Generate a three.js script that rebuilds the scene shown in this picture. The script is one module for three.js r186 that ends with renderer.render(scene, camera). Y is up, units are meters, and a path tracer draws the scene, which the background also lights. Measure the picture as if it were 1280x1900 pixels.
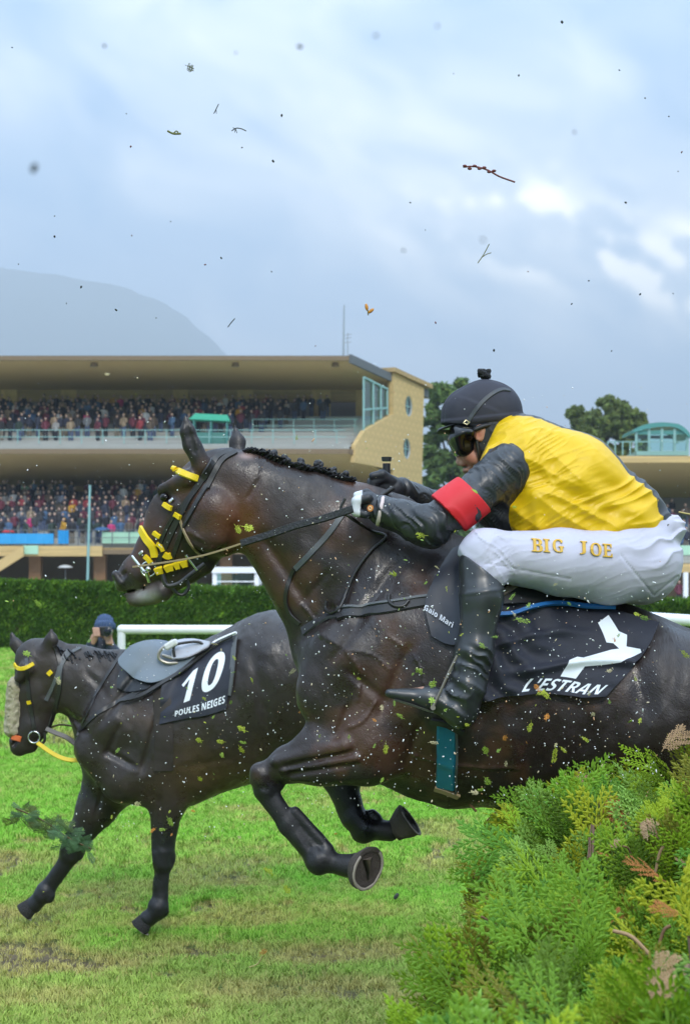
import * as THREE from 'three';
import { mergeGeometries, mergeVertices, toCreasedNormals } from 'three/addons/utils/BufferGeometryUtils.js';
import { RoundedBoxGeometry } from 'three/addons/geometries/RoundedBoxGeometry.js';
import { FontLoader } from 'three/addons/loaders/FontLoader.js';
import { TextGeometry } from 'three/addons/geometries/TextGeometry.js';

// ---------- camera, sky, sun, exposure ----------
const F = 2850, CX = 640, HY = 1075, EYE = 1.85;   // focal length in photo pixels, principal column, horizon row, eye height (m)
const scene = new THREE.Scene();
const camera = new THREE.PerspectiveCamera(2 * Math.atan(950 / F) * 180 / Math.PI, 1280 / 1900, 0.1, 30000);
camera.position.set(0, EYE, 0);
camera.lookAt(0, EYE, -10);
camera.setViewOffset(1280, 1900, 0, HY === 1075 ? -125 : 0, 1280, 1900);
camera.focus = 4.85;
camera.userData.fStop = 7;
const renderer = new THREE.WebGLRenderer();
renderer.toneMapping = THREE.LinearToneMapping;
renderer.toneMappingExposure = 2.35;
renderer.shadowMap.enabled = true;

const V = (x, y, z) => new THREE.Vector3(x, y, z);
const U = (px, py, d) => V((px - CX) * d / F, EYE - (py - HY) * d / F, -d);   // a place in the world from a row, a column and its distance
function rng(seed) { let s = seed >>> 0; return () => { s = (s + 0x6D2B79F5) >>> 0; let t = s; t = Math.imul(t ^ (t >>> 15), t | 1); t ^= t + Math.imul(t ^ (t >>> 7), t | 61); return ((t ^ (t >>> 14)) >>> 0) / 4294967296; }; }
const lerp = (a, b, t) => a + (b - a) * t, clamp = (x, a = 0, b = 1) => Math.min(b, Math.max(a, x));
const smooth = (a, b, x) => { const t = clamp((x - a) / (b - a)); return t * t * (3 - 2 * t); };
function hash3(x, y, z) { let h = Math.imul(x, 374761393) ^ Math.imul(y, 668265263) ^ Math.imul(z, 2147483647 ^ 0x5bd1e995); h = Math.imul(h ^ (h >>> 13), 1274126177); h = Math.imul(h ^ (h >>> 16), 0x45d9f3b); return ((h ^ (h >>> 15)) >>> 0) / 4294967296; }
function noise(x, y, z = 0) {
  const xi = Math.floor(x), yi = Math.floor(y), zi = Math.floor(z); let fx = x - xi, fy = y - yi, fz = z - zi;
  fx = fx * fx * (3 - 2 * fx); fy = fy * fy * (3 - 2 * fy); fz = fz * fz * (3 - 2 * fz);
  const a = lerp(hash3(xi, yi, zi), hash3(xi + 1, yi, zi), fx), b = lerp(hash3(xi, yi + 1, zi), hash3(xi + 1, yi + 1, zi), fx);
  const c = lerp(hash3(xi, yi, zi + 1), hash3(xi + 1, yi, zi + 1), fx), d = lerp(hash3(xi, yi + 1, zi + 1), hash3(xi + 1, yi + 1, zi + 1), fx);
  return lerp(lerp(a, b, fy), lerp(c, d, fy), fz);
}
function fbm(x, y, z = 0, o = 4) { let s = 0, a = 0.5, n = 0; for (let i = 0; i < o; i++) { s += a * noise(x, y, z); n += a; a *= 0.5; x = x * 2.03 + 11.3; y = y * 2.03 + 7.7; z = z * 2.03 + 3.1; } return s / n; }

// overcast sky: grey-blue cloud sheet with drifting paler veils, brighter towards the zenith as overcast skies are
{
  const W = 2048, Hh = 1024, data = new Float32Array(W * Hh * 4);
  for (let j = 0; j < Hh; j++) {
    const el = ((j + 0.5) / Hh - 0.5) * Math.PI, ce = Math.cos(el), y = Math.sin(el);
    for (let i = 0; i < W; i++) {
      const az = ((i + 0.5) / W - 0.5) * 2 * Math.PI, x = ce * Math.cos(az), z = ce * Math.sin(az);
      // cloud coordinates: the directions themselves, streaks falling to the right as seen to the north (-z)
      const s = x * 0.86 - y * 0.5, t = x * 0.5 + y * 0.86;
      const warp = fbm(x * 5 + 3, y * 7, z * 5, 3) - 0.5;
      const n1 = fbm(s * 5 + warp * 1.6 + 2.1, t * 12 + warp * 2.4 + 0.6, z * 5, 5);
      const n2 = fbm(s * 17 + 9 + warp * 5, t * 36 + warp * 4, z * 12, 6), n3 = fbm(s * 26 + 4 + warp * 9, t * 62 + warp * 8, z * 16, 6);
      let c = smooth(0.36, 0.72, n1) * 0.48 + (n2 - 0.5) * 0.95 * smooth(0.3, 0.55, n1) + (n3 - 0.5) * 0.35;
      // the torn bright rift low in the cloud sheet
      const u = x / Math.max(-z, 0.2), v = y / Math.max(-z, 0.2);
      if (z < 0) {
        const line = 0.212 - (u - 0.17) * 0.30 + (n2 - 0.5) * 0.06;
        const band = Math.exp(-Math.pow((v - line) / 0.020, 2)) * smooth(0.02, 0.16, u) * (1 - smooth(0.3, 0.6, u));
        c += band * (0.3 + 4.2 * smooth(0.44, 0.6, n3));
        const veil = Math.exp(-Math.pow((v - 0.235 + (u - 0.1) * 0.36) / 0.055, 2)) * smooth(-0.13, 0.1, u) * (1 - smooth(0.4, 0.8, u));
        c += veil * (0.15 + 1.8 * (n3 - 0.38));
      }
      c = clamp(c * 1.45 - 0.06, -0.35, 3.2);
      const up = smooth(0.3, 0.95, y), low = smooth(0.28, 0.0, y);
      const k = 1 + 1.3 * up;
      const blue = [0.375 - 0.02 * low, 0.515 - 0.02 * low, 0.70 - 0.02 * low], white = [0.84, 0.90, 0.95];
      const o = (j * W + i) * 4;
      for (let q = 0; q < 3; q++) {
        let val = lerp(blue[q], white[q], c) * k;
        if (y < 0) val = lerp(blue[q], [0.12, 0.2, 0.08][q], smooth(0, 0.06, -y));
        data[o + q] = val;
      }
      data[o + 3] = 1;
    }
  }
  const sky = new THREE.DataTexture(data, W, Hh, THREE.RGBAFormat, THREE.FloatType);
  sky.mapping = THREE.EquirectangularReflectionMapping; sky.magFilter = THREE.LinearFilter; sky.minFilter = THREE.LinearFilter; sky.needsUpdate = true;
  scene.background = sky; scene.environment = sky;
}
const sun = new THREE.DirectionalLight(new THREE.Color().setRGB(1, 0.96, 0.88), 1.5);
sun.position.set(5, 24, 22); sun.target.position.set(0, 1, -6);
sun.castShadow = true; sun.shadow.radius = 24; sun.shadow.mapSize.set(2048, 2048);
Object.assign(sun.shadow.camera, { left: -40, right: 40, top: 40, bottom: -40, near: 1, far: 220 });
scene.add(sun, sun.target);
scene.fog = new THREE.FogExp2(new THREE.Color().setRGB(0.80, 0.90, 1.0), 0.0004);

// ---------- helpers ----------
const lin = (r, g, b) => new THREE.Color().setRGB(r, g, b);
const mat = (c, rough = 0.7, o = {}) => { const p = 'clearcoat' in o || 'sheen' in o || 'transmission' in o || 'specularIntensity' in o; return new (p ? THREE.MeshPhysicalMaterial : THREE.MeshStandardMaterial)({ color: Array.isArray(c) ? lin(...c) : c, roughness: rough, ...o }); };
const taken = new Map();
function numbered(name) { const n = taken.get(name) || 0; taken.set(name, n + 1); return n ? `${name}_${String(n).padStart(3, '0')}` : name; }
function tag(o, label, category, group, kind) { if (label) o.userData.label = label; if (category) o.userData.category = category; if (group) o.userData.group = group; if (kind) o.userData.kind = kind; return o; }
function shadows(m) { m.castShadow = true; m.receiveShadow = true; return m; }
function top(name, geo, m) { const o = shadows(new THREE.Mesh(geo, m)); o.name = numbered(name); scene.add(o); return o; }
function group(name, pos) { const g = new THREE.Group(); g.name = numbered(name); if (pos) g.position.copy(pos); scene.add(g); return g; }
// a part: geometry given in world coordinates is moved into its parent's frame
function part(parent, name, geo, m, label) {
  if (parent.isGroup || parent.isMesh) { const off = V(0, 0, 0); let p = parent; while (p && p !== scene) { off.add(p.position); p = p.parent; } geo.translate(-off.x, -off.y, -off.z); }
  const o = shadows(new THREE.Mesh(geo, m)); o.name = name; if (label) o.userData.label = label; parent.add(o); return o;
}
function clean(g) { const o = new THREE.BufferGeometry(); const n = g.index ? g.toNonIndexed() : g; for (const k of ['position', 'normal', 'uv']) if (n.attributes[k]) o.setAttribute(k, n.attributes[k]); if (!o.attributes.uv) o.setAttribute('uv', new THREE.Float32BufferAttribute(new Float32Array(o.attributes.position.count * 2), 2)); if (!o.attributes.normal) o.computeVertexNormals(); return o; }
const merge = (list) => mergeGeometries(list.map(clean), false);
function box(x0, x1, y0, y1, z0, z1, r = 0) { const g = r ? new RoundedBoxGeometry(x1 - x0, y1 - y0, z1 - z0, 2, r) : new THREE.BoxGeometry(x1 - x0, y1 - y0, z1 - z0); g.translate((x0 + x1) / 2, (y0 + y1) / 2, (z0 + z1) / 2); return g; }
function bar(a, b, r, r2 = r, seg = 8) { const d = b.clone().sub(a), g = new THREE.CylinderGeometry(r2, r, d.length(), seg); g.applyQuaternion(new THREE.Quaternion().setFromUnitVectors(V(0, 1, 0), d.normalize())); g.translate((a.x + b.x) / 2, (a.y + b.y) / 2, (a.z + b.z) / 2); return g; }
function beam(a, b, w, h) { const d = b.clone().sub(a), L = d.length(), X = d.normalize(), Z = X.clone().cross(Math.abs(X.y) > 0.99 ? V(1, 0, 0) : V(0, 1, 0)).normalize(), Y = Z.clone().cross(X), g = new THREE.BoxGeometry(L, h, w); g.applyMatrix4(new THREE.Matrix4().makeBasis(X, Y, Z)); g.translate((a.x + b.x) / 2, (a.y + b.y) / 2, (a.z + b.z) / 2); return g; }
function tube(pts, r, seg = 24, rad = 7) { return new THREE.TubeGeometry(new THREE.CatmullRomCurve3(pts), seg, r, rad, false); }
function tri(list) { const g = new THREE.BufferGeometry(); g.setAttribute('position', new THREE.Float32BufferAttribute(list, 3)); g.computeVertexNormals(); return g; }
// a flat slab: polygon corners (world, coplanar, convex) swept along an offset
function slab(pts, off) {
  const out = [], n = pts.length, q = pts.map((p) => p.clone().add(off)), T = (a, b, c) => out.push(...a.toArray(), ...b.toArray(), ...c.toArray());
  for (let i = 1; i < n - 1; i++) { T(pts[0], pts[i], pts[i + 1]); T(q[0], q[i + 1], q[i]); }
  for (let i = 0; i < n; i++) { const j = (i + 1) % n; T(pts[i], q[i], q[j]); T(pts[i], q[j], pts[j]); }
  return tri(out);
}
function dataTex(w, h, f, { srgb = false, repeat } = {}) {
  const d = new Uint8Array(w * h * 4);
  for (let j = 0; j < h; j++) for (let i = 0; i < w; i++) { const c = f(i / w, j / h, i, j), o = (j * w + i) * 4; d[o] = clamp(c[0]) * 255; d[o + 1] = clamp(c[1]) * 255; d[o + 2] = clamp(c[2]) * 255; d[o + 3] = 255; }
  const t = new THREE.DataTexture(d, w, h); t.magFilter = THREE.LinearFilter; t.minFilter = THREE.LinearMipmapLinearFilter; t.generateMipmaps = true; t.wrapS = t.wrapT = THREE.RepeatWrapping; if (srgb) t.colorSpace = THREE.SRGBColorSpace; if (repeat) t.repeat.set(...repeat); t.needsUpdate = true; return t;
}
// noise that repeats on the unit square
const tnoise = (u, v, n, seed) => { const x = u * n, y = v * n, xi = Math.floor(x), yi = Math.floor(y); let fx = x - xi, fy = y - yi; fx = fx * fx * (3 - 2 * fx); fy = fy * fy * (3 - 2 * fy); const h = (a, b) => hash3(((a % n) + n) % n, ((b % n) + n) % n, seed); return lerp(lerp(h(xi, yi), h(xi + 1, yi), fx), lerp(h(xi, yi + 1), h(xi + 1, yi + 1), fx), fy); };
const tfbm = (u, v, n, seed, o = 4) => { let s = 0, a = 0.5, q = 0; for (let i = 0; i < o; i++) { s += a * tnoise(u, v, n << i, seed + i); q += a; a *= 0.5; } return s / q; };

// ---------- distance fields and their surfaces ----------
class Field {
  constructor() { this.p = []; this.cuts = []; this.extra = null; }
  // tapered capsule from a to b; sz < 1 makes it narrower across (z) than it is deep; k is the blend with what is already there
  cone(a, b, ra, rb, { k = 0.05, sz = 1, sub = false } = {}) { this.p.push([a.x, a.y, a.z, b.x - a.x, b.y - a.y, b.z - a.z, 1 / Math.max(1e-9, a.distanceToSquared(b)), ra, rb - ra, k, 1 / sz, sub, Math.min(1, 0.5 + 0.5 * sz)]); return this; }
  cut(n, pt) { n = n.clone().normalize(); this.cuts.push([n.x, n.y, n.z, n.dot(pt)]); return this; }      // keeps the side that n points away from
  at(x, y, z) {
    let d = 1e3;
    for (const q of this.p) {
      const ax = x - q[0], ay = y - q[1], az = z - q[2];
      let t = (ax * q[3] + ay * q[4] + az * q[5]) * q[6]; t = t < 0 ? 0 : t > 1 ? 1 : t;
      const dx = ax - q[3] * t, dy = ay - q[4] * t, dz = (az - q[5] * t) * q[10];
      const e = (Math.sqrt(dx * dx + dy * dy + dz * dz) - q[7] - q[8] * t) * q[12], k = q[9];
      if (q[11]) { const h = Math.max(k - Math.abs(d + e), 0) / k; d = Math.max(d, -e) + h * h * k * 0.25; }
      else if (e < d + k) { const h = Math.max(k - Math.abs(d - e), 0) / k; d = Math.min(d, e) - h * h * k * 0.25; }
    }
    if (this.extra && d < 0.12) d += this.extra(x, y, z, d);
    for (const c of this.cuts) { const e = c[0] * x + c[1] * y + c[2] * z - c[3]; if (e > d) d = e; }
    return d;
  }
  normal(x, y, z, e = 0.004) { return V(this.at(x + e, y, z) - this.at(x - e, y, z), this.at(x, y + e, z) - this.at(x, y - e, z), this.at(x, y, z + e) - this.at(x, y, z - e)).normalize(); }
  bounds(pad = 0.03) { const b = new THREE.Box3(); for (const q of this.p) if (!q[11]) { const r = Math.max(q[7], q[7] + q[8]) + pad; for (const s of [0, 1]) { const c = V(q[0] + q[3] * s, q[1] + q[4] * s, q[2] + q[5] * s); b.expandByPoint(c.clone().addScalar(r)); b.expandByPoint(c.clone().addScalar(-r)); } } return b; }
  mesh(cell, color, uvScale = 1, nrm = 0.004) {
    const b = this.bounds(), B = 8, nx = Math.ceil((b.max.x - b.min.x) / cell / B) * B, ny = Math.ceil((b.max.y - b.min.y) / cell / B) * B, nz = Math.ceil((b.max.z - b.min.z) / cell / B) * B;
    const X = nx + 1, Y = ny + 1, g = new Float32Array(X * Y * (nz + 1)).fill(1), act = [], R = B * cell * 0.866;
    for (let k = 0; k < nz; k += B) for (let j = 0; j < ny; j += B) for (let i = 0; i < nx; i += B) {
      const c = this.at(b.min.x + (i + B / 2) * cell, b.min.y + (j + B / 2) * cell, b.min.z + (k + B / 2) * cell);
      if (Math.abs(c) > R * 1.75 + 0.012) { if (c < 0) for (let r = 0; r <= B; r++) for (let q = 0; q <= B; q++) for (let p = 0; p <= B; p++) { const o = (i + p) + X * ((j + q) + Y * (k + r)); if (g[o] === 1) g[o] = -1; } continue; }
      act.push([i, j, k]);
    }
    for (const [i, j, k] of act) for (let r = 0; r <= B; r++) for (let q = 0; q <= B; q++) for (let p = 0; p <= B; p++) { const o = (i + p) + X * ((j + q) + Y * (k + r)); if (g[o] === 1 || g[o] === -1) g[o] = this.at(b.min.x + (i + p) * cell, b.min.y + (j + q) * cell, b.min.z + (k + r) * cell); }
    const id = new Map(), pos = [], idx = [];
    const corner = [[0, 0, 0], [1, 0, 0], [0, 1, 0], [1, 1, 0], [0, 0, 1], [1, 0, 1], [0, 1, 1], [1, 1, 1]], edge = [[0, 1], [2, 3], [4, 5], [6, 7], [0, 2], [1, 3], [4, 6], [5, 7], [0, 4], [1, 5], [2, 6], [3, 7]];
    for (const [bi, bj, bk] of act) for (let k = bk; k < bk + B; k++) for (let j = bj; j < bj + B; j++) for (let i = bi; i < bi + B; i++) {
      const v = corner.map((c) => g[(i + c[0]) + X * ((j + c[1]) + Y * (k + c[2]))]); let m = 0; for (const w of v) if (w < 0) m++;
      if (!m || m === 8) continue;
      let sx = 0, sy = 0, sz = 0, n = 0;
      for (const [p, q] of edge) if ((v[p] < 0) !== (v[q] < 0)) { const t = v[p] / (v[p] - v[q]); sx += lerp(corner[p][0], corner[q][0], t); sy += lerp(corner[p][1], corner[q][1], t); sz += lerp(corner[p][2], corner[q][2], t); n++; }
      id.set(i + X * (j + Y * k), pos.length / 3);
      pos.push(b.min.x + (i + sx / n) * cell, b.min.y + (j + sy / n) * cell, b.min.z + (k + sz / n) * cell);
    }
    const quad = (a, b2, c, d, flip) => { const q = [a, b2, c, d].map((h) => id.get(h)); if (q.some((h) => h === undefined)) return; if (flip) idx.push(q[0], q[2], q[1], q[0], q[3], q[2]); else idx.push(q[0], q[1], q[2], q[0], q[2], q[3]); };
    for (const key of id.keys()) {
      const i = key % X, j = Math.floor(key / X) % Y, k = Math.floor(key / X / Y), s = g[key] < 0;
      if (j && k && s !== (g[key + 1] < 0)) quad(key, key - X, key - X - X * Y, key - X * Y, !s);
      if (i && k && s !== (g[key + X] < 0)) quad(key, key - X * Y, key - 1 - X * Y, key - 1, !s);
      if (i && j && s !== (g[key + X * Y] < 0)) quad(key, key - 1, key - 1 - X, key - X, !s);
    }
    const N = new Float32Array(pos.length), uv = new Float32Array(pos.length / 3 * 2), col = color ? new Float32Array(pos.length) : null;
    for (let i = 0; i < pos.length; i += 3) {
      const n = this.normal(pos[i], pos[i + 1], pos[i + 2], nrm); N[i] = n.x; N[i + 1] = n.y; N[i + 2] = n.z;
      uv[i / 3 * 2] = pos[i] * uvScale; uv[i / 3 * 2 + 1] = (pos[i + 1] + pos[i + 2] * 0.6) * uvScale;
      if (col) { const c = color(pos[i], pos[i + 1], pos[i + 2], n); col[i] = c[0]; col[i + 1] = c[1]; col[i + 2] = c[2]; }
    }
    const geo = new THREE.BufferGeometry(); geo.setAttribute('position', new THREE.Float32BufferAttribute(pos, 3)); geo.setAttribute('normal', new THREE.Float32BufferAttribute(N, 3)); geo.setAttribute('uv', new THREE.Float32BufferAttribute(uv, 2));
    if (col) geo.setAttribute('color', new THREE.Float32BufferAttribute(col, 3)); geo.setIndex(idx); return geo;
  }
  // where a line of sight across the thing's side meets its surface, raised by lift
  hit(px, py, D, lift = 0, span = 0.75) {
    let best = 1e9, bd = D, last = D - span;
    for (let d = D - span; d < D + 0.35; d += 0.006) { const p = U(px, py, d), f = this.at(p.x, p.y, p.z) - lift; if (f < best) { best = f; bd = d; } if (f < 0) { let a = last, c = d; for (let i = 0; i < 12; i++) { const m = (a + c) / 2, q = U(px, py, m); if (this.at(q.x, q.y, q.z) - lift < 0) c = m; else a = m; } return U(px, py, c); } last = d; }
    return U(px, py, bd);
  }
}
// a distance frame for one subject: J gives a joint, R a radius, both from photo pixels at the subject's distance
const frame = (D) => ({ D, J: (px, py, z = 0) => U(px, py, D - z), R: (r, z = 0) => r * (D - z) / F });
// flat strap along points with surface normals
function ribbon(pts, nrm, width, thick, close = false) {
  const pos = [], idx = [], uv = [], n = pts.length; let L = 0;
  for (let i = 0; i < n; i++) {
    const t = (i < n - 1 ? pts[i + 1] : close ? pts[1] : pts[i]).clone().sub(i ? pts[i - 1] : pts[0]).normalize(), N = nrm[i].clone().sub(t.clone().multiplyScalar(nrm[i].dot(t))).normalize(), S = t.clone().cross(N).normalize();
    if (i) L += pts[i].distanceTo(pts[i - 1]);
    const w = (typeof width === 'function' ? width(i / (n - 1)) : width) / 2;
    for (const [a, b] of [[-1, 0], [-0.8, 1], [0.8, 1], [1, 0]]) { const p = pts[i].clone().addScaledVector(S, a * w).addScaledVector(N, b * thick); pos.push(p.x, p.y, p.z); uv.push((a + 1) / 2 * w * 2, L); }
    if (i) for (let q = 0; q < 4; q++) { const a = (i - 1) * 4 + q, b = (i - 1) * 4 + (q + 1) % 4; idx.push(a, b, a + 4, b, b + 4, a + 4); }
  }
  idx.push(0, 2, 1, 0, 3, 2); const e = (n - 1) * 4; idx.push(e, e + 1, e + 2, e, e + 2, e + 3);
  const g = new THREE.BufferGeometry(); g.setAttribute('position', new THREE.Float32BufferAttribute(pos, 3)); g.setAttribute('uv', new THREE.Float32BufferAttribute(uv, 2)); g.setIndex(idx); const out = toCreasedNormals(g, 0.6); return out;
}
// points of a smooth line through photo places, laid on a field
function curve2(list, n) { const c = new THREE.CatmullRomCurve3(list.map(([x, y]) => V(x, y, 0)), false, 'centripetal'); return c.getSpacedPoints(n).map((p) => [p.x, p.y]); }
function strap(field, D, list, width, thick = 0.004, lift = 0.002, n = 26) {
  const pts = curve2(list, n).map(([x, y]) => field.hit(x, y, D, lift)), nr = pts.map((p) => field.normal(p.x, p.y, p.z, 0.008));
  for (let r = 0; r < 2; r++) for (let i = 1; i < pts.length - 1; i++) pts[i].lerp(pts[i - 1].clone().add(pts[i + 1]).multiplyScalar(0.5), 0.3);
  return ribbon(pts, nr, width, thick);
}
// cloth lying on a field, bounded by four edges (top, bottom left to right; left, right top to bottom), with folds
function clothOn(field, D, T, Bm, Lf, Rt, nu, nv, { lift = 0.008, thick = 0.004, fold } = {}) {
  const t = curve2(T, nu), b = curve2(Bm, nu), l = curve2(Lf, nv), r = curve2(Rt, nv), P = [], N = [];
  for (let j = 0; j <= nv; j++) for (let i = 0; i <= nu; i++) {
    const u = i / nu, v = j / nv, q = [0, 1].map((c) => (1 - v) * t[i][c] + v * b[i][c] + (1 - u) * l[j][c] + u * r[j][c] - ((1 - u) * (1 - v) * t[0][c] + u * (1 - v) * t[nu][c] + (1 - u) * v * b[0][c] + u * v * b[nu][c]));
    const p = field.hit(q[0], q[1], D, lift); P.push(p); N.push(field.normal(p.x, p.y, p.z, 0.02));
  }
  const W = nu + 1, pos = [], uv = [], idx = [];
  for (const s of [1, 0]) for (let k = 0; k < P.length; k++) { const u = (k % W) / nu, v = Math.floor(k / W) / nv, p = P[k].clone().addScaledVector(N[k], (fold ? fold(u, v) : 0) + (s ? thick : 0)); pos.push(p.x, p.y, p.z); uv.push(u, 1 - v); }
  const M = P.length, at = (i, j) => i + j * W;
  for (let j = 0; j < nv; j++) for (let i = 0; i < nu; i++) { const a = at(i, j), b2 = at(i + 1, j), c = at(i + 1, j + 1), d = at(i, j + 1); idx.push(a, d, b2, b2, d, c, M + a, M + b2, M + d, M + b2, M + c, M + d); }
  const g = new THREE.BufferGeometry(); g.setAttribute('position', new THREE.Float32BufferAttribute(pos, 3)); g.setAttribute('uv', new THREE.Float32BufferAttribute(uv, 2)); g.setIndex(idx); g.computeVertexNormals();
  const ri = []; const ring = []; for (let i = 0; i < nu; i++) ring.push(at(i, 0)); for (let j = 0; j < nv; j++) ring.push(at(nu, j)); for (let i = nu; i > 0; i--) ring.push(at(i, nv)); for (let j = nv; j > 0; j--) ring.push(at(0, j));
  for (let i = 0; i < ring.length; i++) { const a = ring[i], b2 = ring[(i + 1) % ring.length]; ri.push(a, b2, M + a, b2, M + b2, M + a); }
  g.setIndex([...idx, ...ri]); return g;
}

// ================= the setting =================
const groundAt = (px, py) => U(px, py, EYE * F / (py - HY));
// bare and worn places of the turf (x, z, radius across, radius along, strength)
const WORN = [[60, 1770, 0.62, 0.34, 1], [150, 1785, 0.4, 0.2, 0.8], [0, 1600, 0.5, 0.5, 0.75], [640, 1770, 0.45, 0.22, 0.7], [760, 1765, 0.4, 0.25, 0.75], [250, 1650, 0.5, 0.3, 0.5], [560, 1840, 0.7, 0.25, 0.6], [780, 1850, 0.4, 0.25, 0.7], [380, 1760, 0.5, 0.22, 0.55], [20, 1850, 0.5, 0.2, 0.4], [430, 1570, 0.5, 0.35, 0.35]].map(([px, py, a, b, s]) => { const p = groundAt(px, py); return [p.x, p.z, a, b, s]; });
function worn(x, z) {
  let w = 0; const n = fbm(x * 3.1, z * 3.1, 1, 4), m = fbm(x * 11, z * 11, 4, 3);
  for (const [cx, cz, a, b, s] of WORN) { const d = Math.hypot((x - cx) / a, (z - cz) / b); w = Math.max(w, s * smooth(1.35, 0.25, d + (n - 0.5) * 1.6)); }
  w = Math.max(w, 0.6 * smooth(0.55, 0.70, fbm(x * 1.3 + 5, z * 1.3, 2, 3)), 0.95 * smooth(0.66, 0.74, fbm(x * 5 + 1, z * 5, 9, 3)));
  return clamp(w * (0.55 + m * 0.9));
}
{
  const xs = [], zs = [];
  const run = (near, step, far, out) => { let v = 0, s = step; while (v < far) { out.push(v); if (v > near) s *= 1.13; v += s; } out.push(far); };
  const half = []; run(5, 0.07, 9000, half); for (const h of half.slice().reverse()) if (h > 0) xs.push(-h); xs.push(...half);
  const zz = []; run(14, 0.07, 9000, zz); const back = []; run(1, 0.5, 4000, back); for (const h of back.slice().reverse()) if (h > 0) zs.push(h); zs.push(...zz.map((v) => -v));
  const pos = [], col = [], uv = [], idx = [], W = xs.length;
  zs.forEach((z) => xs.forEach((x) => {
    const near = Math.abs(x) < 12 && z > -40 && z < 2, w = near ? worn(x, z) : 0.1, n = fbm(x * 2.2, z * 2.2, 7, 4);
    pos.push(x, near ? (fbm(x * 6, z * 6, 3, 3) - 0.5) * 0.035 - 0.02 - 0.025 * smooth(0.4, 0.9, w) : -0.012, z); uv.push(x / 1.2, z / 1.2);
    const g = [0.20 + 0.07 * n, 0.36 + 0.08 * n, 0.05], s = [0.15 + 0.07 * n, 0.115 + 0.05 * n, 0.065 + 0.03 * n];
    for (let q = 0; q < 3; q++) col.push(lerp(g[q], s[q], smooth(0.25, 0.75, w)));
  }));
  for (let j = 0; j < zs.length - 1; j++) for (let i = 0; i < W - 1; i++) { const a = j * W + i; idx.push(a, a + 1, a + W, a + 1, a + W + 1, a + W); }
  const g = new THREE.BufferGeometry(); g.setAttribute('position', new THREE.Float32BufferAttribute(pos, 3)); g.setAttribute('color', new THREE.Float32BufferAttribute(col, 3)); g.setAttribute('uv', new THREE.Float32BufferAttribute(uv, 2)); g.setIndex(idx); g.computeVertexNormals();
  const grain = dataTex(512, 512, (u, v) => { const a = tfbm(u, v, 24, 3, 4), b = tnoise(u, v, 256, 9), s = 0.55 + 0.5 * a + 0.28 * (b - 0.5); return [s, s * (0.96 + 0.06 * b), s * 0.95]; }, { srgb: true });
  const bump = dataTex(512, 512, (u, v) => { const a = tfbm(u, v, 40, 5, 4); return [a, a, a]; });
  tag(top('ground', g, new THREE.MeshStandardMaterial({ vertexColors: true, map: grain, bumpMap: bump, bumpScale: 0.02, roughness: 0.95 })), 'green turf of the racecourse with worn muddy patches', 'ground', null, 'structure');
}
// grass: tufts of bent blades
{
  const R = rng(11), blades = [], cols = [];
  for (let i = 0; i < 9; i++) {
    const a = R() * 6.283, h = 0.028 + R() * 0.03, w = 0.0022 + R() * 0.0014, bx = (R() - 0.5) * 0.05, bz = (R() - 0.5) * 0.05, lean = 0.25 + R() * 0.7, c = Math.cos(a), s = Math.sin(a);
    const P = (t, side) => { const o = lean * h * t * t, ww = w * (1 - t * 0.75) * side; return [bx + c * o - s * ww, h * t * (1 - 0.25 * lean * t), bz + s * o + c * ww]; };
    for (const [t0, t1] of [[0, 0.45], [0.45, 0.8]]) blades.push(...P(t0, -1), ...P(t0, 1), ...P(t1, 1), ...P(t0, -1), ...P(t1, 1), ...P(t1, -1));
    blades.push(...P(0.8, -1), ...P(0.8, 1), ...P(1, 0));
  }
  const g = tri(blades), nrm = g.attributes.normal;
  for (let i = 0; i < nrm.count; i++) { const n = V(nrm.getX(i), nrm.getY(i), nrm.getZ(i)); if (n.y < 0) n.negate(); n.add(V(0, 0.6, 0)).normalize(); nrm.setXYZ(i, n.x, n.y, n.z); }
  const spots = [];
  const scatter = (d0, d1, per, size, keep) => { const n = Math.floor(per * 0.62 * 0.5 * (d1 * d1 - d0 * d0)); for (let i = 0; i < n; i++) { const d = Math.sqrt(lerp(d0 * d0, d1 * d1, R())), x = (R() - 0.5) * 0.62 * d, z = -d, w = worn(x, z); if (R() < w * keep) continue; spots.push([x, z, size * (0.7 + R() * 0.6) * (1 - 0.35 * w), w]); } };
  scatter(5.4, 9.5, 4200, 0.70, 0.86); scatter(9.5, 16, 1700, 0.9, 0.85); scatter(16, 41, 230, 1.6, 0.5);
  const im = new THREE.InstancedMesh(g, mat([1, 1, 1], 0.8, { side: THREE.DoubleSide, transmission: 0.25, thickness: 0, specularIntensity: 0.2 }), spots.length), m = new THREE.Matrix4(), q = new THREE.Quaternion(), c = new THREE.Color();
  spots.forEach(([x, z, s, w], i) => {
    q.setFromEuler(new THREE.Euler((R() - 0.5) * 0.5, R() * 6.283, (R() - 0.5) * 0.5)); m.compose(V(x, -0.014, z), q, V(s * 1.1, s * (0.75 + R() * 0.5), s * 1.1)); im.setMatrixAt(i, m);
    const n = fbm(x * 1.4, z * 1.4, 21, 3), y = clamp(w * 1.1 + (R() < 0.10 ? 0.7 : 0) + (n - 0.42) * 0.7 + 0.3 * smooth(-9.5, -6.5, z)), b = 0.75 + R() * 0.5;
    c.setRGB(lerp(0.25, 0.48, y) * b, lerp(0.50, 0.43, y) * b, lerp(0.055, 0.14, y) * b); im.setColorAt(i, c);
  });
  im.name = 'grass'; shadows(im); tag(im, 'short bright green grass covering the racecourse turf', 'grass', null, 'stuff'); scene.add(im);
}
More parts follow.
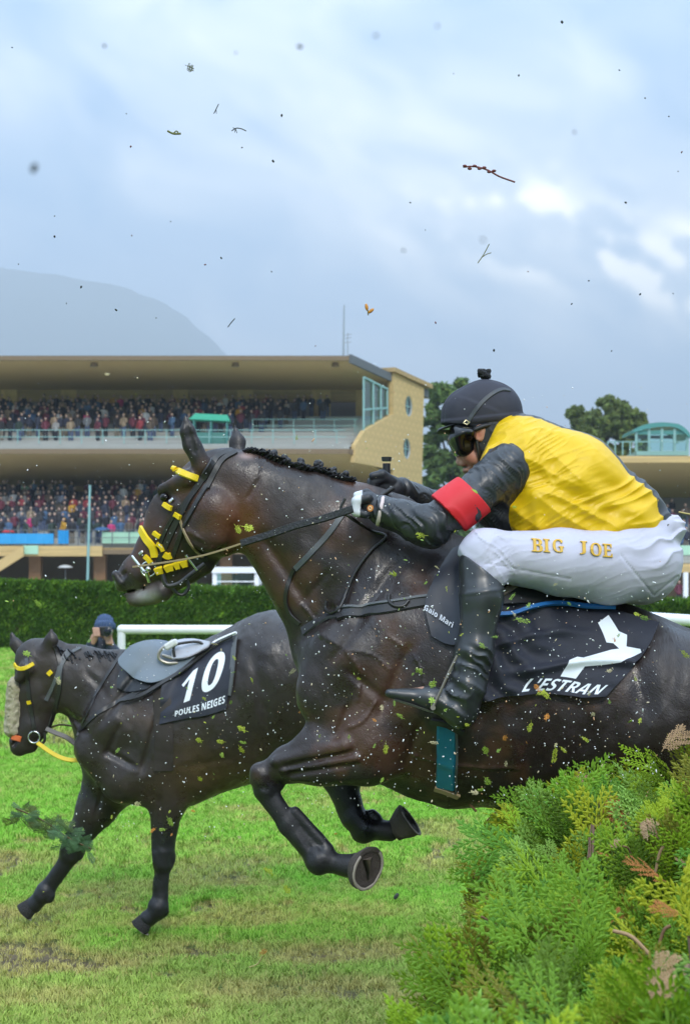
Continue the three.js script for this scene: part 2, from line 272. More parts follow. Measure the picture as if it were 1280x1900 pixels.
// the mountain in the rain, far behind the stand
{
  const prof = [[-900, 590], [-500, 500], [-200, 470], [0, 497], [100, 508], [180, 522], [250, 538], [310, 562], [350, 590], [385, 620], [415, 650], [470, 705], [560, 790], [700, 900], [900, 1000], [1100, 1075]], D = 5600, pos = [], idx = [], n = 160, rows = 7;
  const yOf = (px) => { for (let i = 1; i < prof.length; i++) if (px <= prof[i][0]) return lerp(prof[i - 1][1], prof[i][1], (px - prof[i - 1][0]) / (prof[i][0] - prof[i - 1][0])); return 1075; };
  for (let r = 0; r < rows; r++) for (let i = 0; i <= n; i++) { const px = lerp(-900, 1100, i / n), t = r < 5 ? r / 4 : 1 - (r - 4) / 2, dd = r < 5 ? lerp(-1300, 0, t) : (r - 4) * 900, h = (1075 - yOf(px) + (fbm(i * 0.6, 3, 0, 3) - 0.5) * 7) / F * D; pos.push((px - CX) * D / F + (fbm(i * 0.3, r, 8) - 0.5) * 60, Math.max(-2, h * Math.pow(t, 0.8) * (r === 4 ? 1 : 0.92 + 0.16 * fbm(i * 0.25, r * 2, 5))), -(D + dd)); }
  for (let r = 0; r < rows - 1; r++) for (let i = 0; i < n; i++) { const a = r * (n + 1) + i; idx.push(a, a + 1, a + n + 1, a + 1, a + n + 2, a + n + 1); }
  const g = new THREE.BufferGeometry(); g.setAttribute('position', new THREE.Float32BufferAttribute(pos, 3)); g.setIndex(idx); g.computeVertexNormals();
  tag(top('mountain', g, mat([0.06, 0.085, 0.05], 1, { side: THREE.DoubleSide })), 'wooded mountain shoulder fading into rain haze', 'mountain', null, 'structure');
}
// clipped conifer hedge across the course
const needleMat = (c) => mat(c, 0.7, { side: THREE.DoubleSide, vertexColors: false });
{
  const R = rng(5), D0 = 40.5, root = group('clipped_hedge', V(0, 0, -D0 - 0.8));
  tag(root, 'long clipped dark green conifer hedge in front of the grandstand', 'hedge');
  const topY = (x) => { const px = x * F / D0 + CX; return 1.76 - 0.00043 * px + (fbm(x * 0.8, 2, 0, 3) - 0.5) * 0.12; };
  const core = [], cx0 = -16, cx1 = 17; for (let x = cx0; x < cx1; x += 1) core.push(box(x, x + 1.0, 0, topY(x + 0.5) - 0.14, -D0 - 1.5, -D0 - 0.14));
  part(root, 'inner_branches', merge(core), mat([0.09, 0.085, 0.035], 1));
  const tris = []; for (let i = 0; i < 15; i++) { const a = R() * 6.283, e = 0.2 + R() * 1.2, L = 0.06 + R() * 0.09, w = 0.012 + R() * 0.012, d = V(Math.cos(a) * Math.cos(e), Math.sin(e), Math.sin(a) * Math.cos(e)), s = d.clone().cross(V(R() - 0.5, R() - 0.5, R() - 0.5)).normalize().multiplyScalar(w), o = V((R() - 0.5) * 0.07, (R() - 0.5) * 0.07, (R() - 0.5) * 0.07), e2 = o.clone().addScaledVector(d, L), m = o.clone().addScaledVector(d, L * 0.5); tris.push(...o.toArray(), ...m.clone().add(s).toArray(), ...e2.toArray(), ...o.toArray(), ...e2.toArray(), ...m.clone().sub(s).toArray()); }
  const im = new THREE.InstancedMesh(tri(tris), mat([1, 1, 1], 0.8, { side: THREE.DoubleSide, specularIntensity: 0.25 }), 26000), m = new THREE.Matrix4(), q = new THREE.Quaternion(), c = new THREE.Color();
  for (let i = 0; i < 26000; i++) {
    const x = lerp(cx0, cx1, R()), ty = topY(x), onTop = R() < 0.24; let y, z;
    if (onTop) { y = ty - 0.12 + R() * 0.1; z = -D0 - 1.5 * R(); } else { y = R() * ty; z = -D0 - 0.12 + (fbm(x * 1.5, y * 1.5, 3) - 0.5) * 0.16 + (R() - 0.5) * 0.06; }
    q.setFromEuler(new THREE.Euler(R() * 0.9 + 0.2, (R() - 0.5) * 2.4, (R() - 0.5) * 0.9)); const s = 0.8 + R() * 0.8; m.compose(V(x, y, z + D0 + 0.8), q, V(s, s, s)); im.setMatrixAt(i, m);
    const n = fbm(x * 0.9, y * 0.9, 1, 3), f = 0.6 + R() * 0.7, young = R() < 0.16 ? 1 : 0; c.setRGB((0.055 + 0.05 * n + 0.07 * young) * f, (0.12 + 0.09 * n + 0.10 * young) * f, (0.018 + 0.012 * n) * f); im.setColorAt(i, c);
  }
  im.name = 'foliage'; im.userData.kind = 'stuff'; shadows(im); root.add(im);
}
// white running rails
const white = mat([0.8, 0.81, 0.82], 0.32, { clearcoat: 0.4, clearcoatRoughness: 0.3 });
function runningRail(a, b, posts, label, r, group_) {
  const g = group('running_rail', V(a.x, 0, a.z)); tag(g, label, 'rail', group_);
  part(g, 'rail', bar(a, b, r, r, 18), white);
  for (const cap of [a, b]) part(g, 'end_cap', new THREE.SphereGeometry(r * 1.02, 14, 10).translate(cap.x, cap.y, cap.z), white);
  for (const t of posts) { const p = a.clone().lerp(b, t); part(g, 'post', merge([bar(V(p.x, -0.03, p.z), V(p.x, p.y - r * 0.3, p.z), r * 0.86, r * 0.86, 14)]), white); }
}
runningRail(U(226, 1168, 18.6), U(800, 1169, 18.9), [0.0, 0.62], 'white tubular running rail ending beside the crouching photographer', 0.056);
runningRail(U(1120, 1141, 15.2), U(1700, 1178, 14.2), [0.62], 'white tubular running rail passing behind the seat of the rider', 0.056);

tag(top('bounce_apron', new THREE.BoxGeometry(120, 0.12, 66).translate(0, 0.05, -78), mat([0.46, 0.45, 0.42], 0.9)), 'added pale apron behind the clipped hedge, bouncing light up into the stands', 'bounce_apron', null, 'structure');  // unseen pale sheet, added to bounce light onto the soffits of the stand
// ---------- grandstand ----------
const stucco = dataTex(256, 256, (u, v) => { const a = tfbm(u, v, 6, 31, 5), b = tnoise(u, v, 128, 4), s = 0.8 + 0.22 * (a - 0.4) + 0.08 * (b - 0.5); return [s, s * 0.99, s * 0.97]; }, { srgb: true });
const M = {
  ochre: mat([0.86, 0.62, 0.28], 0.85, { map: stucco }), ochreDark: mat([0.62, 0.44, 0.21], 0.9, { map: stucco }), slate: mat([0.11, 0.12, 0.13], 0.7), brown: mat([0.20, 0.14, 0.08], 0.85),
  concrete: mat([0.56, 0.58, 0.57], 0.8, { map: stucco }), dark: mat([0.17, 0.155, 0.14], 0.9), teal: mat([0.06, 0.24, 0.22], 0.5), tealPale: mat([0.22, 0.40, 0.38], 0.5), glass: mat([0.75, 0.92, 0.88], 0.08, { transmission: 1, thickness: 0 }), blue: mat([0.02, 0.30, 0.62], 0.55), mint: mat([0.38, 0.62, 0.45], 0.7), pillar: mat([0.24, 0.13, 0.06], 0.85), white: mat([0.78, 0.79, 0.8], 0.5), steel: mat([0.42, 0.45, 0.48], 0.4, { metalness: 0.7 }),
};
const sect = (x0, x1, prof) => slab(prof.map(([d, y]) => V(x0, y, -d)), V(x1 - x0, 0, 0));   // a section (distance, height) swept along x
const Yat = (py, d) => EYE - (py - HY) * d / F, Xat = (px, d) => (px - CX) * d / F;
{
  const g = group('grandstand', V(-12, 0, -118)); tag(g, 'two-tier ochre grandstand with cantilever roof and a tower with round windows', 'building');
  const xl = -44, xa = 0.25;                                       // left end (outside the frame), right corner of the roof
  const sideX = (d) => xa + (d - 112) * 0.43;
  // roof: swept out to the end, the right edge running back with the end wall
  const roofPts = (y0, y1, d0, d1) => [V(xl, y0, -d0), V(sideX(d0), y0, -d0), V(sideX(d1), y1, -d1), V(xl, y1, -d1)];
  part(g, 'roof', slab(roofPts(17.86, 16.85, 112, 127.5), V(0, 0.22, 0)), M.ochre);
  part(g, 'roof_edge', slab([V(xl, 17.82, -111.93), V(xa + 0.05, 17.82, -111.93), V(xa + 0.05, 18.13, -111.93), V(xl, 18.13, -111.93)], V(0, 0, -0.3)), M.brown);
  part(g, 'roof_covering', slab(roofPts(18.1, 17.6, 112.25, 127.5), V(0, 0.1, 0)), M.slate);
  part(g, 'roof_side_edge', beam(V(sideX(112) + 0.12, 17.95, -112), V(sideX(127) + 0.12, 17.15, -127), 0.2, 0.62), M.slate);
  // back wall of the upper tier: piers and lintel with a dark passage behind
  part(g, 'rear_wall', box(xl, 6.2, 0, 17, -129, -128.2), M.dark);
  for (const px of [-60, 18, 128, 335, 455, 596, 690]) { const w = [18, 128, 335, 455].includes(px) ? 0.62 : px === 596 ? 0.75 : 1.3, x = Xat(px, 123.5); part(g, 'pier', box(x - w, x + w, 12.6, 17.1, -124.3, -123.5), M.ochre); }
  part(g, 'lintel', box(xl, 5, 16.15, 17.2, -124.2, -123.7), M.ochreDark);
  part(g, 'door', box(Xat(613, 123.5), Xat(641, 123.5), 13.0, 14.6, -123.45, -123.3), M.teal);
  // upper terrace steps
  const nS = 8; for (let i = 0; i < nS; i++) { const d = 113 + i * 1.2; part(g, 'terrace_step', box(xl, sideX(d) - 0.7, 11.3 + i * 0.43, 11.73 + i * 0.43, -(d + 1.2), -d), M.concrete); }
  part(g, 'terrace_parapet', slab([V(xl, 11.25, -112.2), V(sideX(112.2), 11.25, -112.2), V(sideX(112.2), 11.75, -112.2), V(xl, 11.75, -112.2)], V(0, 0, -0.25)), M.concrete);
  // lip and soffit under the terrace
  part(g, 'terrace_edge', slab([V(xl, 10.98, -111.7), V(xa, 10.98, -111.7), V(xa, 11.34, -111.7), V(xl, 11.34, -111.7)], V(0, 0, -0.4)), M.brown);
  part(g, 'terrace_side_edge', beam(V(xa, 11.16, -111.9), V(sideX(124), 10.6, -124), 0.3, 0.36), M.brown);
  part(g, 'terrace_soffit', slab([V(xl, 10.96, -111.9), V(xa, 10.96, -111.9), V(sideX(123), 9.3, -123), V(xl, 9.3, -123)], V(0, 0.12, 0)), M.ochre);
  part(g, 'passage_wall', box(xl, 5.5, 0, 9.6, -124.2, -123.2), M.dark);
  for (const [p0, p1, y0, y1] of [[95, 225, 868, 912], [268, 300, 893, 900], [-20, 8, 880, 960], [36, 54, 885, 908]]) part(g, p0 === 36 ? 'notice_board' : 'wall_panel', box(Xat(p0, 122.9), Xat(p1, 122.9), Yat(y1, 122.9), Yat(y0, 122.9), -123.15, -122.9), p0 === 36 ? M.mint : M.ochreDark);
  // railings
  const rails = (d, y, x0, x1, h, step) => { const l = []; for (let x = x0; x <= x1; x += step) l.push(box(x - 0.03, x + 0.03, y, y + h, -d - 0.03, -d + 0.03)); for (const k of [0.5, 1]) l.push(box(x0, x1, y + h * k - 0.025, y + h * k + 0.025, -d - 0.02, -d + 0.02)); return merge(l); };
  part(g, 'railing', rails(112.1, 11.75, xl, xa - 0.2, 1.0, 1.55), M.tealPale);
  part(g, 'railing', rails(116.6, 13.0, -7, 1.0, 1.0, 1.55), M.tealPale);
  // lower terrace
  for (let i = 0; i < 8; i++) { const d = 109 + i * 1.25; part(g, 'terrace_step', box(xl, 1.5, 3.9 + i * 0.47, 4.4 + i * 0.47, -(d + 1.25), -d), M.concrete); }
  part(g, 'lower_parapet', box(Xat(190, 108.6), 1.5, Yat(1008, 108.6), Yat(987, 108.6), -108.9, -108.6), M.mint);
  part(g, 'railing', rails(108.4, Yat(1012, 108.4), xl, 1.2, 1.1, 1.2), M.slate);
  part(g, 'lower_edge_beam', box(Xat(-300, 108.2), Xat(190, 108.2), Yat(1032, 108.2), Yat(1013, 108.2), -108.6, -108.2), M.ochre);
  part(g, 'lower_edge_beam', box(Xat(192, 108.3), 3, Yat(1028, 108.2), Yat(1020, 108.2), -108.6, -108.3), M.brown);
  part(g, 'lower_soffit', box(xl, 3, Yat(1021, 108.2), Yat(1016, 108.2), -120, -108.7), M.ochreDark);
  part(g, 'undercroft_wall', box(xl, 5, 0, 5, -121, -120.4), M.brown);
  part(g, 'stair_parapet', slab([U(-60, 1098, 107.6), U(44, 1032, 107.6), U(44, 1013, 107.6), U(-60, 1074, 107.6)], V(0, 0, -0.3)), M.ochre);
  part(g, 'sign_panel', box(Xat(43, 108), Xat(71, 108), Yat(1028, 108), Yat(1012, 108), -108.17, -108.05), M.mint);
  for (const px of [66, 186, 300, 420, 560]) part(g, 'pillar', box(Xat(px, 110) - 0.42, Xat(px, 110) + 0.42, 0, 3.9, -110.6, -109.8), M.pillar);
  part(g, 'teal_post', bar(V(Xat(162, 107), 0, -107), V(Xat(167.5, 107), Yat(900, 107), -107), 0.1, 0.08, 10), M.tealPale);
  // end wall: its plane runs back from the roof corner; corners taken on that plane
  const onEnd = (px, py) => { const a = (px - CX) / F, d = (xa - 112 * 0.43) / (a - 0.43); return U(px, py, d); };
  const A0 = V(xa, 0, -112), dirE = V(0.43, 0, -1).normalize(), nE = V(dirE.z, 0, -dirE.x).multiplyScalar(-1);
  const sy = (px, py) => { const p = onEnd(px, py); return [p.clone().sub(A0).setY(0).dot(dirE), p.y]; };
  const shape = new THREE.Shape(); [[650, 858], [652, 826], [668, 800], [722, 769], [722, 692], [779, 720], [771, 1100], [722, 1100], [722, 872]].forEach(([x, y], i) => shape[i ? 'lineTo' : 'moveTo'](...sy(x, y)));
  const holes = [[751, 754, 0.82], [747.5, 833, 0.82], [744, 905, 0.8]].map(([x, y, r]) => [...sy(x, y), r]);
  for (const [s, y, r] of holes) { const h = new THREE.Path(); h.absarc(s, y, r, 0, 6.2832, true); shape.holes.push(h); }
  const wall = new THREE.ExtrudeGeometry(shape, { depth: 0.35, bevelEnabled: false, curveSegments: 28 });
  const place = new THREE.Matrix4().makeBasis(dirE, V(0, 1, 0), dirE.clone().cross(V(0, 1, 0))).setPosition(A0);
  wall.applyMatrix4(place); part(g, 'end_wall', wall, M.ochre);
  for (const [s, y, r] of holes) {
    const w = new THREE.CylinderGeometry(r, r, 0.03, 28).rotateX(Math.PI / 2).translate(s, y, 0.1).applyMatrix4(place); const win = part(g, 'round_window', w, mat([0.10, 0.14, 0.16], 0.12));
    part(win, 'window_frame', new THREE.TorusGeometry(r * 0.96, 0.09, 8, 30).translate(s, y, 0.22).applyMatrix4(place), mat([0.30, 0.34, 0.34], 0.5));
    part(win, 'glazing_bar', merge([new THREE.BoxGeometry(r * 1.9, 0.07, 0.06).translate(s, y, 0.2), new THREE.BoxGeometry(0.07, r * 1.9, 0.06).translate(s, y, 0.2)]).applyMatrix4(place), M.tealPale);
  }
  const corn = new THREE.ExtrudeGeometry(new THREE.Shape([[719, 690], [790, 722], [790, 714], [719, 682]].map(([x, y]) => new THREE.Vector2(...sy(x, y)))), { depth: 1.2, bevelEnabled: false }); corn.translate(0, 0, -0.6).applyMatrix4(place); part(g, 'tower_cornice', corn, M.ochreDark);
  // glazed screen above the sloping parapet
  const bar3 = (a, b) => beam(onEnd(...a).addScaledVector(V(0.1, 0, 0.05), 1), onEnd(...b).addScaledVector(V(0.1, 0, 0.05), 1), 0.14, 0.14);
  const xsG = [672, 690, 704, 716], topG = (x) => lerp(700, 722, (x - 672) / 44), botG = (x) => lerp(800, 770, (x - 672) / 44);
  for (let i = 0; i < 3; i++) { const x0 = xsG[i] + 0.8, x1 = xsG[i + 1] - 0.8; part(g, 'pane', slab([onEnd(x0, botG(x0)), onEnd(x1, botG(x1)), onEnd(x1, topG(x1)), onEnd(x0, topG(x0))], V(0.03, 0, 0.02)), M.glass); }
  part(g, 'screen_frame', merge([...xsG.map((x) => bar3([x, topG(x)], [x, botG(x)])), bar3([672, 700], [716, 722]), bar3([672, 760], [716, 757])]), M.tealPale);
  part(g, 'rear_screen_wall', box(1.6, 5.5, 12.5, 16.9, -127.6, -127.3), M.ochre);
  // tower behind the end wall
  part(g, 'tower_wall', slab([onEnd(724, 700), onEnd(724, 1100), V(2.6, 0.9, -131), V(2.6, 15.5, -131)], V(-0.2, 0, 0)), M.ochre);
  part(g, 'mast', bar(U(637, 668, 118), U(638.5, 566, 118), 0.09, 0.05, 8), M.steel);
  part(g, 'aerial', merge([bar(U(645, 668, 121), U(645, 618, 121), 0.05, 0.04, 6), ...[622, 628, 636].map((y) => bar(U(640, y, 121), U(652, y - 2, 121), 0.03, 0.03, 5))]), M.steel);
  part(g, 'chimney', merge([box(Xat(692, 122), Xat(700, 122), 17.4, 18.6, -122.6, -122), new THREE.ConeGeometry(0.28, 0.6, 8).translate(Xat(696, 122), 18.8, -122.3)]), M.steel);
  for (const px of [175, 437, 622]) part(g, 'ceiling_lamp', new THREE.CylinderGeometry(0.22, 0.3, 0.3, 12).translate(Xat(px, 113), 17.66, -113), M.brown);
}
// second stand at the right with the glazed judges' box on its roof
{
  const g = group('side_stand', V(26, 0, -116)); tag(g, 'lower ochre stand with flat roof behind the back of the rider', 'building');
  const x0 = Xat(1040, 112), x1 = 46;
  part(g, 'roof', box(x0, x1, Yat(858, 112), Yat(846, 112), -126, -112), M.ochre);
  part(g, 'soffit', slab([V(x0, Yat(859, 112), -112.1), V(x1, Yat(859, 112), -112.1), V(x1, 8.4, -123), V(x0, 8.4, -123)], V(0, 0.1, 0)), M.ochre);
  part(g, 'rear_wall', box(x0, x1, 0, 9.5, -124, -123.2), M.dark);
  for (let i = 0; i < 7; i++) part(g, 'terrace_step', box(x0 + 1, x1, 3 + i * 0.45, 3.5 + i * 0.45, -(110.2 + i * 1.25), -(109 + i * 1.25)), M.concrete);
  part(g, 'edge_beam', box(x0 + 4, x1, Yat(1062, 108.5), Yat(1046, 108.5), -109, -108.5), M.ochre);
  part(g, 'undercroft_wall', box(x0 + 4, x1, 0, 2.4, -112, -111.5), M.brown);
  part(g, 'parapet', box(x0 + 4, x1, Yat(1030, 108.9), Yat(1012, 108.9), -109.1, -108.9), M.mint);
  part(g, 'white_post', box(Xat(1268, 106), Xat(1276, 106), 0, Yat(1062, 106), -106.3, -106), M.white);
  const j = group('judges_box', V(Xat(1225, 114), Yat(846, 112), -116)); tag(j, 'teal glazed observation box with curved roof on top of the side stand', 'pavilion');
  const L = Xat(1180, 113), Rr = Xat(1262, 113), yb = Yat(845, 113), yt = Yat(786, 113), sh = new THREE.Shape(); sh.moveTo(L - 0.3, yt - 0.5); sh.quadraticCurveTo((L + Rr) / 2 - 0.6, yt + 0.35, Rr - 0.2, yt - 0.05); sh.quadraticCurveTo(Rr + 0.5, yt - 0.35, Rr + 0.75, yt - 1.0); sh.lineTo(Rr + 0.6, yt - 1.1); sh.quadraticCurveTo(Rr + 0.3, yt - 0.6, Rr - 0.4, yt - 0.3); sh.quadraticCurveTo((L + Rr) / 2, yt - 0.05, L - 0.3, yt - 0.7);
  part(j, 'roof', new THREE.ExtrudeGeometry(sh, { depth: 4.4, bevelEnabled: false, curveSegments: 14 }).translate(0, 0, -117.2), M.teal);
  part(j, 'base', box(L, Rr + 0.6, yb, yb + 0.32, -117, -113), M.tealPale);
  part(j, 'rear_screen', box(L, Rr + 0.6, yb + 1.6, yt - 0.5, -117.1, -117), mat([0.08, 0.12, 0.13], 0.4));
  for (let i = 0; i < 5; i++) { const x = lerp(L, Rr + 0.5, i / 4); part(j, 'mullion', box(x - 0.09, x + 0.09, yb + 0.32, yt - 0.35 - (i === 4 ? 0.6 : 0), -113.2, -113), M.tealPale); if (i < 4) part(j, 'pane', box(x + 0.11, lerp(L, Rr + 0.5, (i + 1) / 4) - 0.11, yb + 0.34, yt - 0.75, -113.12, -113.08), M.glass); }
  part(j, 'header', box(L, Rr + 0.4, yt - 0.78, yt - 0.5, -113.22, -113.02), M.teal);
  part(j, 'handrail', box(L - 2.2, Rr + 0.6, yb + 0.95, yb + 1.02, -112.8, -112.74), M.tealPale);
  part(j, 'terrace_screen', merge([0, 1, 2, 3].map((i) => box(L - 2.2 + i * 0.55, L - 2.12 + i * 0.55, yb, yb + 1.0, -112.8, -112.72))), M.tealPale);
}
// people of the crowd: coats, legs, arms and head in one small figure
const crowdGeos = [];
{
  const R = rng(77), coats = [[0.02, 0.02, 0.025], [0.03, 0.035, 0.06], [0.015, 0.015, 0.02], [0.05, 0.05, 0.055], [0.11, 0.08, 0.06], [0.16, 0.17, 0.19], [0.35, 0.33, 0.32], [0.6, 0.6, 0.6], [0.28, 0.04, 0.05], [0.06, 0.12, 0.22], [0.32, 0.24, 0.16], [0.14, 0.03, 0.05], [0.03, 0.05, 0.04], [0.25, 0.28, 0.36], [0.5, 0.27, 0.03], [0.5, 0.04, 0.16]];
  const paint = (g, c) => { const n = clean(g), a = new Float32Array(n.attributes.position.count * 3); for (let i = 0; i < a.length; i += 3) { a[i] = c[0]; a[i + 1] = c[1]; a[i + 2] = c[2]; } n.setAttribute('color', new THREE.Float32BufferAttribute(a, 3)); return n; };
  const cap = (a, b, r, c, sx = 1) => { const d = b.clone().sub(a), g = new THREE.CapsuleGeometry(r, d.length(), 2, 6); g.scale(sx, 1, 1); g.applyQuaternion(new THREE.Quaternion().setFromUnitVectors(V(0, 1, 0), d.normalize())); g.translate((a.x + b.x) / 2, (a.y + b.y) / 2, (a.z + b.z) / 2); return paint(g, c); };
  for (let i = 0; i < 28; i++) {
    const c = coats[i % 16], leg = R() < 0.35 ? [0.08, 0.11, 0.2] : R() < 0.3 ? [0.2, 0.17, 0.13] : [0.02, 0.02, 0.03], h = 0.95 + R() * 0.12, skin = lerp(0.42, 0.55, R()), hair = R() < 0.3 ? [0.25, 0.2, 0.14] : [0.03, 0.025, 0.02], up = R() < 0.3, l = [];
    l.push(cap(V(-0.1, 0.1, 0), V(-0.1, 0.8, 0), 0.085, leg), cap(V(0.1, 0.1, 0.03), V(0.1, 0.8, 0), 0.085, leg), cap(V(0, 0.86, 0), V(0, 1.32, 0), 0.15, c, 1.35));
    for (const s of [-1, 1]) l.push(cap(V(s * 0.22, 1.36, 0), V(s * 0.27, 1.08, 0.05), 0.058, c), up && s > 0 ? cap(V(s * 0.27, 1.08, 0.05), V(s * 0.1, 1.45, 0.22), 0.05, c) : cap(V(s * 0.27, 1.08, 0.05), V(s * 0.17, 0.92, 0.2), 0.05, c));
    l.push(paint(new THREE.SphereGeometry(0.1, 8, 6).scale(0.88, 1.15, 1).translate(0, 1.62, 0.02), [skin, skin * 0.66, skin * 0.52]), paint(new THREE.SphereGeometry(0.112, 8, 5, 0, 6.283, 0, 1.5).scale(0.92, 1.1, 1).rotateX(-0.35).translate(0, 1.635, -0.01), R() < 0.25 ? c : hair));
    crowdGeos.push(mergeGeometries(l).scale(h, h, h));
  }
  const pm = new THREE.MeshStandardMaterial({ vertexColors: true, roughness: 0.8 }), spots = [];
  const put = (d, y, p0, p1, gap, where, fill = 0.85, row = 0) => { let x = Xat(p0, d) + R() * gap; const x1 = Xat(p1, d); while (x < x1) { if (R() < fill) spots.push([x + (R() - 0.5) * 0.15, y, -(d + 0.3 + R() * 0.6), where, row]); x += gap * (0.5 + R() * 0.9); } };
  for (let i = 1; i < 8; i++) put(113 + i * 1.2, 11.73 + i * 0.43, -12, i < 3 ? 330 + R() * 150 : [500, 500, 500, 490, 520, 540, 600, 610][i], 0.62, 'upper', i < 2 ? 0.35 : 0.9, i);
  for (let i = 0; i < 8; i++) put(109 + i * 1.25, 4.4 + i * 0.47, -12, 420, 0.6, 'lower', i < 1 ? 0.55 : 0.92, i);
  for (let i = 0; i < 7; i++) put(109 + i * 1.25, 3.5 + i * 0.45, 1150, 1300, 0.8, 'side', 0.6, i);
  put(110.5, 0, -10, 330, 1.3, 'ground'); put(107, 0, 200, 520, 1.1, 'ground'); put(108, 0, 1150, 1300, 1.3, 'ground', 0.6);
  const coatName = ['black coat', 'navy coat', 'black jacket', 'charcoal coat', 'brown coat', 'grey coat', 'pale grey coat', 'white jacket', 'red coat', 'blue jacket', 'beige coat', 'maroon coat', 'dark green coat', 'slate blue jacket', 'orange jacket', 'pink jacket'], rowName = ['front row', 'second row', 'third row', 'fourth row', 'fifth row', 'sixth row', 'seventh row', 'back row'];
  const cols = { upper: [[90, 'at the far left end'], [170, 'well left of the kiosk'], [260, 'midway to the kiosk'], [345, 'just left of the kiosk'], [440, 'behind the kiosk'], [9999, 'right of the kiosk']], lower: [[60, 'above the left of the banner'], [110, 'above the right of the banner'], [150, 'just left of the teal post'], [190, 'at the teal post'], [240, 'right of the teal post'], [9999, 'behind the head of the horse']], side: [[1220, 'nearest the rider'], [1250, 'mid frame edge'], [9999, 'at the right edge']], ground: [[120, 'under the left beam'], [260, 'by the brick pillars'], [520, 'beside the white booth'], [9999, 'below the side stand']] };
  const tier = { upper: 'upper tier', lower: 'lower tier', side: 'side stand', ground: 'behind the hedge' };
  spots.sort((p, q) => q[2] - p[2]); const rest = [], count = {};
  for (const s of spots) {
    let k = Math.floor(R() * 28); if (R() < 0.62) k = [0, 1, 2, 3, 12, 16, 17, 18, 19, 4, 9, 11][Math.floor(R() * 12)]; const turn = (R() - 0.5) * 1.6, px = s[0] / -s[2] * F + CX; count[s[3]] = (count[s[3]] || 0) + 1;
    const most = { upper: 135, lower: 115, side: 25, ground: 25 }[s[3]];
    if (count[s[3]] > most || px < 0 || px > 1280) { rest.push(crowdGeos[k].clone().rotateY(turn).translate(s[0], s[1], s[2])); continue; }
    const o = top('person', crowdGeos[k], pm); o.position.set(s[0], s[1], s[2]); o.rotation.y = turn; const at = cols[s[3]].find(([m]) => px < m)[1], cn = coatName[k % 16];
    tag(o, s[3] === 'ground' ? `person in ${cn} behind the hedge, ${at}` : `spectator in ${cn}, ${rowName[s[4]]}, ${tier[s[3]]}, ${at}`, 'person', { upper: 'spectators in the upper tier', lower: 'spectators in the lower tier', side: 'spectators in the side stand', ground: 'people behind the hedge' }[s[3]]);
  }
  const o = top('crowd', mergeGeometries(rest), pm); tag(o, 'dense crowd filling the back rows of the grandstand tiers', 'crowd', null, 'stuff');
  console.log('people', spots.length, 'rest', rest.length);
}
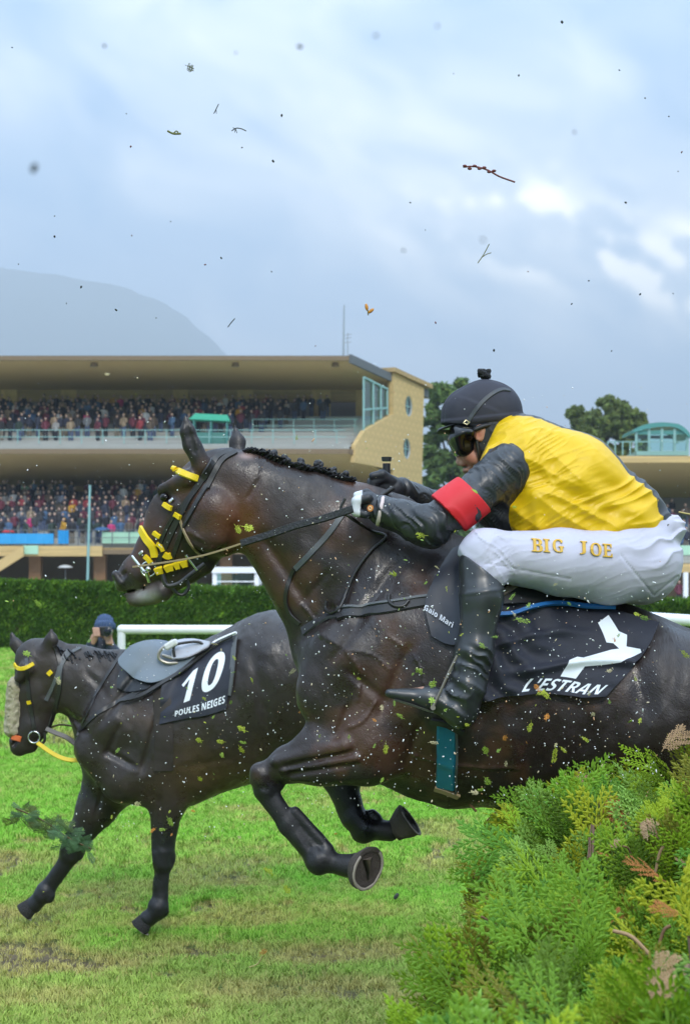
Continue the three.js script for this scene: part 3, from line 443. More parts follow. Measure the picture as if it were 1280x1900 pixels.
// things on and below the stand
{
  const k = group('kiosk', V(Xat(392, 113.6), 11.73, -113.9)); tag(k, 'teal kiosk with a flat green canopy on the upper terrace', 'kiosk');
  const L = Xat(357, 113.6), Rr = Xat(428, 113.6), yc = Yat(779, 113.6); part(k, 'canopy', slab([V(L - 0.2, yc, -113), V(Rr, yc - 0.15, -113), V(Rr - 0.2, yc + 0.3, -113), V(L + 0.3, yc + 0.42, -113)], V(0, 0, -1.6)), mat([0.05, 0.42, 0.27], 0.6));
  for (const x of [L + 0.15, (L + Rr) / 2, Rr - 0.25]) for (const z of [-113.2, -114.4]) part(k, 'post', box(x - 0.05, x + 0.05, 11.6, yc, z - 0.05, z + 0.05), M.teal);
  part(k, 'counter', box(L + 0.2, Rr - 0.3, 11.73, 12.7, -114.5, -113.3), mat([0.06, 0.2, 0.17], 0.6));
  const b = group('banner', V(Xat(50, 108.3), Yat(1010, 108.3), -108.32)); tag(b, 'bright blue banner hung along the parapet of the lower tier', 'banner');
  const pts = []; for (const [p0, p1] of [[-40, 100], [108, 128]]) { const n = 14, P = []; for (let i = 0; i <= n; i++) { const x = Xat(lerp(p0, p1, i / n), 108.2); P.push([x, Math.sin(i * 1.9) * 0.05]); } for (let i = 0; i < n; i++) pts.push(slab([V(P[i][0], Yat(1009, 108.2), -108.24 + P[i][1]), V(P[i + 1][0], Yat(1009, 108.2), -108.24 + P[i + 1][1]), V(P[i + 1][0], Yat(p0 > 0 ? 984 : 990, 108.2), -108.24 + P[i + 1][1]), V(P[i][0], Yat(p0 > 0 ? 984 : 990, 108.2), -108.24 + P[i][1])], V(0, 0, -0.04))); }
  part(b, 'cloth', merge(pts), M.blue);
  const umbrella = (px, py, d, c, label, r = 0.6) => { const p = U(px, py, d), g = group('umbrella', p), l = []; tag(g, label, 'umbrella'); const geo = new THREE.SphereGeometry(r, 16, 5, 0, 6.283, 0, 1.1).scale(1, 0.62, 1); const a = geo.attributes.position; for (let i = 0; i < a.count; i++) { const ang = Math.atan2(a.getZ(i), a.getX(i)), rr = Math.hypot(a.getX(i), a.getZ(i)), s = 1 - 0.08 * Math.abs(Math.sin(ang * 4)) * rr / r; a.setX(i, a.getX(i) * s); a.setZ(i, a.getZ(i) * s); } geo.computeVertexNormals(); part(g, 'canopy', geo.translate(p.x, p.y - 0.3, p.z), mat(c, 0.6, { side: THREE.DoubleSide })); part(g, 'shaft', bar(V(p.x, p.y - 1.0, p.z), V(p.x, p.y + 0.12, p.z), 0.015, 0.012, 6), M.steel); };
  umbrella(190, 982, 108.9, [0.03, 0.1, 0.22], 'dark blue umbrella at the parapet of the lower tier', 0.75);
  umbrella(16, 984, 108.9, [0.5, 0.03, 0.04], 'red umbrella above the blue banner', 0.55);
  umbrella(122, 1050, 109, [0.68, 0.7, 0.72], 'white umbrella in the dark passage below the stand', 0.62);
  umbrella(1205, 1100, 104, [0.55, 0.58, 0.62], 'grey umbrella behind the seat of the rider', 0.7);
  const w = group('white_booth', U(440, 1100, 60)); tag(w, 'small white framed glazed booth behind the clipped hedge', 'booth');
  const D = 60, x = (p) => Xat(p, D), y = (p) => Yat(p, D);
  part(w, 'roof', box(x(393), x(483), y(1063), y(1052), -62.2, -60), M.white);
  for (const [a, b2] of [[394, 402], [472, 480]]) for (const z of [-60.1, -62]) part(w, 'post', box(x(a), x(b2), 0, y(1063), z - 0.12, z), M.white);
  part(w, 'sill', box(x(402), x(472), y(1102), y(1096), -60.2, -60.02), M.white); part(w, 'glazing_bar', box(x(402), x(472), y(1080), y(1078), -60.15, -60.08), M.white);
  for (const [a, b2] of [[1065, 1078], [1080, 1096]]) part(w, 'pane', box(x(403), x(471), y(b2), y(a), -60.13, -60.1), M.glass);
  part(w, 'counter', box(x(402), x(472), 0, y(1098), -61.8, -60.3), mat([0.12, 0.16, 0.2], 0.6));
}
// ---------- trees behind the stands ----------
function tree(label, base, h, lobes, seed, tone, n) {
  const R = rng(seed), g = group('broadleaf_tree', base); tag(g, label, 'tree', null); const trunkTop = V(base.x, base.y + h * 0.55, base.z), tr = [bar(base, trunkTop, h * 0.028, h * 0.015, 9)];
  for (const [x, y, , r] of lobes) tr.push(bar(trunkTop.clone().lerp(base, R() * 0.35), V(x, y, base.z), h * 0.011, h * 0.004, 6));
  part(g, 'trunk', merge(tr), mat([0.07, 0.055, 0.04], 0.95));
  const pos = [], col = [], clumps = [];
  for (const [x, y, z, r] of lobes) for (let i = 0; i < 26; i++) { const d = V(R() - 0.5, R() - 0.5, R() - 0.5).normalize().multiplyScalar(r * (0.45 + 0.55 * Math.sqrt(R()))); clumps.push([x + d.x, y + d.y * 0.95, z + d.z, r * (0.14 + R() * 0.16)]); }
  for (let i = 0; i < n; i++) {
    const c = clumps[Math.floor(R() * clumps.length)], d = V(R() - 0.5, R() - 0.5, R() - 0.5).normalize(), o = V(c[0], c[1], c[2]).addScaledVector(d, c[3] * (0.5 + R() * 0.7)), s = 0.16 + R() * 0.18, a = V(R() - 0.5, R() - 0.5, R() - 0.5).normalize(), b = a.clone().cross(d).normalize(), f = 0.6 + R() * 0.75, y = R() < 0.12 ? 1 : 0;
    const p = [o.clone().addScaledVector(a, s), o.clone().addScaledVector(b, s * 0.55), o.clone().addScaledVector(a, -s), o.clone().addScaledVector(b, -s * 0.55)];
    pos.push(...p[0].toArray(), ...p[1].toArray(), ...p[2].toArray(), ...p[0].toArray(), ...p[2].toArray(), ...p[3].toArray());
    for (let q = 0; q < 6; q++) col.push((tone[0] + 0.05 * y) * f, (tone[1] + 0.03 * y) * f, tone[2] * f);
  }
  const geo = tri(pos); geo.setAttribute('color', new THREE.Float32BufferAttribute(col, 3));
  part(g, 'crown', geo, new THREE.MeshPhysicalMaterial({ vertexColors: true, roughness: 0.8, specularIntensity: 0.3, side: THREE.DoubleSide, transmission: 0.3, thickness: 0 }));
}
const lobe = (px, py, d, r, dz = 0) => { const p = U(px, py, d); return [p.x, p.y, p.z + dz, r * d / F]; };
{
  const d = 140, b = V(Xat(850, d), 0, -d);
  tree('tall green broadleaf tree between the tower and the helmet of the rider', b, 18, [lobe(835, 745, d, 42), lobe(870, 760, d, 45), lobe(815, 790, d, 38), lobe(845, 830, d, 55), lobe(808, 860, d, 36), lobe(900, 800, d, 55), lobe(830, 905, d, 50), lobe(880, 880, d, 60), lobe(800, 925, d, 28), lobe(950, 850, d, 60), lobe(810, 1000, d, 45), lobe(870, 985, d, 70), lobe(940, 960, d, 60)], 3, [0.12, 0.20, 0.05], 44000);
  const d2 = 150, b2 = V(Xat(1120, d2), 0, -d2);
  tree('rounded green broadleaf tree beside the teal observation box', b2, 19, [lobe(1128, 775, d2, 42), lobe(1100, 790, d2, 35), lobe(1160, 785, d2, 34), lobe(1125, 820, d2, 48), lobe(1165, 825, d2, 36), lobe(1068, 772, d2, 17), lobe(1075, 790, d2, 20), lobe(1185, 778, d2, 14), lobe(1090, 840, d2, 44), lobe(1140, 865, d2, 45), lobe(1050, 850, d2, 40)], 8, [0.15, 0.20, 0.05], 34000);
}

// ================= horses =================
const coatBump = dataTex(512, 512, (u, v) => { const a = tfbm(u, v, 16, 51, 3), s = tfbm((u + 0.35 * v) % 1, v, 64, 52, 3), f = tnoise(u, v, 256, 53); const h = 0.12 * a + 0.5 * s + 0.38 * f; return [h, h, h]; });
const coatRough = dataTex(512, 512, (u, v) => { const a = tfbm(u, v, 6, 61, 5), b = tnoise(u, v, 200, 62); const r = 0.44 + 0.9 * (a - 0.45) + 0.14 * (b - 0.5); return [r, r, r]; });
const coat = new THREE.MeshPhysicalMaterial({ vertexColors: true, roughness: 0.92, roughnessMap: coatRough, bumpMap: coatBump, bumpScale: 0.0013, sheen: 0.07, sheenRoughness: 0.4, sheenColor: lin(0.6, 0.54, 0.62), specularIntensity: 1.0 });
const leather = mat([0.018, 0.016, 0.016], 0.42, { clearcoat: 0.25, clearcoatRoughness: 0.4 }), leatherGrey = mat([0.09, 0.095, 0.10], 0.45), metal = mat([0.62, 0.62, 0.60], 0.25, { metalness: 1 }), yellowTape = mat([0.80, 0.56, 0.01], 0.5), tan = mat([0.30, 0.22, 0.12], 0.6);
// ridge: a muscle or vein standing out along a line of photo places (adds height to a field)
const H1 = frame(5.0), horse1 = new Field(); let headYaw1;
{
  const { J, R } = H1, f = horse1;
  const hz = (px) => -0.10 * clamp((430 - px) / 210);           // the head turns slightly away towards the muzzle
  const c = (a, b, ra, rb, o = {}) => { const z = o.z || [0, 0]; f.cone(J(a[0], a[1], z[0]), J(b[0], b[1], z[1]), R(ra), R(rb), o); };
  // trunk
  c([725, 1238], [840, 1245], 158, 232, { sz: 0.80, k: 0.06 }); c([840, 1245], [970, 1292], 232, 204, { sz: 0.76, k: 0.06 }); c([970, 1292], [1130, 1300], 204, 168, { sz: 0.82, k: 0.06 }); c([1130, 1300], [1320, 1345], 168, 150, { sz: 0.95, k: 0.08 });
  c([700, 1375], [830, 1440], 62, 45, { sz: 1.3, k: 0.10 });
  c([1215, 1262], [1340, 1285], 78, 105, { sz: 1.5, k: 0.08 });       // croup
  for (const s of [1, -1]) {
    c([1150, 1262], [1230, 1320], 40, 85, { z: [s * 0.16, s * 0.20], sz: 0.7, k: 0.09 });
    c([1250, 1270], [1330, 1420], 80, 105, { z: [s * 0.16, s * 0.18], sz: 0.75, k: 0.08 });
    c([1330, 1420], [1500, 1500], 100, 55, { z: [s * 0.18, s * 0.16], sz: 0.8, k: 0.08 }); c([1500, 1500], [1640, 1470], 50, 34, { z: [s * 0.16, s * 0.15], k: 0.05 }); c([1640, 1470], [1760, 1560], 26, 22, { z: [s * 0.15, s * 0.14], k: 0.04 }); c([1760, 1560], [1800, 1590], 25, 26, { z: [s * 0.14, s * 0.14], k: 0.03 });
  }
  // neck
  c([800, 1110], [690, 1050], 112, 128, { sz: 0.62, k: 0.08 }); c([690, 1050], [615, 1018], 128, 122, { sz: 0.50, k: 0.08 }); c([615, 1018], [540, 964], 122, 90, { sz: 0.50, k: 0.06 }); c([540, 964], [462, 918], 90, 68, { sz: 0.56, k: 0.05 });
  c([560, 1090], [600, 1190], 42, 60, { sz: 0.8, k: 0.08 });       // lower neck into the breast
  c([480, 1000], [548, 1095], 26, 34, { sz: 0.75, k: 0.05 });      // windpipe
  // shoulder blades, breast, upper arms
  for (const s of [1, -1]) {
    c([765, 1050], [660, 1215], 42, 72, { z: [s * 0.11, s * 0.17], sz: 0.62, k: 0.07 }); c([660, 1215], [612, 1285], 66, 48, { z: [s * 0.19, s * 0.18], sz: 0.75, k: 0.05 });
    c([612, 1285], [690, 1375], 52, 64, { z: [s * 0.18, s * 0.19], sz: 0.7, k: 0.05 }); c([735, 1180], [700, 1360], 60, 62, { z: [s * 0.20, s * 0.20], sz: 0.55, k: 0.06 });
    c([605, 1215], [600, 1300], 46, 40, { z: [s * 0.10, s * 0.11], k: 0.05 });
  }
  // near foreleg
  c([668, 1392], [598, 1402], 60, 52, { z: [0.19, 0.19], sz: 0.72, k: 0.05 }); c([598, 1402], [540, 1418], 52, 36, { z: [0.19, 0.18], sz: 0.75, k: 0.03 }); c([540, 1418], [492, 1436], 31, 22, { z: [0.18, 0.17], sz: 0.85, k: 0.02 });
  c([690, 1424], [545, 1442], 22, 10, { z: [0.23, 0.21], k: 0.010 }); c([640, 1383], [515, 1414], 23, 11, { z: [0.243, 0.212], k: 0.010 }); c([660, 1406], [525, 1430], 12, 7, { z: [0.262, 0.222], k: 0.007 }); c([650, 1396], [530, 1422], 4, 3, { z: [0.278, 0.236], k: 0.012, sub: true }); c([660, 1418], [540, 1437], 4, 3, { z: [0.272, 0.232], k: 0.012, sub: true });
  c([487, 1440], [493, 1462], 23, 22, { z: [0.17, 0.17], sz: 1.1, k: 0.012 }); c([476, 1428], [473, 1448], 9, 10, { z: [0.17, 0.17], sz: 1.6, k: 0.010 }); c([494, 1468], [536, 1532], 21, 17, { z: [0.17, 0.18], sz: 0.8, k: 0.012 }); c([536, 1532], [583, 1586], 17, 20, { z: [0.18, 0.19], sz: 0.85, k: 0.015 }); c([548, 1506], [603, 1570], 10, 12, { z: [0.18, 0.19], k: 0.010 }); c([515, 1478], [575, 1572], 3.5, 4, { z: [0.212, 0.216], k: 0.010, sub: true }); c([485, 1462], [508, 1470], 3, 3, { z: [0.215, 0.215], k: 0.010, sub: true });
  c([592, 1596], [600, 1594], 27, 25, { z: [0.19, 0.19], k: 0.014 }); c([608, 1578], [612, 1584], 13, 12, { z: [0.19, 0.19], k: 0.012 }); c([478, 1432], [482, 1450], 13, 13, { z: [0.185, 0.185], k: 0.012 }); c([512, 1450], [520, 1458], 12, 9, { z: [0.17, 0.17], k: 0.014 }); c([584, 1604], [590, 1612], 13, 12, { z: [0.205, 0.205], k: 0.012 }); c([600, 1599], [650, 1606], 16, 22, { z: [0.19, 0.21], k: 0.015 });
  // far foreleg
  c([690, 1390], [625, 1425], 56, 40, { z: [-0.17, -0.16], sz: 0.75, k: 0.05 }); c([625, 1430], [655, 1515], 34, 23, { z: [-0.16, -0.14], sz: 0.85, k: 0.03 }); c([655, 1515], [676, 1536], 22, 25, { z: [-0.14, -0.14], k: 0.012 }); c([690, 1512], [698, 1518], 11, 10, { z: [-0.14, -0.14], k: 0.012 }); c([668, 1548], [676, 1552], 14, 13, { z: [-0.13, -0.13], k: 0.012 }); c([676, 1539], [722, 1542], 19, 20, { z: [-0.14, -0.13], k: 0.015 });
  // head
  c([455, 905], [410, 895], 66, 56, { sz: 0.56, k: 0.04 }); c([425, 880], [390, 890], 46, 46, { sz: 0.62, k: 0.03 });
  c([395, 945], [402, 962], 72, 72, { z: [0.0, 0.0], sz: 0.46, k: 0.03 });
  for (const s of [1, -1]) c([395, 950], [385, 985], 42, 40, { z: [s * 0.062, s * 0.055], sz: 0.45, k: 0.025 });
  c([382, 925], [350, 975], 66, 80, { z: [0, hz(350)], sz: 0.48, k: 0.03 }); c([350, 975], [305, 1028], 78, 52, { z: [hz(350), hz(305)], sz: 0.48, k: 0.03 }); c([305, 1028], [258, 1066], 52, 36, { z: [hz(305), hz(258)], sz: 0.62, k: 0.02 });
  c([258, 1066], [240, 1080], 34, 26, { z: [hz(258), hz(240)], sz: 0.9, k: 0.015 }); c([238, 1076], [234, 1088], 19, 13, { z: [hz(240), hz(240)], sz: 1.2, k: 0.012 });
  c([370, 1040], [296, 1096], 32, 19, { z: [hz(370), hz(296)], sz: 0.62, k: 0.02 });
  c([300, 1097], [250, 1110], 22, 15, { z: [hz(300), hz(250)], sz: 1.05, k: 0.012 }); c([284, 1108], [256, 1112], 15, 14, { z: [hz(280), hz(266)], sz: 1.1, k: 0.012 });
  c([220, 1101], [268, 1091], 4.5, 1.5, { z: [hz(226), hz(270)], sz: 14, k: 0.006, sub: true });
  for (const s of [1, -1]) {
    c([350, 888], [302, 908], 18, 10, { z: [s * 0.05, hz(300) + s * 0.062], sz: 0.9, k: 0.018 }); c([330, 940], [285, 1010], 13, 8, { z: [hz(330) + s * 0.068, hz(285) + s * 0.05], k: 0.015 });
    c([304, 922], [310, 924], 8, 7, { z: [hz(300) + s * 0.086, hz(300) + s * 0.086], k: 0.008, sub: true });
    c([222, 1070], [231, 1064], 10, 5, { z: [hz(222) + s * 0.052, hz(225) + s * 0.052], k: 0.008, sub: true });
    c([215, 1066], [226, 1082], 6, 8, { z: [hz(222) + s * 0.038, hz(222) + s * 0.042], k: 0.012 });
  }
  // ears: near one pricked forward, far one turned back
  c([374, 862], [356, 825], 17, 17, { z: [0.055, 0.062], sz: 0.7, k: 0.02 }); c([356, 825], [349, 800], 17, 14, { z: [0.062, 0.066], sz: 0.7, k: 0.008 }); c([349, 800], [343, 766], 14, 1.5, { z: [0.066, 0.07], sz: 0.7, k: 0.008 }); c([360, 838], [352, 808], 7, 9, { z: [0.088, 0.092], sz: 1, k: 0.006, sub: true }); c([352, 808], [345, 780], 9, 3, { z: [0.092, 0.084], k: 0.006, sub: true });
  c([440, 848], [441, 820], 16, 16, { z: [-0.06, -0.07], sz: 0.6, k: 0.02 }); c([441, 820], [436, 789], 15, 2, { z: [-0.07, -0.075], sz: 0.6, k: 0.01 });
  // veins and tendons lying under the skin
  const vein = (list, r) => { const p = curve2(list, Math.max(3, list.length * 3)).map(([x, y]) => f.hit(x, y, 5, -0.003)); for (let i = 1; i < p.length; i++) f.cone(p[i - 1], p[i], r, r, { k: 0.007 }); };
  vein([[600, 1180], [640, 1205], [668, 1250], [664, 1300]], 0.005); vein([[640, 1205], [690, 1215], [730, 1250]], 0.004); vein([[760, 1400], [860, 1420], [960, 1425]], 0.006); vein([[700, 1300], [670, 1340], [640, 1352]], 0.005); vein([[330, 1000], [345, 985], [372, 1000], [400, 1020]], 0.004); vein([[345, 985], [340, 955]], 0.0035); vein([[560, 1120], [590, 1160], [600, 1180]], 0.006); vein([[720, 1180], [770, 1220], [790, 1280]], 0.004);
  // withers roll, jugular groove, ribs and twitching muscle
  const n9 = (x, y) => noise(x * 3, y * 3, 2);
  f.extra = (x, y, z) => {
    const px = x * F / (5 - 0.15) + CX, py = HY - (y - EYE) * F / 4.85; let d = 0;
    const groove = (x0, y0, x1, y1, w, a) => { const dx = x1 - x0, dy = y1 - y0, t = ((px - x0) * dx + (py - y0) * dy) / (dx * dx + dy * dy); if (t < -0.1 || t > 1.1) return; const e = ((px - x0) * dy - (py - y0) * dx) / Math.hypot(dx, dy); d += a * Math.exp(-e * e / (w * w)) * smooth(-0.1, 0.2, t) * (1 - smooth(0.8, 1.1, t)); };
    groove(480, 985, 570, 1120, 12, 0.016); groove(745, 1040, 640, 1180, 14, 0.014); groove(760, 1190, 700, 1330, 11, 0.013); groove(640, 1235, 720, 1300, 8, 0.011); groove(560, 980, 660, 1050, 20, 0.010); groove(456, 925, 482, 882, 5, 0.006); groove(690, 1130, 610, 1230, 8, 0.007); groove(610, 1060, 560, 1120, 7, 0.006); groove(650, 1300, 620, 1370, 7, 0.009); groove(780, 1330, 740, 1430, 9, 0.008); groove(350, 1000, 420, 1020, 6, 0.004); groove(1150, 1180, 1190, 1330, 22, 0.012); groove(600, 1120, 690, 1190, 14, 0.006); groove(1240, 1200, 1220, 1330, 14, 0.008);
    if (px > 800 && px < 1130 && py > 1200) d += 0.0025 * Math.sin((px - py * 0.35) * 0.105 + 3 * n9(x, y)) * smooth(1230, 1330, py) * smooth(1470, 1400, py);
    d += 0.012 * (fbm(x * 9, y * 9, z * 9, 3) - 0.5) + 0.002 * (fbm((x + y * 0.5) * 30, (y - x * 0.5) * 14, z * 20, 2) - 0.5);
    if (px > 480 && px < 700 && py < 1330) d += 0.008 * (fbm((x * 0.8 + y * 0.6) * 24, (y * 0.8 - x * 0.6) * 6, z * 4, 2) - 0.5);   // skin creases running down the shoulder
    return d;
  };
}
function coat1(x, y, z) {
  const d = 5.0, px = x * F / (-z) + CX, py = HY - (y - EYE) * F / (-z), n = fbm(x * 6, y * 6, z * 6, 4), fine = fbm(x * 40, y * 40, z * 20, 3);
  let c = [0.030, 0.020, 0.018];
  const mix = (t, w) => { w = clamp(w); for (let q = 0; q < 3; q++) c[q] = lerp(c[q], t[q], w); };
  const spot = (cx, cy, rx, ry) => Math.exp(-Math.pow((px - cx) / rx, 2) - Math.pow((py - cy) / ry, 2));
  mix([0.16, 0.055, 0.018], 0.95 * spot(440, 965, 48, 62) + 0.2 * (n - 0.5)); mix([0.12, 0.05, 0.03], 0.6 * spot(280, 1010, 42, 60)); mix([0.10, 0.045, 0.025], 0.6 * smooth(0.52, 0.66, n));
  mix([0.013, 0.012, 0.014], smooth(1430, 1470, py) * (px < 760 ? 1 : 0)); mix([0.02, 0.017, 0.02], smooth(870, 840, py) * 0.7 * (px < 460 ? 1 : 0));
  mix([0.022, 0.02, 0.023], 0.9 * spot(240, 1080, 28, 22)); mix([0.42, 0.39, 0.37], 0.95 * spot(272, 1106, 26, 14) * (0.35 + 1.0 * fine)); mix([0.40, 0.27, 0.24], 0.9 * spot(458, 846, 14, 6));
  const f = 0.62 + 0.4 * fine + 0.35 * (n - 0.5); return c.map((v) => v * f);
}
const horse1Root = group('horse', U(800, 1480, 5));
tag(horse1Root, 'dark brown racehorse in mid leap over the brush fence, ridden by the jockey in yellow', 'horse');
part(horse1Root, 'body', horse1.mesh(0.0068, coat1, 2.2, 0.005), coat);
// hooves
function hoof(parent, p, axis, rTop, rBot, len, tilt, label, tone = [0.075, 0.058, 0.048]) {
  const g = new THREE.Group(); const q = new THREE.Quaternion().setFromUnitVectors(V(0, -1, 0), axis.clone().normalize());
  const wallG = new THREE.LatheGeometry([[rTop * 0.55, 0], [rTop, 0.001], [rTop * 1.04, -len * 0.15], [rBot * 0.93, -len * 0.7], [rBot, -len * 0.96], [rBot * 0.97, -len], [rBot * 0.80, -len], [rBot * 0.77, -len + 0.004], [rBot * 0.5, -len + 0.005], [rBot * 0.25, -len + 0.002], [0, -len + 0.001]].map(([a, b]) => new THREE.Vector2(a, b)), 30);
  const pa = wallG.attributes.position; for (let i = 0; i < pa.count; i++) { const x = pa.getX(i), z = pa.getZ(i), a = Math.atan2(z, x); if (Math.cos(a - tilt) < -0.6) { const k = 1 - 0.16 * smooth(-0.6, -1, Math.cos(a - tilt)); pa.setX(i, x * k); pa.setZ(i, z * k); } const w = 1 + 0.07 * (fbm(pa.getX(i) * 70, pa.getY(i) * 90, pa.getZ(i) * 70, 2) - 0.5); pa.setX(i, pa.getX(i) * w); pa.setZ(i, pa.getZ(i) * w); pa.setY(i, pa.getY(i) + 0.005 * (fbm(pa.getX(i) * 90, 3, pa.getZ(i) * 90, 2) - 0.5)); }
  wallG.scale(1, 1, 0.88); wallG.computeVertexNormals(); wallG.applyQuaternion(q).translate(p.x, p.y, p.z);
  const h = part(parent, 'hoof', wallG, mat(tone, 0.8, { bumpMap: coatBump, bumpScale: 0.006 }), label);
  const shoe = new THREE.TorusGeometry(rBot * 0.88, rBot * 0.085, 6, 28, Math.PI * 1.55).scale(1, 1, 0.45).rotateX(Math.PI / 2).rotateY(Math.PI * 0.81 - tilt + Math.PI).translate(0, -len, 0); { const sa = shoe.attributes.position; for (let i = 0; i < sa.count; i++) { const w = 1 + 0.08 * (noise(sa.getX(i) * 60, sa.getZ(i) * 60, 5) - 0.5); sa.setX(i, sa.getX(i) * w); sa.setZ(i, sa.getZ(i) * w); } } shoe.scale(1, 1, 0.88).applyQuaternion(q).translate(p.x, p.y, p.z);
  part(h, 'horseshoe', shoe, mat([0.36, 0.31, 0.26], 0.75, { metalness: 0.2 }));
  const frog = new THREE.ConeGeometry(rBot * 0.34, rBot * 0.95, 3).scale(1, 1, 0.35).rotateX(Math.PI / 2).rotateY(-tilt - Math.PI / 2).translate(0, -len - 0.002, 0).applyQuaternion(q).translate(p.x, p.y, p.z);
  part(h, 'frog', frog, mat([0.10, 0.075, 0.055], 0.95));
}
hoof(horse1Root, H1.J(655, 1604, 0.20), V(0.70, -0.10, 0.70), 0.038, 0.074, 0.066, 0.9, 'near fore hoof with its shod sole turned to view');
hoof(horse1Root, H1.J(732, 1543, -0.13), V(0.80, 0.60, 0.16), 0.040, 0.063, 0.066, 0.4, 'far fore hoof folded back under the chest');
for (const s of [1, -1]) hoof(horse1Root, H1.J(1806, 1594, s * 0.14), V(0.8, -0.6, 0), 0.04, 0.062, 0.08, 0);
// eye
part(horse1Root, 'eye', new THREE.SphereGeometry(0.0165, 18, 14).translate(...H1.J(307, 923, -0.059 + 0.068).toArray()), mat([0.006, 0.004, 0.004], 0.05));
// plaited mane: knots along the crest and the hair between them
{
  const R = rng(41), crest = [[455, 838], [498, 846], [533, 858], [558, 870], [590, 888], [620, 908], [648, 928]], pts = curve2(crest, 60).map(([x, y]) => { let p = null; for (let yy = y - 40; yy < y + 70; yy += 2) { const q = U(x, yy, 5); if (horse1.at(q.x, q.y, q.z) < 0) { p = q; break; } } return p || U(x, y, 5); });
  const l = []; pts.forEach((p, i) => { for (let k = 0; k < 5; k++) { const a = V((R() - 0.5) * 0.025, -0.002, (R() - 0.3) * 0.035).add(p), b = a.clone().add(V(0.012 + R() * 0.01, 0.004 + R() * 0.008, 0.012 + R() * 0.012)); l.push(bar(a, b, 0.006, 0.003, 5)); } });
  const m = mat([0.01, 0.009, 0.011], 0.5); part(horse1Root, 'mane', merge(l), m);
  for (const px of [507, 531, 556, 592, 616, 640]) { const p = pts.reduce((a, b) => Math.abs(b.x - U(px, 0, 5).x) < Math.abs(a.x - U(px, 0, 5).x) ? b : a), k = []; for (let i = 0; i < 9; i++) k.push(new THREE.IcosahedronGeometry(0.008 + R() * 0.005, 1).translate(p.x + (R() - 0.5) * 0.018, p.y + 0.016 + (R() - 0.5) * 0.018, p.z + 0.012 + (R() - 0.5) * 0.016)); k.push(bar(p, p.clone().add(V(0, 0.014, 0.01)), 0.006, 0.005, 6)); part(horse1Root, 'plait', merge(k), m); }
}

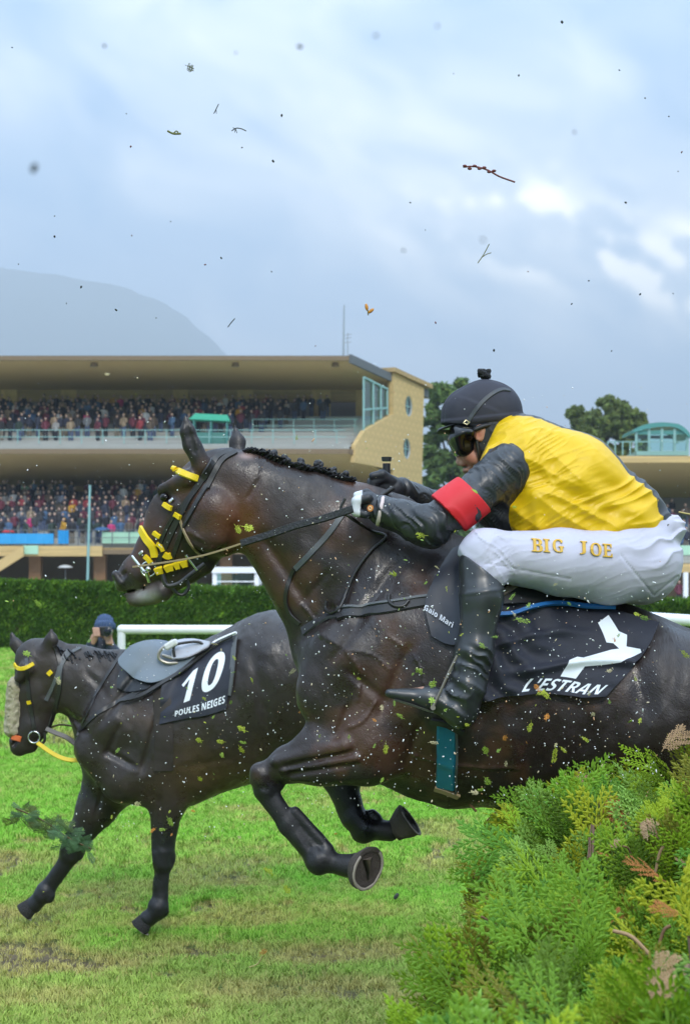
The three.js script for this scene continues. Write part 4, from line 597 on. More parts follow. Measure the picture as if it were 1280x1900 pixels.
// ---------- tack of the leaping horse ----------
{
  const f = horse1, D = 5, S = (l, w, t = 0.004, n = 26, lift = 0.002) => strap(f, D, l, w, t, lift, n);
  const b = group('bridle', U(350, 960, 4.9)); tag(b, 'black leather bridle with yellow bands on the head of the leaping horse', 'bridle');
  part(b, 'headpiece', S([[432, 834], [405, 846], [388, 868], [376, 890]], 0.024, 0.005), leather); part(b, 'headpiece', S([[438, 838], [414, 852], [398, 876], [384, 905]], 0.020, 0.005), leather);
  part(b, 'cheekpiece', S([[376, 888], [352, 925], [325, 975], [300, 1030], [288, 1062]], 0.022, 0.005), leather); part(b, 'cheekpiece', S([[384, 900], [362, 938], [338, 985], [322, 1030], [308, 1056]], 0.017, 0.005), leather); part(b, 'cheekpiece', S([[368, 900], [345, 930], [312, 975], [296, 1015]], 0.014, 0.005), leather);
  part(b, 'throat_strap', S([[334, 962], [342, 985], [356, 1012], [378, 1036]], 0.010, 0.004), tan);
  part(b, 'browband', S([[318, 868], [340, 878], [366, 888]], 0.024, 0.007), yellowTape);
  part(b, 'noseband', S([[262, 982], [272, 1000], [284, 1016], [288, 1034]], 0.027, 0.008), yellowTape);
  for (const [l, w] of [[[[306, 936], [313, 941], [320, 944]], 0.017], [[[324, 953], [331, 957], [337, 961]], 0.017], [[[287, 988], [293, 993], [298, 996]], 0.015], [[[292, 1008], [300, 1014], [304, 1022]], 0.014], [[[270, 1032], [277, 1038], [281, 1044]], 0.016], [[[305, 1028], [312, 1032], [319, 1030]], 0.022]]) part(b, 'yellow_loop', S(l, w, 0.011, 8, 0.003), yellowTape);
  // drop strap below with yellow blocks
  for (const [x0, x1] of [[290, 303], [308, 322], [325, 335], [338, 349]]) part(b, 'yellow_block', S([[x0, 1060 - (x0 - 290) * 0.27], [(x0 + x1) / 2, 1059 - ((x0 + x1) / 2 - 290) * 0.27], [x1, 1060 - (x1 - 290) * 0.27]], 0.026, 0.013, 6, 0.005), yellowTape);
  part(b, 'jaw_strap', S([[288, 1062], [300, 1058], [330, 1050], [360, 1042], [385, 1036]], 0.016, 0.006), leather);
  for (const [x, y] of [[318, 928], [262, 1026]]) { const p = f.hit(x, y, D, 0.006), n = f.normal(p.x, p.y, p.z, 0.01); part(b, 'buckle', new RoundedBoxGeometry(0.02, 0.011, 0.006, 2, 0.003).rotateZ(0.6).applyQuaternion(new THREE.Quaternion().setFromUnitVectors(V(0, 0, 1), n)).translate(p.x, p.y, p.z), metal); }
  // chin strap hanging below the jaw
  part(b, 'chin_strap', tube([[345, 1070], [350, 1092], [338, 1104], [322, 1094], [318, 1078]].map(([x, y]) => U(x, y, 4.97)), 0.006, 20, 6), leather); part(b, 'chin_strap', tube([[302, 1066], [310, 1086], [330, 1084], [352, 1068], [380, 1046]].map(([x, y]) => U(x, y, 4.94)), 0.009, 20, 6), leather);
  // bit: snaffle bars and ring
  const bp = f.hit(276, 1056, D, 0.014);
  part(b, 'bit', merge([new THREE.TorusGeometry(0.024, 0.0035, 8, 24).translate(bp.x, bp.y, bp.z), bar(U(246, 1032, 5.0), U(268, 1060, 4.96), 0.0055, 0.0055, 8), new THREE.SphereGeometry(0.011, 10, 8).translate(bp.x, bp.y, bp.z), bar(U(272, 1062, 4.96), U(278, 1080, 4.97), 0.007, 0.007, 8), bar(U(345, 1030, 4.86), U(366, 1058, 4.88), 0.004, 0.004, 7)]), metal);
  // reins: near rein from the bit to the hand, thick rubber grip after the thin part
  const r = group('reins', U(500, 1000, 4.85)); tag(r, 'black rubber reins running from the bit to the gloved hands', 'reins');
  const on = (x, y, l = 0.012) => { const p = f.hit(x, y, D, l); return p; };
  const thin = [[247, 1052], [290, 1046], [330, 1040], [380, 1030], [420, 1018], [450, 1008]].map(([x, y]) => U(x, y, lerp(4.93, 4.8, (x - 247) / 200))), grip = [[448, 1008], [500, 992], [550, 975], [600, 962], [655, 944]].map(([x, y]) => U(x, y, lerp(4.8, 4.70, (x - 448) / 207)));
  part(r, 'thin_rein', ribbon(new THREE.CatmullRomCurve3(thin).getSpacedPoints(26), Array.from({ length: 27 }, () => V(0, 0.1, 1)), 0.007, 0.004), tan);
  part(r, 'rein_grip', ribbon(new THREE.CatmullRomCurve3(grip).getSpacedPoints(26), Array.from({ length: 27 }, () => V(0, 0.2, 1)), 0.024, 0.007), mat([0.02, 0.02, 0.022], 0.6, { bumpMap: coatBump, bumpScale: 0.004 }));
  part(r, 'far_rein', tube([[640, 945], [690, 930], [730, 905]].map(([x, y]) => U(x, y, 4.95)), 0.009, 14, 6), leather);
  part(r, 'loose_end', tube([[640, 925], [632, 945], [650, 960], [690, 985], [716, 995], [690, 1020], [660, 1060], [642, 1100], [628, 1136]].map(([x, y], i) => i < 3 ? U(x, y, 4.76) : on(x, y, 0.01)), 0.0055, 50, 6), leather);
  // breastplate
  const p = group('breastplate', U(650, 1120, 4.75)); tag(p, 'grey and black breastplate strap across the chest of the leaping horse', 'harness');
  part(p, 'neck_strap', S([[640, 948], [610, 990], [575, 1028], [548, 1056]], 0.02, 0.005, 30), leatherGrey); part(p, 'neck_strap', S([[546, 1056], [534, 1085], [530, 1115], [538, 1140], [556, 1158]], 0.015, 0.005, 26, 0.004), leather);
  part(p, 'chest_strap', S([[562, 1172], [590, 1154], [630, 1140], [700, 1132], [780, 1118], [860, 1106]], 0.034, 0.007, 44), mat([0.03, 0.03, 0.034], 0.6)); part(p, 'chest_strap_edge', S([[630, 1130], [700, 1122], [780, 1109], [862, 1100]], 0.010, 0.012, 34), leatherGrey);
  part(p, 'keeper', S([[628, 1130], [632, 1150]], 0.022, 0.011, 6), leather);
  part(p, 'hanging_hook', tube([[606, 1115], [604, 1128], [614, 1137], [628, 1130], [640, 1108]].map(([x, y]) => on(x, y, 0.012)), 0.0055, 24, 6), leather); part(p, 'hanging_hook', tube([[722, 1104], [722, 1116], [732, 1124], [748, 1124], [758, 1114]].map(([x, y]) => on(x, y, 0.012)), 0.006, 24, 6), leather);
  // girth
  const gi = group('girth', U(828, 1410, 4.6)); tag(gi, 'blue girth strap running under the belly of the leaping horse', 'girth');
  part(gi, 'blue_band', S([[829, 1338], [828, 1380], [827, 1430], [826, 1462]], 0.062, 0.007, 26, 0.003), mat([0.012, 0.17, 0.27], 0.5)); part(gi, 'girth_edge', S([[846, 1345], [847, 1400], [845, 1470]], 0.008, 0.008, 20, 0.003), leatherGrey); part(gi, 'leather_end', S([[806, 1462], [826, 1468], [850, 1478]], 0.022, 0.008, 12, 0.003), tan); part(gi, 'billet', S([[800, 1338], [830, 1345], [858, 1360]], 0.02, 0.012, 12, 0.006), leather);
  // number cloth
  const R = rng(3), cw = 1024, ch = 640, cv = document.createElement('canvas'); cv.width = cw; cv.height = ch; const x = cv.getContext('2d');
  x.fillStyle = 'rgb(30,32,44)'; x.fillRect(0, 0, cw, ch);
  for (let i = 0; i < 9000; i++) { const s = R(); x.fillStyle = `rgba(${s > 0.5 ? '70,72,92' : '14,15,22'},0.20)`; x.fillRect(R() * cw, R() * ch, 3, 2); }
  x.fillStyle = 'rgb(226,232,238)';
  const poly = (l) => { x.beginPath(); l.forEach(([a, c], i) => x[i ? 'lineTo' : 'moveTo'](a * cw, c * ch)); x.closePath(); x.fill(); };
  poly([[0.655, 0.17], [0.70, 0.07], [0.79, 0.20], [0.845, 0.21], [0.875, 0.33], [0.965, 0.325], [0.985, 0.36], [0.90, 0.54], [0.70, 0.65], [0.69, 0.80], [0.575, 0.80], [0.575, 0.62], [0.62, 0.56], [0.66, 0.56], [0.80, 0.40], [0.84, 0.37], [0.79, 0.33], [0.75, 0.34]]);
  x.save(); x.font = 'italic bold 128px sans-serif'; x.textBaseline = 'alphabetic'; x.translate(0.33 * cw, 0.965 * ch); x.rotate(-0.005); const word = "L'ESTRAN", tw = x.measureText(word).width; x.scale(0.60 * cw / tw, 0.92); x.fillText(word, 0, 0); x.restore();
  const tx = new THREE.CanvasTexture(cv); tx.colorSpace = THREE.SRGBColorSpace;
  const weave = dataTex(256, 256, (u, v) => { const s = 0.5 + 0.25 * Math.sin(u * 400) * Math.sin(v * 400) + 0.3 * (tnoise(u, v, 64, 2) - 0.5); return [s, s, s]; });
  const fold = (u, v) => { const a = fbm(u * 2 + v * 0.6, v * 2, 3, 3), rad = Math.sin((u * 0.9 - v * 1.1 + a * 0.45) * 26) * smooth(0.7, 0.1, u) * 0.011, r2 = Math.exp(-Math.pow((v - 0.66 - 0.10 * Math.sin(u * 5) + 0.05 * u) / 0.05, 2)) * smooth(0.05, 0.35, u) * 0.018, r3 = Math.exp(-Math.pow((v - 0.36 + 0.28 * (u - 0.4)) / 0.045, 2)) * 0.012 * smooth(0.8, 0.35, u); return rad + r2 + r3 + (a - 0.5) * 0.016 + 0.012 * smooth(0.85, 1, v) * (0.5 + 0.5 * Math.sin(u * 9)); };
  const s = group('saddle_cloth', U(1040, 1210, 4.6)); tag(s, 'black sponsor saddlecloth with white emblem on the flank of the leaping horse', 'saddlecloth');
  part(s, 'cloth', clothOn(f, D, [[915, 1118], [960, 1110], [1040, 1108], [1120, 1128], [1222, 1158]], [[880, 1300], [950, 1290], [1020, 1287], [1080, 1294], [1122, 1293]], [[915, 1118], [905, 1180], [895, 1250], [880, 1300]], [[1222, 1158], [1205, 1195], [1180, 1230], [1122, 1293]], 76, 48, { lift: 0.018, thick: 0.005, fold }), new THREE.MeshPhysicalMaterial({ map: tx, roughness: 0.7, bumpMap: weave, bumpScale: 0.0012, sheen: 0.3, sheenRoughness: 0.5 }));
  part(s, 'piping', S([[918, 1140], [950, 1138], [985, 1127], [1030, 1120], [1090, 1126], [1140, 1128]], 0.014, 0.010, 34, 0.036), mat([0.01, 0.12, 0.36], 0.45));
  // small race saddle with its flap and pad
  const sa = group('saddle', U(900, 1100, 4.75)); tag(sa, 'small black race saddle under the thighs of the jockey', 'saddle');
  part(sa, 'saddle_flap', clothOn(f, D, [[838, 1020], [880, 1012], [930, 1030]], [[800, 1180], [832, 1196], [900, 1196]], [[838, 1020], [808, 1075], [790, 1120], [800, 1180]], [[930, 1030], [935, 1090], [925, 1150], [900, 1196]], 24, 30, { lift: 0.018, thick: 0.006, fold: (u, v) => 0.006 * Math.sin(u * 7 + v * 4) }), mat([0.014, 0.017, 0.028], 0.5));
  part(sa, 'pad', clothOn(f, D, [[905, 1080], [980, 1086], [1070, 1096], [1150, 1110]], [[905, 1124], [980, 1120], [1060, 1116], [1150, 1120]], [[905, 1080], [902, 1102], [905, 1124]], [[1150, 1110], [1152, 1115], [1150, 1120]], 30, 8, { lift: 0.022, thick: 0.014 }), mat([0.012, 0.012, 0.014], 0.5));
  part(sa, 'sheepskin_edge', S([[1045, 1096], [1085, 1100], [1130, 1108], [1160, 1112]], 0.016, 0.016, 14, 0.045), mat([0.5, 0.46, 0.34], 0.95));
  part(sa, 'stirrup_leather', S([[975, 1070], [945, 1092], [915, 1110]], 0.022, 0.006, 12, 0.04), mat([0.14, 0.11, 0.08], 0.6));
  // white lettering of the flap
  const font = await new FontLoader().loadAsync('fonts/droid/droid_sans_bold.typeface.json'); globalThis.__sans = font;
  const t = new TextGeometry('Gaio Mari', { font, size: 13, depth: 2, curveSegments: 2 }); t.computeBoundingBox(); const k = 62 / t.boundingBox.max.x, pa = t.attributes.position;
  for (let i = 0; i < pa.count; i++) { const u = pa.getX(i) * k, v = pa.getY(i) * k * 1.1, qx = 785 + u * 0.86 + v * 0.3, qy = 1130 + u * 0.56 - v * 0.9, q = f.hit(qx, qy, D, 0.026 + pa.getZ(i) * 0.0005); pa.setXYZ(i, q.x, q.y, q.z); }
  t.computeVertexNormals(); part(sa, 'lettering', t, mat([0.6, 0.62, 0.7], 0.6));
}

// ================= the jockey =================
{
  const { J, R } = H1, root = group('person', U(1000, 1100, 4.9));
  tag(root, 'jockey in yellow silks, white breeches and black helmet crouching over the leaping horse', 'person');
  const add = (f, a, b, ra, rb, za, zb, o = {}) => f.cone(J(a[0], a[1], za), J(b[0], b[1], zb), R(ra, za), R(rb, zb), o);
  // --- body: one skin under the clothes ---
  const body = new Field();
  add(body, [893, 775], [890, 790], 44, 44, 0, 0, { sz: 0.82, k: 0.02 }); add(body, [872, 825], [884, 858], 36, 24, 0, 0, { sz: 0.78, k: 0.02 }); add(body, [882, 870], [878, 880], 14, 11, 0, 0, { sz: 1.4, k: 0.02 });
  add(body, [862, 826], [853, 857], 7, 8, 0, 0, { k: 0.008 }); for (const s of [1, -1]) add(body, [858, 860], [862, 859], 6, 5, s * 0.012, s * 0.014, { k: 0.006 });
  for (const s of [1, -1]) add(body, [872, 845], [880, 850], 15, 15, s * 0.035, s * 0.038, { k: 0.012 });
  add(body, [866, 872], [869, 872], 7, 7, 0, 0, { sz: 2.2, k: 0.006 }); add(body, [861, 867], [866, 866], 2.2, 2.2, 0, 0, { sz: 9, k: 0.004, sub: true }); add(body, [862, 873], [868, 874], 5, 5, 0, 0, { sz: 2.4, k: 0.005 });
  for (const s of [1, -1]) { add(body, [890, 797], [888, 812], 10, 8, s * 0.074, s * 0.072, { sz: 0.5, k: 0.005 }); add(body, [888, 801], [887, 809], 4.5, 3.5, s * 0.084, s * 0.082, { k: 0.004, sub: true }); }
  add(body, [905, 800], [945, 835], 36, 40, 0, 0, { k: 0.03 });
  add(body, [955, 840], [1045, 905], 58, 82, 0, 0, { sz: 1.2, k: 0.04 }); add(body, [1045, 905], [1150, 965], 82, 68, 0, 0, { sz: 1.1, k: 0.04 }); add(body, [1150, 965], [1190, 1040], 66, 68, 0, 0, { sz: 1.5, k: 0.04 });
  const arms = [[1, [[938, 868, 0.17, 40], [862, 936, 0.25, 31], [800, 974, 0.26, 27], [712, 949, 0.22, 18], [690, 940, 0.20, 18]]], [-1, [[938, 868, -0.17, 40], [880, 930, -0.24, 30], [812, 950, -0.22, 26], [745, 913, -0.12, 18], [722, 903, -0.09, 18]]]];
  for (const [, q] of arms) for (let i = 1; i < q.length; i++) add(body, q[i - 1], q[i], q[i - 1][3], q[i][3], q[i - 1][2], q[i][2], { k: 0.03 });
  const legs = [1, -1].map((s) => [[1185, 1045, s * 0.10, 66], [1050, 1040, s * 0.22, 52], [900, 1026, s * 0.305, 36], [893, 1110, s * 0.36, 31], [878, 1215, s * 0.38, 23], [860, 1300, s * 0.39, 20], [790, 1292, s * 0.39, 16], [735, 1286, s * 0.39, 9]]);
  for (const q of legs) for (let i = 1; i < q.length; i++) add(body, q[i - 1], q[i], q[i - 1][3], q[i][3], q[i - 1][2], q[i][2], { k: 0.02 });
  const skinC = (x, y, z) => { const n = fbm(x * 60, y * 60, z * 60, 3), px = x * F / -z + CX, py = HY - (y - EYE) * F / -z, red = Math.exp(-Math.pow((px - 872) / 14, 2) - Math.pow((py - 850) / 16, 2)) + Math.exp(-Math.pow((px - 888) / 10, 2) - Math.pow((py - 806) / 10, 2)) * 1.3, st = smooth(856, 880, py) * 0.25 * (0.5 + n); return [0.50 - 0.02 * red + 0.1 * (n - 0.5) - st * 0.5, 0.29 - 0.09 * red + 0.08 * (n - 0.5) - st * 0.3, 0.21 - 0.08 * red + 0.06 * (n - 0.5) - st * 0.22]; };
  part(root, 'body', body.mesh(0.006, skinC), new THREE.MeshPhysicalMaterial({ vertexColors: true, roughness: 0.5, specularIntensity: 0.6 }));
  // --- yellow silk top with charcoal back ---
  const silk = new Field();
  add(silk, [948, 832], [972, 850], 58, 72, 0, 0, { sz: 1.25, k: 0.03 }); add(silk, [972, 850], [1050, 903], 76, 98, 0, 0, { sz: 1.3, k: 0.04 }); add(silk, [1050, 903], [1150, 962], 98, 76, 0, 0, { sz: 1.25, k: 0.04 }); add(silk, [1150, 962], [1200, 1002], 74, 58, 0, 0, { sz: 1.5, k: 0.03 });
  for (const s of [1, -1]) { add(silk, [925, 862], [968, 862], 38, 52, s * 0.13, s * 0.13, { k: 0.04 }); add(silk, [1000, 940], [1110, 985], 44, 40, s * 0.16, s * 0.15, { k: 0.05 }); }
  add(silk, [960, 950], [1010, 968], 40, 48, 0.1, 0.12, { k: 0.05 }); add(silk, [960, 950], [1010, 968], 40, 48, -0.1, -0.12, { k: 0.05 });
  silk.extra = (x, y, z) => {
    const px = x * F / -z + CX, py = HY - (y - EYE) * F / -z, w = fbm(x * 6, y * 6, z * 5, 2) - 0.5;
    const s = (px - 900) * 0.86 + (py - 960) * 0.5, t = -(px - 900) * 0.5 + (py - 960) * 0.86;           // along the drag of the cloth, and across it
    const r1 = (1 - Math.abs(2 * noise(s * 0.006 + w * 0.8, t * 0.034 + w * 1.1, z * 4) - 1)), u = (px - 950) * 0.9 - (py - 900) * 0.45, v = (px - 950) * 0.45 + (py - 900) * 0.9, r2 = 1 - Math.abs(2 * noise(u * 0.009 + 5, v * 0.055 + w * 2, z * 6) - 1), r3 = 1 - Math.abs(2 * noise(u * 0.02 + 9, v * 0.13 + w * 3, z * 10) - 1);
    const hem = smooth(80, 10, Math.abs(py - (985 + (px - 940) * 0.06))) * Math.sin(px * 0.16 + w * 10) * 0.003;
    return -0.013 * (r1 - 0.5) * smooth(860, 990, px) - 0.0075 * Math.pow(r2, 2) * smooth(820, 900, py) - 0.004 * Math.pow(r3, 3) * smooth(1180, 1000, px) - hem;
  };
  silk.cut(V(0.72, -0.69, 0), J(1212, 992)).cut(V(-0.75, 0.35, 0), J(903, 820));
  const silkC = (x, y, z, n) => { const zz = z + 5, px = x * F / -z + CX, py = HY - (y - EYE) * F / -z, edge = 0.085 + 0.05 * smooth(1050, 1230, px) + (noise(px * 0.05, py * 0.05) - 0.5) * 0.006, back = zz < edge && n.y > -0.15 && (py < 780 + (px - 960) * 0.85); const f = 0.92 + 0.12 * fbm(x * 30, y * 30, z * 30, 3); return back ? [0.045 * f, 0.048 * f, 0.055 * f] : [0.72 * f, 0.45 * f, 0.005 * f]; };
  part(root, 'silk_top', silk.mesh(0.0055, silkC, 1, 0.003), new THREE.MeshPhysicalMaterial({ vertexColors: true, roughness: 0.42, sheen: 0.4, sheenRoughness: 0.3, sheenColor: lin(1, 0.85, 0.4), specularIntensity: 0.7 }));
  // --- black sleeves, creased and wet ---
  const black = new THREE.MeshPhysicalMaterial({ color: lin(0.016, 0.018, 0.022), roughness: 0.45, clearcoat: 0.3, clearcoatRoughness: 0.3 });
  const crease = (freq, amp, ax, ay) => (x, y, z) => { const w = fbm(x * 14, y * 14, z * 14, 2); const a = (x * ax + y * ay) * freq + w * 3.2; const r1 = 1 - Math.abs(2 * noise(a, x * 9 + w, z * 16) - 1), r2 = 1 - Math.abs(2 * noise(a * 2.3 + 7, y * 15 + w * 2, z * 26) - 1); return -amp * (Math.pow(r1, 1.6) + 0.45 * Math.pow(r2, 2)) - 0.003 * (w - 0.5); };
  const sleeveR = [[42, 33, 31, 25], [42, 32, 30, 24]];
  arms.forEach(([s, q], k) => {
    const f = new Field(); for (let i = 1; i < 4; i++) add(f, q[i - 1], q[i], sleeveR[k][i - 1], sleeveR[k][i], q[i - 1][2] + s * 0.005, q[i][2], { k: 0.025 });
    if (k === 0) { add(f, [938, 885], [920, 945], 42, 32, 0.15, 0.12, { k: 0.03 }); add(f, [905, 935], [945, 965], 26, 30, 0.10, 0.10, { k: 0.03 }); add(f, [800, 985], [768, 980], 28, 24, 0.26, 0.25, { k: 0.02 }); }
    f.extra = crease(42, 0.0075, 0.8, 0.6); part(root, 'sleeve', f.mesh(0.0055, null, 1, 0.003), black);
  });
  // red band on the near arm
  const band = new Field(); add(band, [905, 898], [810, 968], 43, 43, 0.228, 0.266, { k: 0.02 }); band.extra = (x, y, z) => -0.006 * (1 - Math.abs(2 * noise((x * 0.7 + y * 0.7) * 26, (x - y) * 10, z * 10) - 1));
  band.cut(V(0.72, 0.69, 0), J(880, 915, 0.25)).cut(V(-0.72, -0.69, 0), J(834, 957, 0.25)); part(root, 'armband', band.mesh(0.005, null, 1, 0.003), mat([0.62, 0.012, 0.02], 0.6, { sheen: 0.3, sheenRoughness: 0.5 }));
  // cuffs and gloves
  const fingers = (f, hx, hy, hz, sgn) => {          // fist round a rein: palm, four fingers curling under, thumb along the top
    add(f, [hx + 16, hy + 4], [hx - 4, hy - 4], 21, 22, hz, hz, { sz: 0.85, k: 0.012 });
    for (let i = 0; i < 4; i++) { const z = hz + sgn * (0.034 - i * 0.021), L = [0, -2, 0, 4][i]; add(f, [hx - 4, hy - 14], [hx - 24 - L * -0.5, hy - 8], 9.5, 9, z, z, { k: 0.005 }); add(f, [hx - 24 - L * -0.5, hy - 8], [hx - 25, hy + 12], 9, 8.5, z, z, { k: 0.005 }); add(f, [hx - 25, hy + 12], [hx - 8, hy + 17], 8.5, 7.5, z, z, { k: 0.005 }); }
    add(f, [hx + 10, hy - 10], [hx - 6, hy - 22], 10, 9, hz - sgn * 0.02, hz - sgn * 0.035, { k: 0.006 }); add(f, [hx - 6, hy - 22], [hx - 24, hy - 19], 9, 7, hz - sgn * 0.035, hz - sgn * 0.04, { k: 0.005 });
  };
  const gl = new Field(); fingers(gl, 686, 938, 0.21, 1); add(gl, [700, 944], [714, 950], 24, 25, 0.215, 0.22, { k: 0.01 });
  const glove = part(root, 'glove', gl.mesh(0.0038, (x, y, z) => { const px = x * F / -z + CX, py = HY - (y - EYE) * F / -z; return px < 669 - (py - 938) * 0.12 ? [0.62, 0.63, 0.66] : [0.022, 0.024, 0.03]; }, 1, 0.003), new THREE.MeshStandardMaterial({ vertexColors: true, roughness: 0.5 }), 'near black glove with pale knuckle trim');
  { const p = gl.hit(687, 943, 4.8, 0.001), n = gl.normal(p.x, p.y, p.z, 0.008); part(glove, 'badge', new THREE.CylinderGeometry(0.0105, 0.0105, 0.003, 18).rotateX(Math.PI / 2).applyQuaternion(new THREE.Quaternion().setFromUnitVectors(V(0, 0, 1), n)).translate(p.x, p.y, p.z), mat([0.7, 0.25, 0.05], 0.5)); part(glove, 'badge_mark', new THREE.TorusGeometry(0.005, 0.0013, 6, 14).applyQuaternion(new THREE.Quaternion().setFromUnitVectors(V(0, 0, 1), n)).translate(p.x + n.x * 0.002, p.y + n.y * 0.002, p.z + n.z * 0.002), mat([0.85, 0.75, 0.5], 0.5)); }
  const gf = new Field(); fingers(gf, 715, 902, -0.07, -1); add(gf, [728, 906], [742, 912], 22, 24, -0.10, -0.115, { k: 0.01 }); part(root, 'glove', gf.mesh(0.0042, null, 1, 0.003), mat([0.02, 0.021, 0.026], 0.5));
  const cuff = new Field(); add(cuff, [706, 948], [722, 953], 29, 29, 0.22, 0.225, { k: 0.01 }); cuff.cut(V(0.97, -0.2, 0), J(709, 948, 0.22)).cut(V(-0.97, 0.2, 0), J(702, 946, 0.22)); part(root, 'cuff', cuff.mesh(0.004), mat([0.62, 0.50, 0.48], 0.6));
  part(root, 'sleeve_stripe', new THREE.SphereGeometry(0.024, 16, 10).scale(1.1, 0.7, 0.9).translate(...J(776, 940, -0.16).toArray()), mat([0.8, 0.56, 0.01], 0.5));
  // --- white breeches ---
  const br = new Field();
  add(br, [1172, 1005], [1183, 1044], 60, 73, 0, 0, { sz: 1.75, k: 0.04 });
  for (const s of [1, -1]) { add(br, [1183, 1047], [1125, 1052], 72, 66, s * 0.09, s * 0.16, { k: 0.04 }); add(br, [1130, 1052], [1040, 1043], 68, 60, s * 0.16, s * 0.235, { k: 0.03 }); add(br, [1040, 1043], [900, 1030], 60, 44, s * 0.235, s * 0.31, { k: 0.03 }); add(br, [900, 1030], [905, 1062], 42, 36, s * 0.31, s * 0.34, { k: 0.03 }); }
  add(br, [1222, 992], [1257, 968], 16, 2, 0.05, 0.06, { k: 0.02 }); add(br, [1205, 975], [1240, 985], 30, 24, 0, 0, { sz: 2.2, k: 0.03 });
  br.extra = (x, y, z) => { const px = x * F / -z + CX, py = HY - (y - EYE) * F / -z, w = fbm(x * 8, y * 8, z * 8, 2), a = (1 - Math.abs(2 * noise(((px - 1100) * 0.32 + (py - 1000) * 0.95) * 0.045 + w * 2.5, (px - 1100) * 0.006, z * 5) - 1)); const seam = (x0, y0, x1, y1) => { const dx = x1 - x0, dy = y1 - y0, t = ((px - x0) * dx + (py - y0) * dy) / (dx * dx + dy * dy); if (t < 0 || t > 1) return 0; const e = ((px - x0) * dy - (py - y0) * dx) / Math.hypot(dx, dy); return Math.exp(-e * e / 5) * 0.0022; }; const b2 = 1 - Math.abs(2 * noise(((px - 900) * 0.8 - (py - 1050) * 0.6) * 0.09 + w * 3, (py + px * 0.4) * 0.012, z * 8) - 1), c2 = 1 - Math.abs(2 * noise((py * 0.96 + px * 0.25) * 0.11 + w * 4, px * 0.014, z * 8) - 1); return -0.0045 * Math.pow(b2, 3) * smooth(1000, 910, px) - 0.0014 * Math.pow(c2, 3) - 0.010 * Math.pow(a, 2) * smooth(1060, 1160, px) * smooth(1095, 1010, py) - 0.004 * (w - 0.5) - 0.003 * Math.pow(a, 3) * smooth(980, 900, px) + seam(1150, 1030, 1212, 1105) + seam(1212, 1105, 1258, 1068) + seam(900, 1045, 1060, 1075); };
  br.cut(V(-0.62, -0.78, 0), J(893, 1066, 0.3));
  part(root, 'breeches', br.mesh(0.006, null, 1, 0.003), mat([0.50, 0.485, 0.575], 0.55, { sheen: 0.3, sheenRoughness: 0.4 }));
  // gold lettering on the thigh
  const font = await new FontLoader().loadAsync('fonts/droid/droid_serif_bold.typeface.json'), gold = mat([0.62, 0.36, 0.03], 0.5);
  [['B', 985, 998], ['I', 1007, 999], ['G', 1024, 999], ['J', 1074, 1003], ['O', 1094, 1006], ['E', 1117, 1008]].forEach(([ch, x0, y0]) => {
    const t = new TextGeometry(ch, { font, size: 10, depth: 1, curveSegments: 3, bevelEnabled: true, bevelSize: 0.12, bevelThickness: 0.3, bevelSegments: 1 }), a = t.attributes.position; t.computeBoundingBox(); const bb = t.boundingBox, kx = (ch === 'I' ? 12 : ch === 'J' ? 15 : ch === 'E' ? 18 : 21) / (bb.max.x - bb.min.x), ky = 25 / (bb.max.y - bb.min.y);
    for (let i = 0; i < a.count; i++) { const u = (a.getX(i) - bb.min.x) * kx, v = (bb.max.y - a.getY(i)) * ky, q = br.hit(x0 + u + v * 0.05, y0 + v + u * 0.08, 4.9, 0.001 + Math.max(0, a.getZ(i)) * 0.0028); a.setXYZ(i, q.x, q.y, q.z); }
    t.computeVertexNormals(); part(root, 'gold_letter', t, gold);
  });
  // --- boots ---
  for (const s of [1, -1]) {
    const f = new Field(), q = [[892, 1048, 0.33, 42], [893, 1110, 0.36, 39], [880, 1205, 0.38, 31], [866, 1280, 0.39, 28], [856, 1325, 0.39, 27]];
    for (let i = 1; i < q.length; i++) add(f, q[i - 1], q[i], q[i - 1][3], q[i][3], s * q[i - 1][2], s * q[i][2], { k: 0.02 });
    add(f, [852, 1312], [795, 1296], 27, 22, s * 0.39, s * 0.39, { k: 0.03, sz: 0.85 }); add(f, [795, 1296], [722, 1286], 20, 8, s * 0.39, s * 0.40, { k: 0.02 });
    f.extra = (x, y, z) => { const px = x * F / -z + CX, py = HY - (y - EYE) * F / -z, w = fbm(x * 16, y * 16, z * 16, 2), a = 1 - Math.abs(2 * noise((py * 0.9 - px * 0.5) * 0.075 + w * 1.6, px * 0.012, z * 9) - 1); return -0.011 * Math.pow(a, 1.5) * smooth(1160, 1230, py) * smooth(1350, 1310, py) * smooth(800, 840, px) - 0.003 * (w - 0.5) - 0.0022 * Math.exp(-Math.pow((py - 1098 + (px - 890) * 0.12) / 4, 2)) - 0.004 * (fbm(x * 30, y * 12, z * 20, 2) - 0.5); };
    f.cut(V(0.62, 0.78, 0), J(896, 1058, s * 0.33));
    const b = part(root, 'boot', f.mesh(0.0055, null, 1, 0.003), mat([0.02, 0.022, 0.024], 0.42, { clearcoat: 0.5, clearcoatRoughness: 0.3 }));
    const sole = [[732, 1296], [765, 1306], [800, 1318]].map(([x, y]) => J(x, y, s * 0.39)); part(b, 'sole', ribbon(new THREE.CatmullRomCurve3(sole).getSpacedPoints(10), Array.from({ length: 11 }, () => V(0.2, -1, 0)), 0.055, 0.006), mat([0.14, 0.13, 0.13], 0.6));
    const st = group('stirrup', J(812, 1290, s * 0.39)); tag(st, s > 0 ? 'slim metal stirrup hanging round the near boot of the jockey' : 'slim metal stirrup round the far boot of the jockey', 'stirrup');
